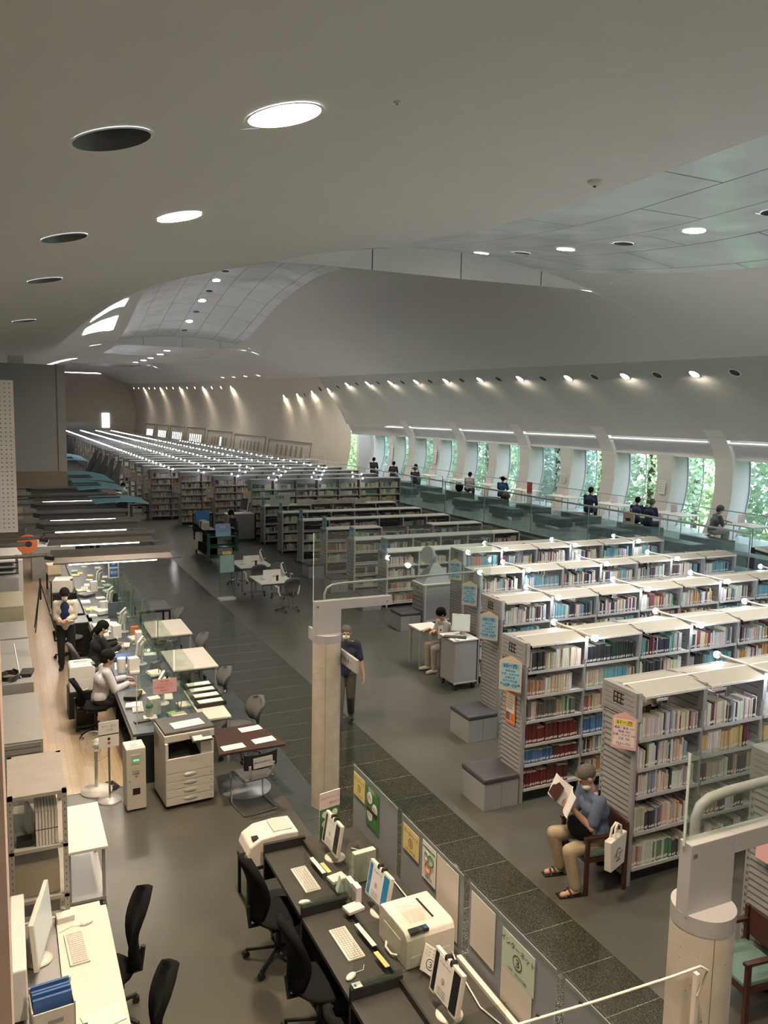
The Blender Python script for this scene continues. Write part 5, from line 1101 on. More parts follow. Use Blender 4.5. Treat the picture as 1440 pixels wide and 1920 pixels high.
tag(MB().tube([(1.12+.12*math.cos(k*.9)*(1-k*.01), 10.75+.1*math.sin(k*.9)+k*.004, .012+.002*(k % 3)) for k in range(30)], .008, M_black, 5).build('cable'), 'tangle of dark cable on the floor behind the sign stand', 'cable')
# ---------------- brown table and cantilever chairs ----------------
t = thing('pedestal_table', 'dark brown table with three white sheets and round steel foot', 'table', (2.78, 10.09, 0)); b = MB(); b.prism([(-.45, -.40), (.43, -.40), (.28, .44), (-.33, .44)], 'z', .67, .70, M_brownwood); b.build('table_top', t, .004); MB().cyl((0, 0, .03), (0, 0, .67), .035, M_chrome, 12).build('pedestal', t); MB().lathe([(.34, 0), (.34, .012), (.04, .03)], (0, 0, 0), M_steel, 32).build('foot', t)
for k, (x, y, rz) in enumerate([(2.92, 10.36, 5), (2.55, 9.85, 5), (2.98, 9.92, 6)]): sheets('white form on the dark brown table, %s' % ('at its back edge', 'front left', 'front right')[k], (x, y, .701), rz, .30, .16, M_paper, 1)
def cantilever(label, loc, rz, plate=False):
    t = thing('cantilever_chair', label, 'chair', loc, rz); b = MB()
    for s in (-1, 1): b.tube([(s*.22, -.18, .44), (s*.22, .2, .44), (s*.22, .24, .40), (s*.22, .22, .04), (s*.22, .16, .012), (s*.22, -.2, .012)], .011, M_chrome, 7)
    b.tube([(-.22, -.2, .012), (.22, -.2, .012)], .011, M_chrome, 7); b.build('frame', t)
    MB().box(-.2, .2, -.2, .2, .44, .465, M_dkgrey).build('seat', t, .01)
    b = MB(); n = 8; vs = []
    for i in range(n+1):
        q = -1+2*i/n; vs += [(.22*q, -.22+.05*q*q, .60), (.22*q, -.24+.05*q*q, .80), (.22*q, -.24+.05*q*q, .60), (.22*q, -.26+.05*q*q, .80)]
    b.add(vs, [f for i in range(n) for f in ((4*i, 4*i+1, 4*i+5, 4*i+4), (4*i+2, 4*i+6, 4*i+7, 4*i+3), (4*i+1, 4*i+3, 4*i+7, 4*i+5))], M_black); b.build('backrest', t)
    for s in (-1, 1): MB().tube([(s*.12, -.16, .46), (s*.15, -.22, .55), (s*.16, -.23, .66)], .018, M_steelwhite, 6).build('back_bracket', t)
    if plate: b = MB(); b.obox((-.0, -.265, .70), (.26, .006, .13), M_steelwhite, rx=-5); b.text('椅子お持ち帰り禁止', .026, (0, -.272, .705), (1, 0, 0), (0, .05, 1), M_ink); b.build('plate', t)
    return t
cantilever('chrome cantilever chair with white plate on its back at the brown table', (2.74, 9.53, 0), 8, True)
task_chair('dark grey chair pushed in behind the brown table', (2.98, 11.1, 0), 100, M_greyfab, M_black, .85)
# ---------------- service counter ----------------
t = thing('service_counter', 'long dark blue-grey service counter with staff desks behind acrylic screens', 'counter', (1.42, 10.7, 0)); MB().box(0, .95, 0, 14.5, .68, .72, M_bluedesk).build('counter_top', t, .004); MB().box(.0, .04, 0, 14.5, .60, .68, M_steelwhite).build('edge_trim', t); MB().box(.02, .93, .02, .06, 0, .68, M_black).build('end_panel', t); MB().box(.88, .92, .06, 14.4, 0, .68, M_black).build('front_panel', t)
for k in range(6): MB().box(.05, .85, 2.4*k+2.3, 2.4*k+2.34, 0, .68, M_black).build('support_panel', t)
M_ltdesk = mk('pale_lilac_edge', (.40, .44, .52), .4)
for k, (x0, x1, y0, y1) in enumerate([(2.38, 2.80, 10.9, 12.2), (2.42, 3.18, 13.25, 14.45), (2.42, 3.20, 15.45, 16.65)]): table('side_table', 'cream topped table joined to the service counter, %s from the front' % ordn[k], x0, x1, y0, y1, M_cream, M_steel, .71, 'table', 'cream tables along the counter')
table('side_table', 'dark topped steel table beyond the cream tables', 2.5, 3.2, 17.6, 18.5, M_dkgrey, M_black, .71)
for k, (y0, y1) in enumerate([(10.95, 12.3), (12.5, 13.9), (14.1, 15.5), (15.7, 17.1), (17.3, 18.9), (19.1, 21)]):
    t = thing('acrylic_screen', 'clear acrylic counter screen, %s from the front' % ordn[k], 'screen', (2.28, y0, .72), 0, 'acrylic screens on the service counter'); L = y1-y0
    MB().box(-.004, .004, 0, L, .02, .78, M_clear).build('sheet', t); MB().box(-.5, .0, -.004, .004, .02, .70, M_clear).build('side_sheet', t); b = MB()
    b.box(-.006, .006, L-.012, L, .0, .78, M_edge if k in (1, 2, 3) else M_clear); b.build('edge', t); b = MB(); b.box(-.05, .05, .1, .16, 0, .02, M_clear); b.box(-.05, .05, L-.16, L-.1, 0, .02, M_clear); b.build('foot', t)
t = thing('acrylic_screen', 'tall narrow clear acrylic screen at the near end of the counter', 'screen', (1.5, 10.95, .72)); MB().box(0, .9, -.004, .004, .0, .72, M_clear).box(0, .012, -.008, .008, 0, .72, M_cream).build('sheet', t)
t = thing('counter_notice', 'pink paper notice on the acrylic screen before the staff man', 'notice', (1.72, 10.93, 1.16)); b = MB(); b.box(0, .32, -.003, 0, 0, .20, M_pink)
for q in range(4): b.text(('個人情報', 'ごちらの窓口は', '参考調査カウンター', '係員まで')[q], .03, (.16, -.0045, .165-q*.042), (1, 0, 0), (0, 0, 1), M_pinkink)
b.build('sheet', t)
# items along the counter
rg = random.Random(21); MS = [M_paper, M_white, M_cream, M_paper, M_mint, M_yellow]
for k, y in enumerate([11.65, 13.7, 15.9, 18.0, 20.2]):
    monitor('white desk monitor on the service counter, %s from the front' % ordn[k], (1.95, y+.1, .72), 250, M_screenlit, .42, .32, None, 8, .28, M_white)['group'] = 'white monitors on the service counter'
    keyboard('white keyboard on the service counter, %s from the front' % ordn[k], (1.62, y+.05, .72), 85, M_white)['group'] = 'keyboards on the counter'
    boxthing('tissue_box', 'pale upright box beside the counter monitor, %s from the front' % ordn[k], 'box', (1.80, y-.28, .72), 8, (.16, .14, .24), M_white)['group'] = 'pale boxes on the counter'
    t = thing('document_tray', 'wire document tray on the service counter, %s from the front' % ordn[k], 'tray', (2.08, y-.75, .72), 10, 'document trays on the counter'); MB().box(-.12, .12, -.16, .16, 0, .01, M_steel).box(-.12, .12, -.16, .16, .07, .08, M_steel).box(-.12, -.115, -.16, .16, 0, .08, M_steel).box(.115, .12, -.16, .16, 0, .08, M_steel).build('tray', t); MB().box(-.1, .1, -.14, .14, .01, .04, M_paper).box(-.1, .1, -.14, .14, .08, .10, M_cream).build('papers', t)
names = ['white paper stack', 'cream folder', 'white booklet', 'pale form', 'stapled papers', 'mint leaflet']
for k in range(46):
    y = 10.95+k*.27+rg.uniform(-.06, .06); x = rg.choice((1.55, 1.7, 2.12, 2.2, 1.85))+rg.uniform(-.04, .04)
    sheets('%s on the service counter, %s near to far' % (rg.choice(names), ordn[k]), (x, y, .7215+.003*(k % 4)), rg.uniform(-12, 14), rg.uniform(.12, .22), rg.uniform(.16, .28), rg.choice(MS), rg.randint(1, 12), .003)['group'] = 'papers on the service counter'
def cup(label, loc, m, lid=None, h=.16, r=.045, pens=0):
    t = thing('cup' if pens else 'canister', label, 'container', loc); MB().lathe([(r*.95, 0), (r, h*.1), (r, h)], (0, 0, 0), m, 16).build('body', t)
    if lid: MB().lathe([(r*1.03, h), (r*1.03, h+.03), (r*.6, h+.045)], (0, 0, 0), lid, 16).build('lid', t)
    for q in range(pens): MB().cyl((r*.4*math.cos(q*2), r*.4*math.sin(q*2), h*.3), (r*.9*math.cos(q*2), r*.9*math.sin(q*2), h+.07), .005, [M_blue, M_red, M_black, M_green][q % 4], 6).build('pen', t)
cup('white canister with green lid near the counter end', (1.72, 11.25, .72), M_white, M_green, .15, .05); cup('tall white canister by the seated woman desk', (1.62, 13.45, .72), M_white, None, .24, .07)
for k, y in enumerate([11.3, 12.9, 14.4, 16.6, 17.9, 19.3]): cup('clear pen cup on the counter front, %s from the near end' % ordn[k], (2.14, y, .72), M_clear, None, .10, .04, 4)
t = thing('tape_dispenser', 'round blue tape ring near the counter end', 'stationery', (1.86, 10.86, .72), 30); MB().tube([(.05*math.cos(a*.5), 0, .06+.05*math.sin(a*.5)) for a in range(13)], .02, M_blue, 8).build('ring', t)
boxthing('green_box', 'bright green box on the near service counter', 'box', (2.02, 11.17, .72), 12, (.12, .14, .05), mk('lime_plastic', (.25, .5, .08), .5)); boxthing('snack_tray', 'dark tray of small biscuits on the counter edge', 'tray', (1.6, 11.12, .72), 6, (.22, .08, .02), M_redwood)
for k in range(4):
    t = thing('book_tray', 'black tray of white forms on the counter side table, %s from the front' % ordn[k], 'tray', (2.62, 11.45+k*.27, .71), 3, 'black trays of forms'); MB().box(-.22, .22, -.1, .1, 0, .06, M_black).build('tray', t, .004); MB().box(-.18, .18, -.07, .07, .06, .068, M_paper).build('forms', t)
for k, (x, y) in enumerate([(3.12, 14.9), (3.1, 17.1), (3.0, 12.7)]): task_chair('dark grey visitor chair by the counter tables, %s' % ('second from front', 'farthest', 'nearest')[k], (x-.1, y, 0), 95, M_greyfab, M_chrome, .84, False, 'visitor chairs')
t = thing('counter_sign', 'white sign board with two dark blue squares above the counter', 'sign', (2.22, 19.6, .72)); b = MB(); b.box(-.12, .12, -.01, .01, .35, .85, M_paper); b.box(-.09, .09, -.013, -.01, .62, .82, M_blue); b.box(-.09, .09, -.013, -.01, .38, .58, M_blue); b.text('１', .14, (0, -.014, .72), (1, 0, 0), (0, 0, 1), M_paper); b.text('受付', .08, (0, -.014, .48), (1, 0, 0), (0, 0, 1), M_paper); b.build('board', t); MB().cyl((0, 0, 0), (0, 0, .35), .015, M_green, 8).box(-.07, .07, -.07, .07, 0, .01, M_green).build('post', t)
for k, (y, s) in enumerate([(12.05, .9), (14.9, 1)]):
    pass
laser_printer('white laser printer behind the seated staff man', (1.02, 13.75, .44), 90, (.42, .4, .42), M_white); boxthing('side_cabinet', 'black low cabinet under the staff printer', 'cabinet', (1.02, 13.75, 0), 0, (.44, .5, .44), M_black)
boxthing('side_cabinet', 'black pedestal cabinet behind the staff man near the aisle', 'cabinet', (1.02, 13.15, 0), 0, (.3, .32, .36), M_black)
boxthing('side_cabinet', 'black desk cabinet beside the standing woman', 'cabinet', (1.28, 17.3, 0), 0, (.45, .6, .70), M_black, .004, M_bluedesk); boxthing('paper_stack', 'high stack of white papers on the staff desk behind the seated woman', 'papers', (1.65, 16.4, .72), 5, (.4, .3, .08), M_paper)
laser_printer('cream printer on the far staff desks', (1.15, 20.3, .70), 80, (.45, .45, .3), M_cream); boxthing('side_cabinet', 'black far side cabinet under the cream printer', 'cabinet', (1.15, 20.3, 0), 0, (.5, .6, .70), M_black); boxthing('desk_partition', 'dark blue desk partition on the counter by the desk lamp', 'partition', (2.0, 17.2, .72), 0, (.35, .03, .32), M_bluedesk)
table('staff_desk', 'dark staff desk standing behind the service counter, middle', .95, 1.4, 17.9, 19.3, M_bluedesk, M_black, .70, 'desk'); table('staff_desk', 'dark staff desk far behind the hanging lamps', .9, 1.4, 21.5, 24, M_desk, M_black, .70, 'desk')
boxthing('cardboard_box', 'brown cardboard box on the far staff desk', 'box', (1.05, 22.6, .70), 5, (.32, .4, .26), M_woodph); task_chair('dark grey staff chair behind the standing woman', (1.05, 16.95, 0), -80, M_greyfab, M_black, 1.0); task_chair('dark staff chair of the white-shirted man', (1.14, 12.78, 0), -84, M_blackfab, M_black, .92); task_chair('dark staff chair of the woman in black', (1.22, 14.75, 0), -84, M_greyfab, M_black, .95)
boxthing('under_desk_box', 'white computer case under the counter end', 'computer', (1.62, 11.5, 0), 0, (.2, .4, .42), M_white)
for k, (x, y, w, d, h, m, nm) in enumerate([(1.62, 12.15, .22, .3, .05, M_black, 'black flat tray'), (2.12, 12.35, .12, .16, .22, M_black, 'black upright stand'), (1.72, 14.15, .3, .22, .06, M_blue, 'blue shallow tray'), (2.1, 14.9, .1, .2, .26, M_pinksheet, 'pink leaflet rack'), (2.12, 15.5, .14, .1, .2, M_orange, 'orange ribbon box'), (1.6, 15.2, .26, .2, .10, M_black, 'black desk organizer'), (1.75, 17.6, .3, .3, .08, M_white, 'white scanner'), (2.1, 18.6, .12, .16, .2, M_black, 'black phone set'), (1.6, 19.4, .3, .24, .05, M_dkgrey, 'grey flat device'), (2.12, 13.2, .16, .1, .18, M_greyfab, 'grey pen organizer')]):
    boxthing('desk_item', '%s on the service counter, %s item from the near end' % (nm, ordn[k]), 'desk item', (x, y, .735), 7*k-20, (w, d, h), m, .006)
# far service area clutter
for k in range(9):
    y = 26+k*3.3; boxthing('far_cabinet', 'dark low cabinet in the far service zone, %s from the front' % ordn[k], 'cabinet', (1.2+.5*(k % 3), y, 0), 0, (1.2, 1.4, 1.0+.2*(k % 2)), [M_steel, M_black, M_redwood][k % 3])
    boxthing('far_papers', 'pale stack on the far service cabinet, %s from the front' % ordn[k], 'papers', (1.2+.5*(k % 3), y, 1.0+.2*(k % 2)), 20, (.6, .5, .12), M_white)
for k in range(5):
    t = thing('slanted_display', 'grey slanted display rack beside the far shelves, %s from the front' % ordn[k], 'rack', (4.6, 47+k*3.2, 0), 0, 'slanted display racks'); MB().prism([(0, 0), (.9, 0), (1.3, 2.2), (1.2, 2.2), (.35, .5)], 'y', 0, .5, M_dkgrey).build('frame', t)
t = thing('glass_screen', 'pale teal glass screen across the far end of the hall', 'screen', (1.8, 95, 0)); MB().box(0, 3.6, 0, .03, .8, 3.0, M_glass).build('sheet', t); MB().box(0, 3.6, -.02, .05, 0, .8, M_steel).build('base', t)
t = thing('reading_desk_row', 'dark wooden reading desks left of the far shelves', 'desk', (4.9, 40, 0)); MB().box(-.3, .4, 0, 6, .68, .72, M_brownwood).build('desk_top', t)
for k in range(4): MB().box(-.25, .35, k*1.9+.05, k*1.9+.1, 0, .68, M_brownwood).build('leg_panel', t)
for k, (x, y) in enumerate([(5.55, 38.3), (7.55, 34.2)]): table('stool_table', 'small dark wooden table with open legs between far shelf ends, %s' % ('farther left', 'nearer right')[k], x-.45, x+.35, y-.5, y, M_redwood, M_black, .76, 'table')
# ---------------- cabinets along the left ----------------
t = thing('flat_file_cabinet', 'grey flat file cabinet with many shallow drawers at the left', 'cabinet', (.06, 11.1, 0)); MB().box(-.5, .24, -.95, .85, 0, 1.05, M_cab).build('body', t)
for k in range(14): MB().box(-.5, .22, -.965, -.95, .06+k*.07, .12+k*.07, M_cab).build('drawer', t, .004)
t2 = boxthing('filing_cabinet', 'grey cabinet with black cables on top behind the flat file', 'cabinet', (-.02, 12.75, 0), 0, (.56, 1.3, 1.15), M_cab)
tag(MB().tube([(-.05+.13*math.cos(k*.8), 12.35+.2*math.sin(k*.8), 1.165+.003*k) for k in range(26)], .012, M_black, 5).tube([(.1, 12.3, 1.17), (.08, 12.6, 1.17), (.02, 12.8, 1.55)], .01, M_white, 5).build('cable'), 'coil of black cables with one white cable on the filing cabinet', 'cable')
boxthing('device_box', 'black router box in the cables on the filing cabinet', 'device', (.18, 12.5, 1.15), -10, (.16, .3, .05), M_black)
for k, (y, h) in enumerate([(14.1, 1.1), (15.4, 1.1)]): boxthing('filing_cabinet', 'plain grey cabinet along the left aisle, %s' % ('nearer of two', 'farther of two')[k], 'cabinet', (0, y, 0), 0, (.5, 1.2, h), M_cab)
boxthing('parcel_box', 'khaki crate with red label on the left aisle cabinets', 'box', (-.04, 17.2, 0), 0, (.52, 1.4, 1.25), M_beigebox, .004, M_beigebox); boxthing('filing_cabinet', 'tall grey cabinet with black rack on top at the left', 'cabinet', (-.08, 19.6, 0), 0, (.5, 2.4, 1.45), M_cab)
t = thing('paper_rack', 'black wire rack holding white papers on the tall grey cabinet', 'rack', (-.08, 19.3, 1.45)); 
for z in (.0, .12, .24): MB().box(-.3, .26, -.5, .5, z, z+.02, M_black).box(-.25, .2, -.4, .4, z+.02, z+.05, M_paper).build('tray', t)
boxthing('table_far', 'pale tabletop beyond the tall grey cabinet', 'table', (-.05, 22.5, 0), 0, (.7, 2.2, 1.3), M_white)
t = thing('bobbin_machine', 'orange round reel on a grey arm under the hanging lamps', 'machine', (.33, 17.2, 2.35)); MB().cyl((0, -.04, 0), (0, .04, 0), .19, M_orange, 24).build('reel', t); MB().cyl((.03, -.06, 0), (.03, .06, 0), .06, M_black, 14).build('hub', t); MB().tube([(0, 0, 0), (-.4, 0, .0), (-2.6, 0, .1)], .06, M_lampgrey, 8).build('arm', t)
t = thing('camera_tripod', 'black tripod on the wooden floor near the cabinets', 'tripod', (.62, 19.5, 0)); MB().cyl((0, 0, .7), (0, 0, 1.2), .02, M_black, 8).build('column', t)
for k in range(3): MB().cyl((0, 0, 1.1), (.28*math.cos(k*2.1), .28*math.sin(k*2.1), 0), .012, M_black, 6).build('leg', t)
# ---------------- centre of the floor ----------------
t = thing('book_truck', 'black and green book truck with display books and blue signs', 'book truck', (6.0, 26.45, 0)); b = MB(); L = 2.2
for z in (.22, .58, .92): b.box(0, .34, .05, L, z-.015, z+.01, M_black)
b.box(.15, .19, .05, L, .22, 1.08, M_black); b.box(0, .34, L-.03, L, .15, 1.1, M_black); b.box(0, .34, .05, .08, .15, 1.1, M_black)
for k in range(3): b.box(.0, .34, .05+k*.7, .07+k*.7, .2, .95, M_black)
b.box(.02, .32, .05, L, 1.06, 1.09, M_black); b.build('side_shelves', t); b = MB()
for x in (.0, .92): b.box(x-.02, x+.02, -.30, .02, .12, 1.0, M_greenpaint)
for z in (.2, .55, .9): b.box(0, .92, -.30, .02, z-.015, z+.015, M_greenpaint); b.box(0, .92, -.02, .0, z, z+.08, M_greenpaint)
b.build('green_end_rack', t); MB().tube([(-.06, 2.1, .95), (-.18, 2.2, .95), (-.18, 2.35, .95), (.3, 2.3, .95)], .015, M_chrome, 6).build('push_handle', t)
for x, y in ((.05, -.2), (.87, -.2), (.05, 2.0), (.3, 2.0)): MB().cyl((x-.02, y, .07), (x+.02, y, .07), .07, M_black, 14).box(x-.03, x+.03, y-.03, y+.03, .12, .16, M_steel).build('caster', t)
t = thing('display_sign', 'light blue sign panel on top of the green book truck end', 'sign', (6.2, 26.12, .93)); b = MB(); b.M = Matrix.Rotation(R(-12), 4, 'X'); b.box(0, .5, -.005, .005, 0, .42, mk('periwinkle', (.32, .45, .75), .5)); b.box(0, .5, -.008, -.005, 0, .14, M_ltblue); b.text('特集', .1, (.25, -.01, .3), (1, 0, 0), (0, 0, 1), M_paper); b.build('panel', t)
t = thing('display_sign', 'deep blue sign board at the back of the book truck', 'sign', (6.05, 28.55, 1.1)); MB().box(0, .5, 0, .01, 0, .4, mk('azure', (.06, .25, .55), .5)).build('panel', t)
rg = random.Random(9)
for k in range(22):
    y = 26.6+k*.088; 
    single_book(6.06+.08*rg.random(), .03, .26, .2, PAL['white'][rg.randint(0, 5)] if k != 6 else (.5, .42, .05), 1.095 if k < 9 else (.595 if k < 16 else .235), y, '%s book on the black book truck, %s from front' % (['top tier', 'middle tier', 'bottom tier'][0 if k < 9 else 1 if k < 16 else 2], ordn[k if k < 9 else k-9 if k < 16 else k-16]), 'books on the book truck').rotation_euler = (0, R(-12), R(90))
for q, z in ((.3, .57), (.6, .22)): sheets('pale leaflet on the green truck shelf at height %s' % ('middle' if z > .4 else 'bottom'), (6.2+q, 26.2, z), 20, .18, .22, M_white, 4, .004, 'leaflet', 'leaflet')
t = thing('sign_stand', 'tall panel sign with pale green poster and yellow header by the path', 'sign', (5.28, 21.0, 0), 4); MB().box(-.22, .22, -.14, .14, 0, .06, M_steelwhite).build('base', t, .01); MB().box(-.20, .20, -.006, .006, .06, 1.35, M_clear).box(-.205, -.195, -.01, .01, .06, 1.35, M_chrome).box(.195, .205, -.01, .01, .06, 1.35, M_chrome).build('frame', t)
b = MB(); b.box(-.19, .19, -.01, -.006, .75, 1.22, M_mintblue); b.box(-.12, .12, -.01, -.006, 1.24, 1.32, M_yellow)
for q in range(6): b.box(.15-q*.055, .155-q*.055, -.012, -.01, .80, 1.17-.04*(q % 3), M_steel)
b.text('お知らせ', .05, (0, -.0115, 1.28), (1, 0, 0), (0, 0, 1), M_ink); b.build('poster', t)
for k, (x0, x1, y0, y1) in enumerate([(5.86, 6.80, 21.72, 22.95), (5.78, 6.68, 19.48, 20.56)]):
    nm = ('farther', 'nearer')[k]; table('reading_table', 'white open-floor table, %s one of two' % nm, x0, x1, y0, y1, M_white, M_dkgrey, .70, 'table', 'white tables on the open floor', .014)
    t = thing('partition_board', 'small white upright board on the %s white table' % nm, 'board', (x0+.45, y0+.55, .70)); MB().box(-.24, .24, -.005, .005, 0, .24, M_paper).box(.0, .2, -.007, -.005, .04, .09, M_woodph).build('board', t)
    monitor('white tilted screen on the %s white table' % nm, (x0+.84, y0+.75, .70), 60, M_black, .26, .30, None, 20, .22, M_white); t = thing('eyeglasses_tray', 'pair of dark spectacles on the %s white table' % nm, 'spectacles', (x0+.2, y0+.5, .702), 20)
    MB().tube([(-.05+.03*math.cos(a*.6), .03*math.sin(a*.6), .004) for a in range(11)], .003, M_black, 4).tube([(.03+.03*math.cos(a*.6), .03*math.sin(a*.6), .004) for a in range(11)], .003, M_black, 4).build('frame', t)
    cup('black sanitizer bottle on the %s white table' % nm, (x0+.5, y0+.25, .70), M_black, None, .14, .03)
for k, (x, y, rz, w) in enumerate([(6.05, 22.9, 175, 'behind the farther white table'), (6.15, 21.28, 5, 'in front of the farther white table'), (6.72, 20.80, 180, 'behind the nearer white table'), (6.42, 19.25, 8, 'nearest, in front of the nearer white table')]): task_chair('grey swivel chair with pale armrests '+w, (x, y, 0), rz, M_greyfab, M_chrome, .92, True, 'grey swivel chairs')
t = thing('computer_cart', 'grey wheeled cart with dark shelf and beige case carrying a computer', 'cart', (7.53, 12.62, 0)); b = MB(); b.box(-.03+.0, .25, -.25, .28, .13, .93, M_steel); b.box(-.21, -.2, -.25, .28, .13, .93, M_shelfgrey); b.box(-.21, -.03, .27, .28, .13, .93, M_shelfgrey); b.box(-.21, .25, -.26, -.25, .13, .93, M_steel); b.build('body', t)
MB().box(-.25, .27, -.28, .30, .93, .955, M_white).build('top_board', t, .004); MB().box(-.2, -.04, -.23, .26, .2, .62, M_white).build('computer_case', t)
MB().box(-.202, -.2, -.24, .27, .64, .9, M_black).build('shelf_recess', t); b = MB(); b.box(.25, .27, -.26, -.24, .1, .95, M_black); b.box(-.22, .26, -.27, -.255, .13, .16, M_steelwhite); b.build('frame_rail', t)
for x in (-.17, .22):
    for y in (-.2, .24): MB().cyl((x-.02, y, .05), (x+.02, y, .05), .05, M_black, 12).box(x-.02, x+.02, y-.02, y+.02, .09, .13, M_steel).build('caster', t)
monitor('cream monitor showing a page on the wheeled cart', (7.58, 12.62, .955), -35, M_screenlit, .34, .32, None, 10, .25); keyboard('black keyboard on the wheeled cart', (7.42, 12.55, .955), -35, M_black); mouse('pale mouse on the wheeled cart', (7.36, 12.38, .955), 20)
table('side_table', 'small cream side table behind the computer cart', 7.32, 7.85, 13.75, 14.25, M_cream, M_steel, .80)
t = thing('card_file', 'white card with marks at the back of the computer cart', 'card', (7.42, 13.1, .80), 20); MB().box(-.07, .07, -.005, .005, .0, .24, M_paper).cyl((0, -.007, .16), (0, -.005, .16), .02, M_black, 10).cyl((0, -.007, .08), (0, -.005, .08), .02, M_black, 10).build('card', t); MB().cyl((0, 0, -.8), (0, 0, 0), .012, M_chrome, 6).build('pole', t)
t = thing('catalogue_desk', 'grey standing desk with a white-framed screen by the far shelves', 'desk', (7.85, 31.0, 0)); MB().box(-.1, 1.0, -.3, .25, .08, 1.05, M_steel).box(.98, 1.03, -.32, .27, .0, 1.08, M_black).build('body', t); MB().box(-.12, 1.0, -.32, .27, 1.05, 1.08, M_white).build('top_board', t)
monitor('white-framed screen on the grey standing desk', (8.5, 31.0, 1.08), -60, M_dkgrey, .40, .50, None, 12, .34, M_white)
# ---------------- concrete columns with glass parapets ----------------
def gate_column(label, cx, cy, top, arm, gw, gz0, gz1, rz=0, hr_=.016):
    t = thing('concrete_column', label, 'column', (cx, cy, 0), rz); b = MB(); b.cyl((0, 0, 0), (0, 0, top), .18, M_concrete, 40, None, False); b.build('shaft', t); b = MB(); rg = random.Random(int(cy*7))
    for a in (-115, -38, 60): c_, s_ = math.cos(R(a)), math.sin(R(a)); b.box(c_*.18-.0015, c_*.18+.0015, s_*.18-.0015, s_*.18+.0015, 0, top, M_slot)
    for q in range(46):
        a = R(rg.uniform(180, 330)); z = rg.uniform(.3, top-.05); c_, s_ = math.cos(a), math.sin(a); r_ = rg.uniform(.0015, .0045); b.cyl((c_*.178, s_*.178, z), (c_*.1812, s_*.1812, z), r_, M_slot, 6)
    b.build('pits_and_seams', t)
    MB().cyl((0, 0, top), (0, 0, top+.10), .182, M_capgrey, 40).build('cap_ring', t)
    h0 = top+.1; b = MB(); b.box(-.18, .17, -.05, .04, h0-.02, h0+.42, M_capgrey); b.box(.17, arm, -.05, .04, h0+.30, h0+.42, M_capgrey); b.build('bracket', t, .004)
    b = MB(); b.box(-.16, -.13, -.052, -.05, h0+.34, h0+.365, M_slot); b.box(arm-.08, arm-.06, -.052, -.05, h0+.34, h0+.36, M_slot); b.build('bolt', t)
    MB().box(-.19, gw, -.007, .005, h0+gz0, h0+gz1, M_clearg).build('glass_sheet', t); MB().box(-.192, -.186, -.009, .007, h0+gz0, h0+gz1, M_edge2).build('glass_edge', t)
    b = MB(); z = h0+.42; b.tube([(0.0, .10, z-.1), (.0, .10, z+.06), (.03, .10, z+.13), (.10, .10, z+.165), (.25, .10, z+.18), (gw-.2, .10, z+.20)], hr_, M_capgrey, 8); b.build('handrail', t); return t
M_capgrey = mk('cap_grey', (.36, .36, .37), .5, var=.02); M_clearg = mglass('parapet_glass', (.90, .95, .93), .10, .05, (.6, .62, .6)); M_edge2 = mk('glass_edge_pale', (.5, .6, .58), .2)
gate_column('round concrete column carrying an angled grey bracket in the middle', 3.60, 9.25, 2.17, .88, 2.4, .40, 1.28)
gate_column('larger looking round concrete column at the right foreground', 3.62, 3.18, 2.10, 1.6, 3.0, .40, .95, 0, .03)
t = thing('column_sign', 'long narrow grey sign board on the side of the middle column', 'sign', (3.80, 8.72, 1.87)); MB().box(-.018, .018, 0, 1.72, 0, .17, M_capgrey).build('board', t, .003); b = MB(); b.text('自動貸出機 →', .07, (-.0195, .36, .085), (0, -1, 0), (0, 0, 1), M_slot); b.build('lettering', t)
t = thing('conduit', 'white conduit strip running down the right foreground column', 'conduit', (3.43, 3.03, 0)); MB().box(-.012, .012, -.02, .01, 0, 1.92, M_cream).build('strip', t)
pts = [(3.42, 3.0, 1.80), (3.44, 2.96, 1.98), (3.38, 2.96, 2.02), (3.2, 2.98, 2.0), (2.7, 3.02, 1.98), (2.2, 3.05, 1.98), (1.6, 3.10, 2.0), (1.0, 3.15, 2.02), (-.4, 3.2, 2.05)]
t = thing('hanging_cable', 'white cable bundle strung from the right foreground column', 'cable', (0, 0, 0)); MB().tube(pts, .0075, M_cream, 8).build('cable', t); b = MB()
for x in (2.9, 2.62, 2.36, 2.1, 1.85, 3.14): b.cyl((x-.006, 3.0+(3.2-x)*.06, 1.985), (x+.006, 3.0+(3.2-x)*.06, 1.985), .0105, M_black, 8)
b.build('tie', t)
# ---------------- armchairs ----------------
def wood_armchair(label, loc, rz):
    t = thing('armchair', label, 'chair', loc, rz)
    for s in (-1, 1):
        MB().box(s*.25-.018, s*.25+.018, .20, .24, 0, .62, M_redwood).build('leg', t); MB().box(s*.25-.018, s*.25+.018, -.26, -.22, 0, .76, M_redwood).build('leg', t); MB().box(s*.25-.025, s*.25+.025, -.26, .26, .62, .65, M_redwood).build('armrest', t, .005)
    MB().box(-.25, .25, -.24, .24, .36, .41, M_redwood).build('seat_frame', t); MB().box(-.24, .24, -.22, .24, .41, .46, M_teal).build('seat', t, .015); MB().box(-.23, .23, -.27, -.235, .50, .76, M_redwood).build('backrest', t, .01); return t
wood_armchair('dark wooden armchair with teal seat under the seated reader', (5.66, 6.50, 0), 82)
wood_armchair('empty dark wooden armchair with teal seat at the right edge', (5.58, 4.42, 0), 84)
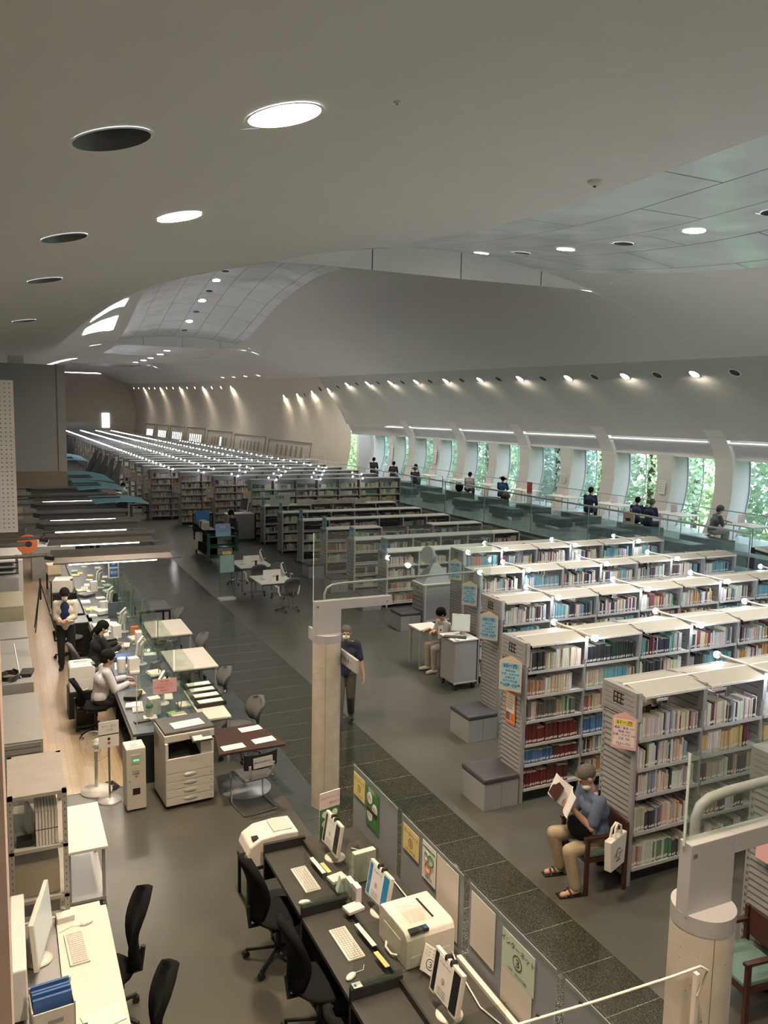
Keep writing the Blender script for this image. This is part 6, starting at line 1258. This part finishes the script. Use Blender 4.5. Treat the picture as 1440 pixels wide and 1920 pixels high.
# ---------------- people ----------------
def capsules(b, segs, m):
    for p0, r0, p1, r1 in segs:
        b.ell(p0, (r0, r0, r0), m, 14, 8); b.ell(p1, (r1, r1, r1), m, 14, 8)
        if (Vector(p1)-Vector(p0)).length > 1e-4: b.cyl(p0, p1, r0, m, 14, r1)
def fuse(b, name, parent, voxel, it=2):
    "melt overlapping solids into one continuous skin"
    o = b.build(name, None); md = o.modifiers.new('r', 'REMESH'); md.mode = 'VOXEL'; md.voxel_size = voxel; md.use_smooth_shade = True
    sm = o.modifiers.new('s', 'SMOOTH'); sm.factor = .6; sm.iterations = it
    dg = bpy.context.evaluated_depsgraph_get(); me = bpy.data.meshes.new_from_object(o.evaluated_get(dg)); old = o.data
    o.modifiers.clear(); o.data = me; bpy.data.meshes.remove(old); me.name = name
    if parent: o.parent = parent
    return o
def ik(s, h, l1, l2, bend):
    s, h, bend = Vector(s), Vector(h), Vector(bend); d = h-s; L = min(d.length, (l1+l2)*.999); d.normalize()
    a = (l1*l1-l2*l2+L*L)/(2*L); q = math.sqrt(max(0, l1*l1-a*a)); bend = (bend-d*bend.dot(d)).normalized()
    return s+d*a+bend*q, s+d*L
def hand(b, w, d, pn, side, m, curl=.5, k=1.0):
    "wrist w, finger direction d, palm normal pn (towards what is held), side +1 right hand"
    w, d, pn = Vector(w), Vector(d).normalized(), Vector(pn).normalized(); pn = (pn-d*pn.dot(d)).normalized(); x = d.cross(pn)*side
    T = Matrix((x, d, pn)).transposed().to_4x4(); b.ell(w+d*.045*k, (.040*k, .052*k, .017*k), m, 12, 8, T)
    for i, (off, L) in enumerate(((-.030, .068), (-.010, .078), (.010, .072), (.029, .055))):
        p = w+d*.085*k+x*off*k; q = p+(d*math.cos(curl*.8)+pn*math.sin(curl*.8))*L*.55*k; r = q+(d*math.cos(curl*2)+pn*math.sin(curl*2))*L*.5*k
        capsules(b, [(w+d*.05*k+x*off*.8*k, .011*k, p, .0098*k), (p, .0098*k, q, .009*k), (q, .009*k, r, .0075*k)], m)
    p = w+d*.02*k-x*.028*k; q = p+(-x*.6+d*.6+pn*.35).normalized()*.035*k; r = q+(-x*.15+d*.8+pn*.5).normalized()*.032*k
    capsules(b, [(p, .0125*k, q, .0115*k), (q, .0115*k, r, .009*k)], m)
def person(label, loc, rz, pose='stand', s=1.0, lean=8, head=(10, 0), hands=None, top=(.1, .1, .1), pants=(.02, .02, .02), sleeve='short', hair=M_hair, hairkind='short', mask=False, shoes=M_black, step=0, voxel=.009, feet=None, hat=None, inner=None, bend=(-1, -1), knee_out=.13, group=None, spread=0, skinm=M_skin, sandals=False, fingers=((0, 1, -.2), (0, 1, -.2)), palms=((0, 0, -1), (0, 0, -1)), handcurl=.5):
    t = thing('person', label, 'person', loc, rz, group); V_ = Vector; la = R(lean)
    mt = mk('cloth_top', top, .85, var=.08, scale=25); mp = mk('cloth_trousers', pants, .85, var=.08, scale=25)
    if pose == 'stand':
        hz = .90*s; hip = V_((0, 0, hz)); kn = [V_((sx*.10*s, (.16 if sx*step > 0 else -.02)*abs(step) if step else 0, .48*s)) for sx in (-1, 1)]
        an = [V_((sx*.10*s, (.24 if sx*step > 0 else -.22)*abs(step) if step else -.02, (.09 if not (step and sx*step < 0) else .13)*s)) for sx in (-1, 1)]
        if step: kn = [V_((sx*.09*s, .16*s if sx*step > 0 else .02*s, .49*s)) for sx in (-1, 1)]
    else:
        hz = .53; hip = V_((0, 0, hz)); kn = [V_((sx*knee_out, .42*s, .50)) for sx in (-1, 1)]; an = [V_((sx*knee_out, .40*s, .09)) for sx in (-1, 1)]
    if feet: an = [V_(f) for f in feet]; kn = [V_(((an[i].x+hip.x)*.5+(-1, 1)[i]*.09, max(kn[i].y, an[i].y+.04) if pose == 'sit' else kn[i].y, kn[i].z)) for i in (0, 1)]
    tl = .52*s; up = V_((0, math.sin(la), math.cos(la))); chest = hip+up*tl*.62; neck = hip+up*tl+V_((0, .01, 0)); fw = V_((0, 1, 0))
    hp, hy = R(head[0]), R(head[1]); hd = neck+V_((0, .035+.05*math.sin(hp), .135*s)); HR = Matrix.Rotation(hy, 4, 'Z') @ Matrix.Rotation(-hp, 4, 'X')
    sh = [neck+V_((sx*.175*s, -.01, -.055*s)) for sx in (-1, 1)]
    hands = hands or [(-.24*s, .08, hz-.10*s), (.24*s, .08, hz-.10*s)]
    el = []; wr = []
    for i in (0, 1):
        e, w = ik(sh[i], hands[i], .285*s, .245*s, ((-1, 1)[i]*.5, -1 if bend[i] < 0 else .3, -.8)); el.append(e); wr.append(w)
    b = MB(); k = s
    capsules(b, [(hip, .115*k, hip+up*.12*k, .11*k), (hip+V_((-.07*k, 0, 0)), .10*k, hip+V_((.07*k, 0, 0)), .10*k), (hip+up*.12*k, .105*k, chest, .12*k), (chest+V_((-.07*k, 0, 0)), .11*k, chest+V_((.07*k, 0, 0)), .11*k), (chest+V_((0, 0, .02)), .10*k, neck-up*.05*k, .07*k), (sh[0], .055*k, sh[1], .055*k), (neck-up*.03, .052*k, hd-V_((0, .02, .06*k)), .050*k)], skinm)
    for i in (0, 1):
        sx = (-1, 1)[i]; hj = hip+V_((sx*.085*k, 0, -.02)); capsules(b, [(hj, .085*k, kn[i], .058*k), (kn[i], .056*k, kn[i].lerp(an[i], .4), .052*k), (kn[i].lerp(an[i], .4), .052*k, an[i], .036*k), (an[i]+V_((0, -.02, -.03)), .036*k, an[i]+V_((sx*.015, .15*k, -.055)), .028*k)], skinm)
        capsules(b, [(sh[i], .052*k, el[i], .040*k), (el[i], .040*k, wr[i].lerp(el[i], .4), .034*k), (wr[i].lerp(el[i], .4), .034*k, wr[i], .025*k)], skinm)
        fd = V_(fingers[i]); hand(b, wr[i], fd, palms[i], sx, skinm, handcurl, k)
    def P(x, y, z): return hd+(HR @ V_((x*k, y*k, z*k)))
    Rh = HR.to_3x3().to_4x4()
    b.ell(P(0, -.012, .02), (.077*k, .095*k, .098*k), skinm, 18, 12, Rh); b.ell(P(0, .022, -.045), (.058*k, .066*k, .066*k), skinm, 16, 10, Rh); capsules(b, [(P(0, .085, .012), .010*k, P(0, .103, -.018), .014*k)], skinm)
    for sx in (-1, 1): b.ell(P(sx*.078, -.008, -.005), (.012*k, .022*k, .032*k), skinm, 10, 6, Rh)
    capsules(b, [(P(-.035, .076, .030), .012*k, P(.035, .076, .030), .012*k), (P(-.018, .078, -.052), .010*k, P(.018, .078, -.052), .010*k)], skinm)
    fuse(b, 'body', t, voxel, 2)
    # face details
    b = MB()
    for sx in (-1, 1): b.ell(P(sx*.031, .080, .012), (.012*k, .008*k, .006*k), M_ink, 8, 6, Rh)
    b.build('eyes', t); MB().ell(P(0, .090, -.052), (.020*k, .006*k, .005*k), M_lips, 10, 6, Rh).build('mouth', t)
    # hair
    b = MB()
    if hairkind != 'none':
        th = .010 if hairkind == 'cropped' else .020; b.ell(P(0, -.022, .042), ((.077+th)*k, (.094+th)*k, (.082+th)*k), hair, 16, 10, Rh)
        if hairkind != 'cropped': b.ell(P(0, -.045, -.005), ((.075+th)*k, .075*k, .085*k), hair, 14, 10, Rh)
        if hairkind == 'fringe': b.ell(P(0, .052, .065), (.070*k, .045*k, .042*k), hair, 14, 8, Rh)
        if hairkind in ('long', 'pony'): b.ell(P(0, -.06, -.06), (.072*k, .055*k, .11*k), hair, 12, 8, Rh); b.ell(P(0, .045, .068), (.074*k, .05*k, .040*k), hair, 14, 8, Rh)
        if hairkind == 'pony': capsules(b, [(P(0, -.11, -.02), .035*k, P(0, -.15, -.14), .032*k), (P(0, -.15, -.14), .032*k, P(.0, -.14, -.30), .016*k)], hair)
        fuse(b, 'hair', t, .010, 2)
    if mask: MB().ell(P(0, .050, -.040 if mask == 1 else -.075), (.058*k, .056*k, .046*k), M_maskw, 16, 10, Rh).build('face_mask', t)
    if hat:
        kind, hm = hat; b = MB(); Tm = Matrix.Translation(P(0, -.015, .055)) @ Rh
        b.M = Tm; b.lathe([(.105*k, 0), (.102*k, .045*k), (.075*k, .085*k), (.02*k, .10*k)], (0, 0, 0), hm, 20)
        if kind == 'cap': b.ell((0, .12*k, .005), (.075*k, .085*k, .010), hm, 16, 6)
        else: b.lathe([(.10*k, .008), (.19*k, -.02), (.19*k, -.014), (.10*k, .014)], (0, 0, 0), hm, 24)
        b.build('hat', t)
    # clothes
    b = MB(); c = .014
    capsules(b, [(hip+up*.02, .118*k+c, hip+up*.12*k, .112*k+c), (hip+V_((-.065*k, 0, .05)), .098*k+c, hip+V_((.065*k, 0, .05)), .098*k+c), (hip+up*.12*k, .108*k+c, chest, .122*k+c), (chest+V_((-.07*k, 0, 0)), .112*k+c, chest+V_((.07*k, 0, 0)), .112*k+c), (chest, .10*k+c, neck-up*.06*k, .072*k+c), (sh[0]-V_((0, 0, .01)), .055*k+c*.7, sh[1]-V_((0, 0, .01)), .055*k+c*.7)], mt)
    for i in (0, 1):
        if sleeve == 'short': capsules(b, [(sh[i], .060*k+c*.6, sh[i].lerp(el[i], .80), .054*k+c*.6)], mt)
        else: capsules(b, [(sh[i], .058*k+c*.6, el[i], .048*k+c), (el[i], .048*k+c, el[i].lerp(wr[i], .88), .034*k+c)], mt)
    fuse(b, 'shirt' if not inner else 'cardigan', t, .012, 3)
    if inner: b = MB(); b.ell(chest+V_((0, .085*k, -.02)), (.105*k, .050*k, .22*k), mk('cloth_inner', inner, .8), 14, 10); fuse(b, 'blouse', t, .012, 1)
    b = MB(); capsules(b, [(hip+V_((-.07*k, 0, 0)), .108*k+.006, hip+V_((.07*k, 0, 0)), .108*k+.006), (hip, .12*k, hip+up*.06, .116*k)], mp)
    for i in (0, 1):
        sx = (-1, 1)[i]; hj = hip+V_((sx*.085*k, 0, -.02)); capsules(b, [(hj, .098*k, kn[i], .074*k), (kn[i], .074*k, kn[i].lerp(an[i], .5), .066*k), (kn[i].lerp(an[i], .5), .066*k, an[i].lerp(kn[i], .05), .060*k)], mp)
    fuse(b, 'trousers', t, .012, 3)
    for i in (0, 1):
        sx = (-1, 1)[i]; b = MB(); a = an[i]
        if sandals: b.box(a.x-.05, a.x+.05, a.y-.07, a.y+.20, a.z-.09, a.z-.065, shoes); b.tube([(a.x-.05, a.y+.06, a.z-.07), (a.x-.02, a.y+.08, a.z-.01), (a.x+.02, a.y+.08, a.z-.01), (a.x+.05, a.y+.06, a.z-.07)], .014, shoes, 6); b.tube([(a.x-.05, a.y+.12, a.z-.07), (a.x, a.y+.12, a.z-.02), (a.x+.05, a.y+.12, a.z-.07)], .014, shoes, 6); b.build('sandal', t)
        else: capsules(b, [(a+V_((0, -.035, -.045)), .045*k, a+V_((0, .06, -.045)), .045*k), (a+V_((0, .06, -.045)), .045*k, a+V_((sx*.015, .16*k, -.055)), .036*k)], shoes); fuse(b, 'shoe', t, .012, 1)
    return t, hd, neck, wr, P
M_lips = mk('lips', (.35, .12, .10), .5); M_maskw = mk('mask_white', (.75, .76, .76), .7); M_straw = mk('straw', (.55, .47, .33), .8, var=.15, scale=60); M_capg = mk('cap_grey_cloth', (.12, .12, .13), .8)
# the man walking behind the middle column
person('man in navy polo shirt and white mask walking behind the middle column', (4.85, 11.62, 0), 158, 'stand', 1.0, 4, (6, 0), [(-.30, .10, .80), (.28, -.12, .82)], (.018, .024, .05), (.085, .085, .07), 'short', M_greyhair, 'cropped', 1, M_black, 1, fingers=((0, .2, -1), (0, .1, -1)), palms=((1, 0, 0), (-1, 0, 0)))
# the reader in the armchair
t, hd, nk, wr, P = person('seated man in blue-grey shirt and khaki trousers reading a magazine', (5.72, 6.50, -.02), 78, 'sit', 1.04, 10, (34, -8), [(-.11, .36, .90), (.13, .33, .88)], (.10, .13, .20), (.36, .29, .19), 'short', M_greyhair, 'cropped', 2, M_black, feet=[(-.24, .36, .10), (.17, .34, .10)], sandals=True, voxel=.007, fingers=((.3, .7, .5), (-.3, .7, .5)), palms=((.5, -.4, .2), (-.5, -.4, .2)), handcurl=.7, knee_out=.17)
t2 = thing('magazine', 'open magazine held up by the seated reader', 'magazine', (0, 0, 0)); t2.location = (5.33, 6.52, 1.0); t2.rotation_euler = (R(22), R(-14), R(84)); b = MB(); n = 8
for sx in (-1, 1):
    vs = []
    for i in range(n+1):
        u = i/n; x = sx*.20*u; y = .05*math.sin(u*math.pi)*.6+.10*u; vs += [(x, y, -.13), (x, y+.04, .13), (x, y-.008, -.13), (x, y+.032, .13)]
    b.add(vs, [f for i in range(n) for f in ((4*i, 4*i+1, 4*i+5, 4*i+4), (4*i+2, 4*i+6, 4*i+7, 4*i+3), (4*i+1, 4*i+3, 4*i+7, 4*i+5), (4*i, 4*i+4, 4*i+6, 4*i+2))], M_paper)
b.build('pages', t2); b = MB(); b.box(.02, .18, .115, .12, -.10, .08, M_redwood); b.M = None; b.build('cover_picture', t2)
t2 = thing('shoulder_bag', 'black bag lying on the seated reader lap', 'bag', (5.46, 6.48, .60), 78); MB().ell((0, .02, .06), (.17, .11, .12), M_blackfab, 16, 10).build('body', t2); MB().tube([(-.1, .0, .12), (-.14, -.12, .35), (-.08, -.16, .5)], .012, M_blackfab, 6).build('strap', t2)
t2 = thing('tote_bag', 'cream canvas tote bag hanging from the reader armchair', 'bag', (5.64, 6.13, .36), 22); b = MB(); b.prism([(-.15, 0), (.15, 0), (.18, .34), (-.18, .34)], 'y', -.04, .04, M_cream); b.build('body', t2, .01)
b = MB()
for y in (-.03, .03): b.tube([(-.07, y, .33), (-.06, y*.6, .44), (0, y*.3, .48), (.06, y*.6, .44), (.07, y, .33)], .012, M_cream, 6)
b.build('handles', t2); b = MB(); b.text('Like Work', .045, (0, -.0415, .16), (1, .0, .0), (0, 0, 1), M_ink); b.tube([(.055*math.cos(a*.4), -.042, .165+.05*math.sin(a*.4)) for a in range(2, 15)], .003, M_ink, 4); b.box(-.04, .04, -.0425, -.04, .085, .095, M_ink); b.build('print', t2)
# staff
t, hd, nk, wr, P = person('woman in cream cardigan and mask standing in the staff aisle with papers', (.95, 16.3, 0), 172, 'stand', .96, 3, (28, 0), [(-.06, .27, 1.05), (.08, .26, 1.03)], (.62, .56, .44), (.012, .012, .015), 'long', M_hair, 'long', 1, M_black, 0, inner=(.01, .02, .10), fingers=((.5, .7, 0), (-.5, .7, 0)), palms=((0, 0, -1), (0, 0, -1)))
sheets('brown paper held by the woman in the cream cardigan', (.96, 16.02, 1.02), 20, .2, .14, M_woodph, 1, .004)
t, hd, nk, wr, P = person('seated staff man in white shirt and glasses working at the counter', (1.20, 12.78, 0), -84, 'sit', 1.0, 10, (14, -6), [(-.12, .44, .79), (.16, .42, .78)], (.55, .54, .58), (.012, .012, .014), 'long', M_hair, 'fringe', 0, M_black)
b = MB(); b.tube([P(x, y, z) for x, y, z in ((-.08, 0, .015), (-.055, .088, .015), (-.01, .10, .012), (.01, .10, .012), (.055, .088, .015), (.08, 0, .015))], .004, M_black, 5); b.build('glasses', t); MB().tube([nk+Vector((-.05, .09, -.03)), nk+Vector((0, .16, -.24)), nk+Vector((.05, .09, -.03))], .004, M_blue, 5).build('lanyard', t)
person('seated staff woman in black with a ponytail at the counter', (1.32, 14.80, 0), -80, 'sit', .95, 12, (22, -10), [(-.1, .44, .80), (.14, .42, .79)], (.010, .010, .014), (.02, .02, .02), 'long', M_hair, 'pony', 1, M_black)
person('man in navy shirt standing at the book truck reading', (7.15, 27.3, 0), 96, 'stand', .98, 8, (34, 0), [(-.08, .32, 1.08), (.12, .32, 1.06)], (.012, .02, .045), (.012, .012, .016), 'short', M_hair, 'short', 0, M_black, voxel=.010)
sheets('open white book held by the navy-shirted standing man', (6.72, 27.3, 1.06), 95, .3, .2, M_paper, 4, .004, 'book', 'open_book')
person('person in pale shirt half hidden behind the computer cart', (7.86, 13.55, 0), 90, 'sit', .96, 14, (30, 0), [(-.12, .38, .86), (.05, .42, .86)], (.42, .40, .36), (.36, .33, .28), 'short', M_hair, 'short', 0, M_cream, voxel=.010)
boxthing('stool', 'round grey stool under the person behind the computer cart', 'stool', (7.88, 13.55, 0), 0, (.34, .34, .44), M_steel, .02)
# readers on the gallery
G = 'readers on the window gallery'; gv = .011
person('man in grey cap, mask and grey shirt reading at the nearest gallery table', (19.38, 17.7, GZ), -112, 'sit', 1.0, 16, (26, 0), [(-.08, .42, .84), (.1, .42, .84)], (.16, .17, .20), (.50, .50, .48), 'short', M_greyhair, 'short', 1, M_black, hat=('cap', M_capg), voxel=gv, group=G)
person('man in dark navy on the gallery, the nearer of the close pair', (18.75, 19.75, GZ), -75, 'sit', 1.0, 14, (30, 0), [(-.1, .40, .80), (.12, .40, .80)], (.02, .03, .06), (.02, .03, .05), 'short', M_greyhair, 'short', 1, M_black, voxel=gv, group=G)
person('person in dark blue on the gallery, the farther of the close pair', (18.95, 20.55, GZ), -60, 'sit', .96, 14, (30, 0), [(-.1, .40, .80), (.12, .40, .80)], (.03, .04, .10), (.02, .02, .03), 'long', M_hair, 'short', 0, M_black, voxel=gv, group=G)
person('broad man in navy top seated alone at a gallery table, seen from behind', (19.35, 23.4, GZ), -55, 'sit', 1.05, 12, (24, 0), [(-.1, .44, .82), (.12, .44, .82)], (.012, .025, .07), (.02, .02, .03), 'long', M_hair, 'short', 0, M_black, voxel=gv, group=G)
person('person in straw hat and blue shirt at a gallery table', (19.35, 29.2, GZ), -55, 'sit', 1.0, 12, (24, 0), [(-.16, .46, .80), (.12, .44, .80)], (.02, .06, .14), (.03, .04, .06), 'short', M_hair, 'short', 0, M_black, hat=('sun', M_straw), voxel=gv, group=G)
person('man in pale lilac shirt with a dark bag behind him on the gallery', (19.3, 31.9, GZ), -50, 'sit', 1.0, 20, (30, 0), [(-.1, .44, .80), (.12, .44, .80)], (.36, .33, .34), (.05, .05, .06), 'short', M_hair, 'short', 0, M_black, voxel=gv, group=G)
person('person in cream shirt at a farther gallery table', (19.45, 37.6, GZ), -50, 'sit', 1.0, 12, (24, 0), [(-.1, .44, .80), (.12, .44, .80)], (.62, .56, .44), (.1, .1, .1), 'short', M_hair, 'short', 0, M_black, voxel=gv, group=G)
person('person in dark top and grey hat beside the cream-shirted reader', (18.75, 36.2, GZ), -30, 'sit', .95, 16, (24, 0), [(-.1, .44, .80), (.12, .44, .80)], (.02, .025, .05), (.02, .02, .03), 'short', M_greyhair, 'short', 0, M_black, hat=('sun', M_steel), voxel=gv, group=G)
person('person in black reading, second from the far end of the gallery', (19.35, 40.0, GZ), -40, 'sit', 1.0, 14, (20, 0), [(-.2, .44, .80), (.12, .44, .80)], (.012, .012, .02), (.02, .02, .02), 'long', M_hair, 'short', 0, M_black, voxel=gv, group=G)
person('person in black seated at the far left end of the gallery', (19.6, 43.2, GZ), -40, 'sit', 1.05, 10, (16, 0), [(-.1, .44, .80), (.12, .44, .80)], (.02, .02, .022), (.02, .02, .02), 'long', M_hair, 'short', 0, M_black, voxel=gv, group=G)
person('reader in white shirt seated left of the far shelf ends', (5.62, 43.2, 0), 80, 'sit', 1.0, 12, (24, 0), [(-.1, .44, .80), (.12, .44, .80)], (.60, .60, .58), (.05, .05, .06), 'long', M_hair, 'short', 0, M_black, voxel=.012)
person('staff person far behind the hanging lamps in a light top', (2.75, 29.6, 0), 190, 'stand', 1.0, 4, (16, 0), None, (.5, .45, .38), (.02, .02, .02), 'long', M_hair, 'short', 0, M_black, voxel=.012)
for k, (x, y) in enumerate([(19.05, 40.0), (19.3, 43.2), (19.0, 29.2), (19.0, 31.9), (19.15, 37.6), (19.05, 23.4), (19.12, 17.85)]): boxthing('stool', 'small dark stool under a gallery reader, %s placed' % ordn[k], 'stool', (x, y, GZ), 0, (.36, .36, .42), M_benchblk, .02)
t2 = thing('paper_bag', 'brown paper bag on the gallery bench beside the close pair', 'bag', (18.5, 20.35, GZ+.43), -60); MB().box(-.17, .17, -.07, .07, 0, .36, M_woodph).build('body', t2); MB().tube([(-.08, 0, .36), (-.07, 0, .5), (.07, 0, .5), (.08, 0, .36)], .01, M_cream, 6).build('handles', t2); MB().box(-.08, .08, -.073, -.07, .1, .2, M_brownwood).build('print', t2)
t2 = thing('handbag', 'black bag on the bench near the lilac-shirted man', 'bag', (18.75, 31.75, GZ+.43), 0); MB().ell((0, 0, .2), (.2, .14, .22), M_blackfab, 14, 8).build('body', t2)
t2 = thing('handbag', 'brown bag beside the reader in the straw hat', 'bag', (19.05, 28.35, GZ+.43), 0); MB().ell((0, 0, .12), (.2, .14, .15), M_redwood, 14, 8).build('body', t2)
t2 = thing('handbag', 'dark bag with tan patches at the right end of the gallery', 'bag', (18.75, 14.7, GZ+.43), 0); MB().ell((0, 0, .16), (.2, .2, .2), M_blackfab, 14, 8).build('body', t2); MB().ell((-.15, -.1, .12), (.06, .06, .07), M_woodph, 10, 6).build('patch', t2)
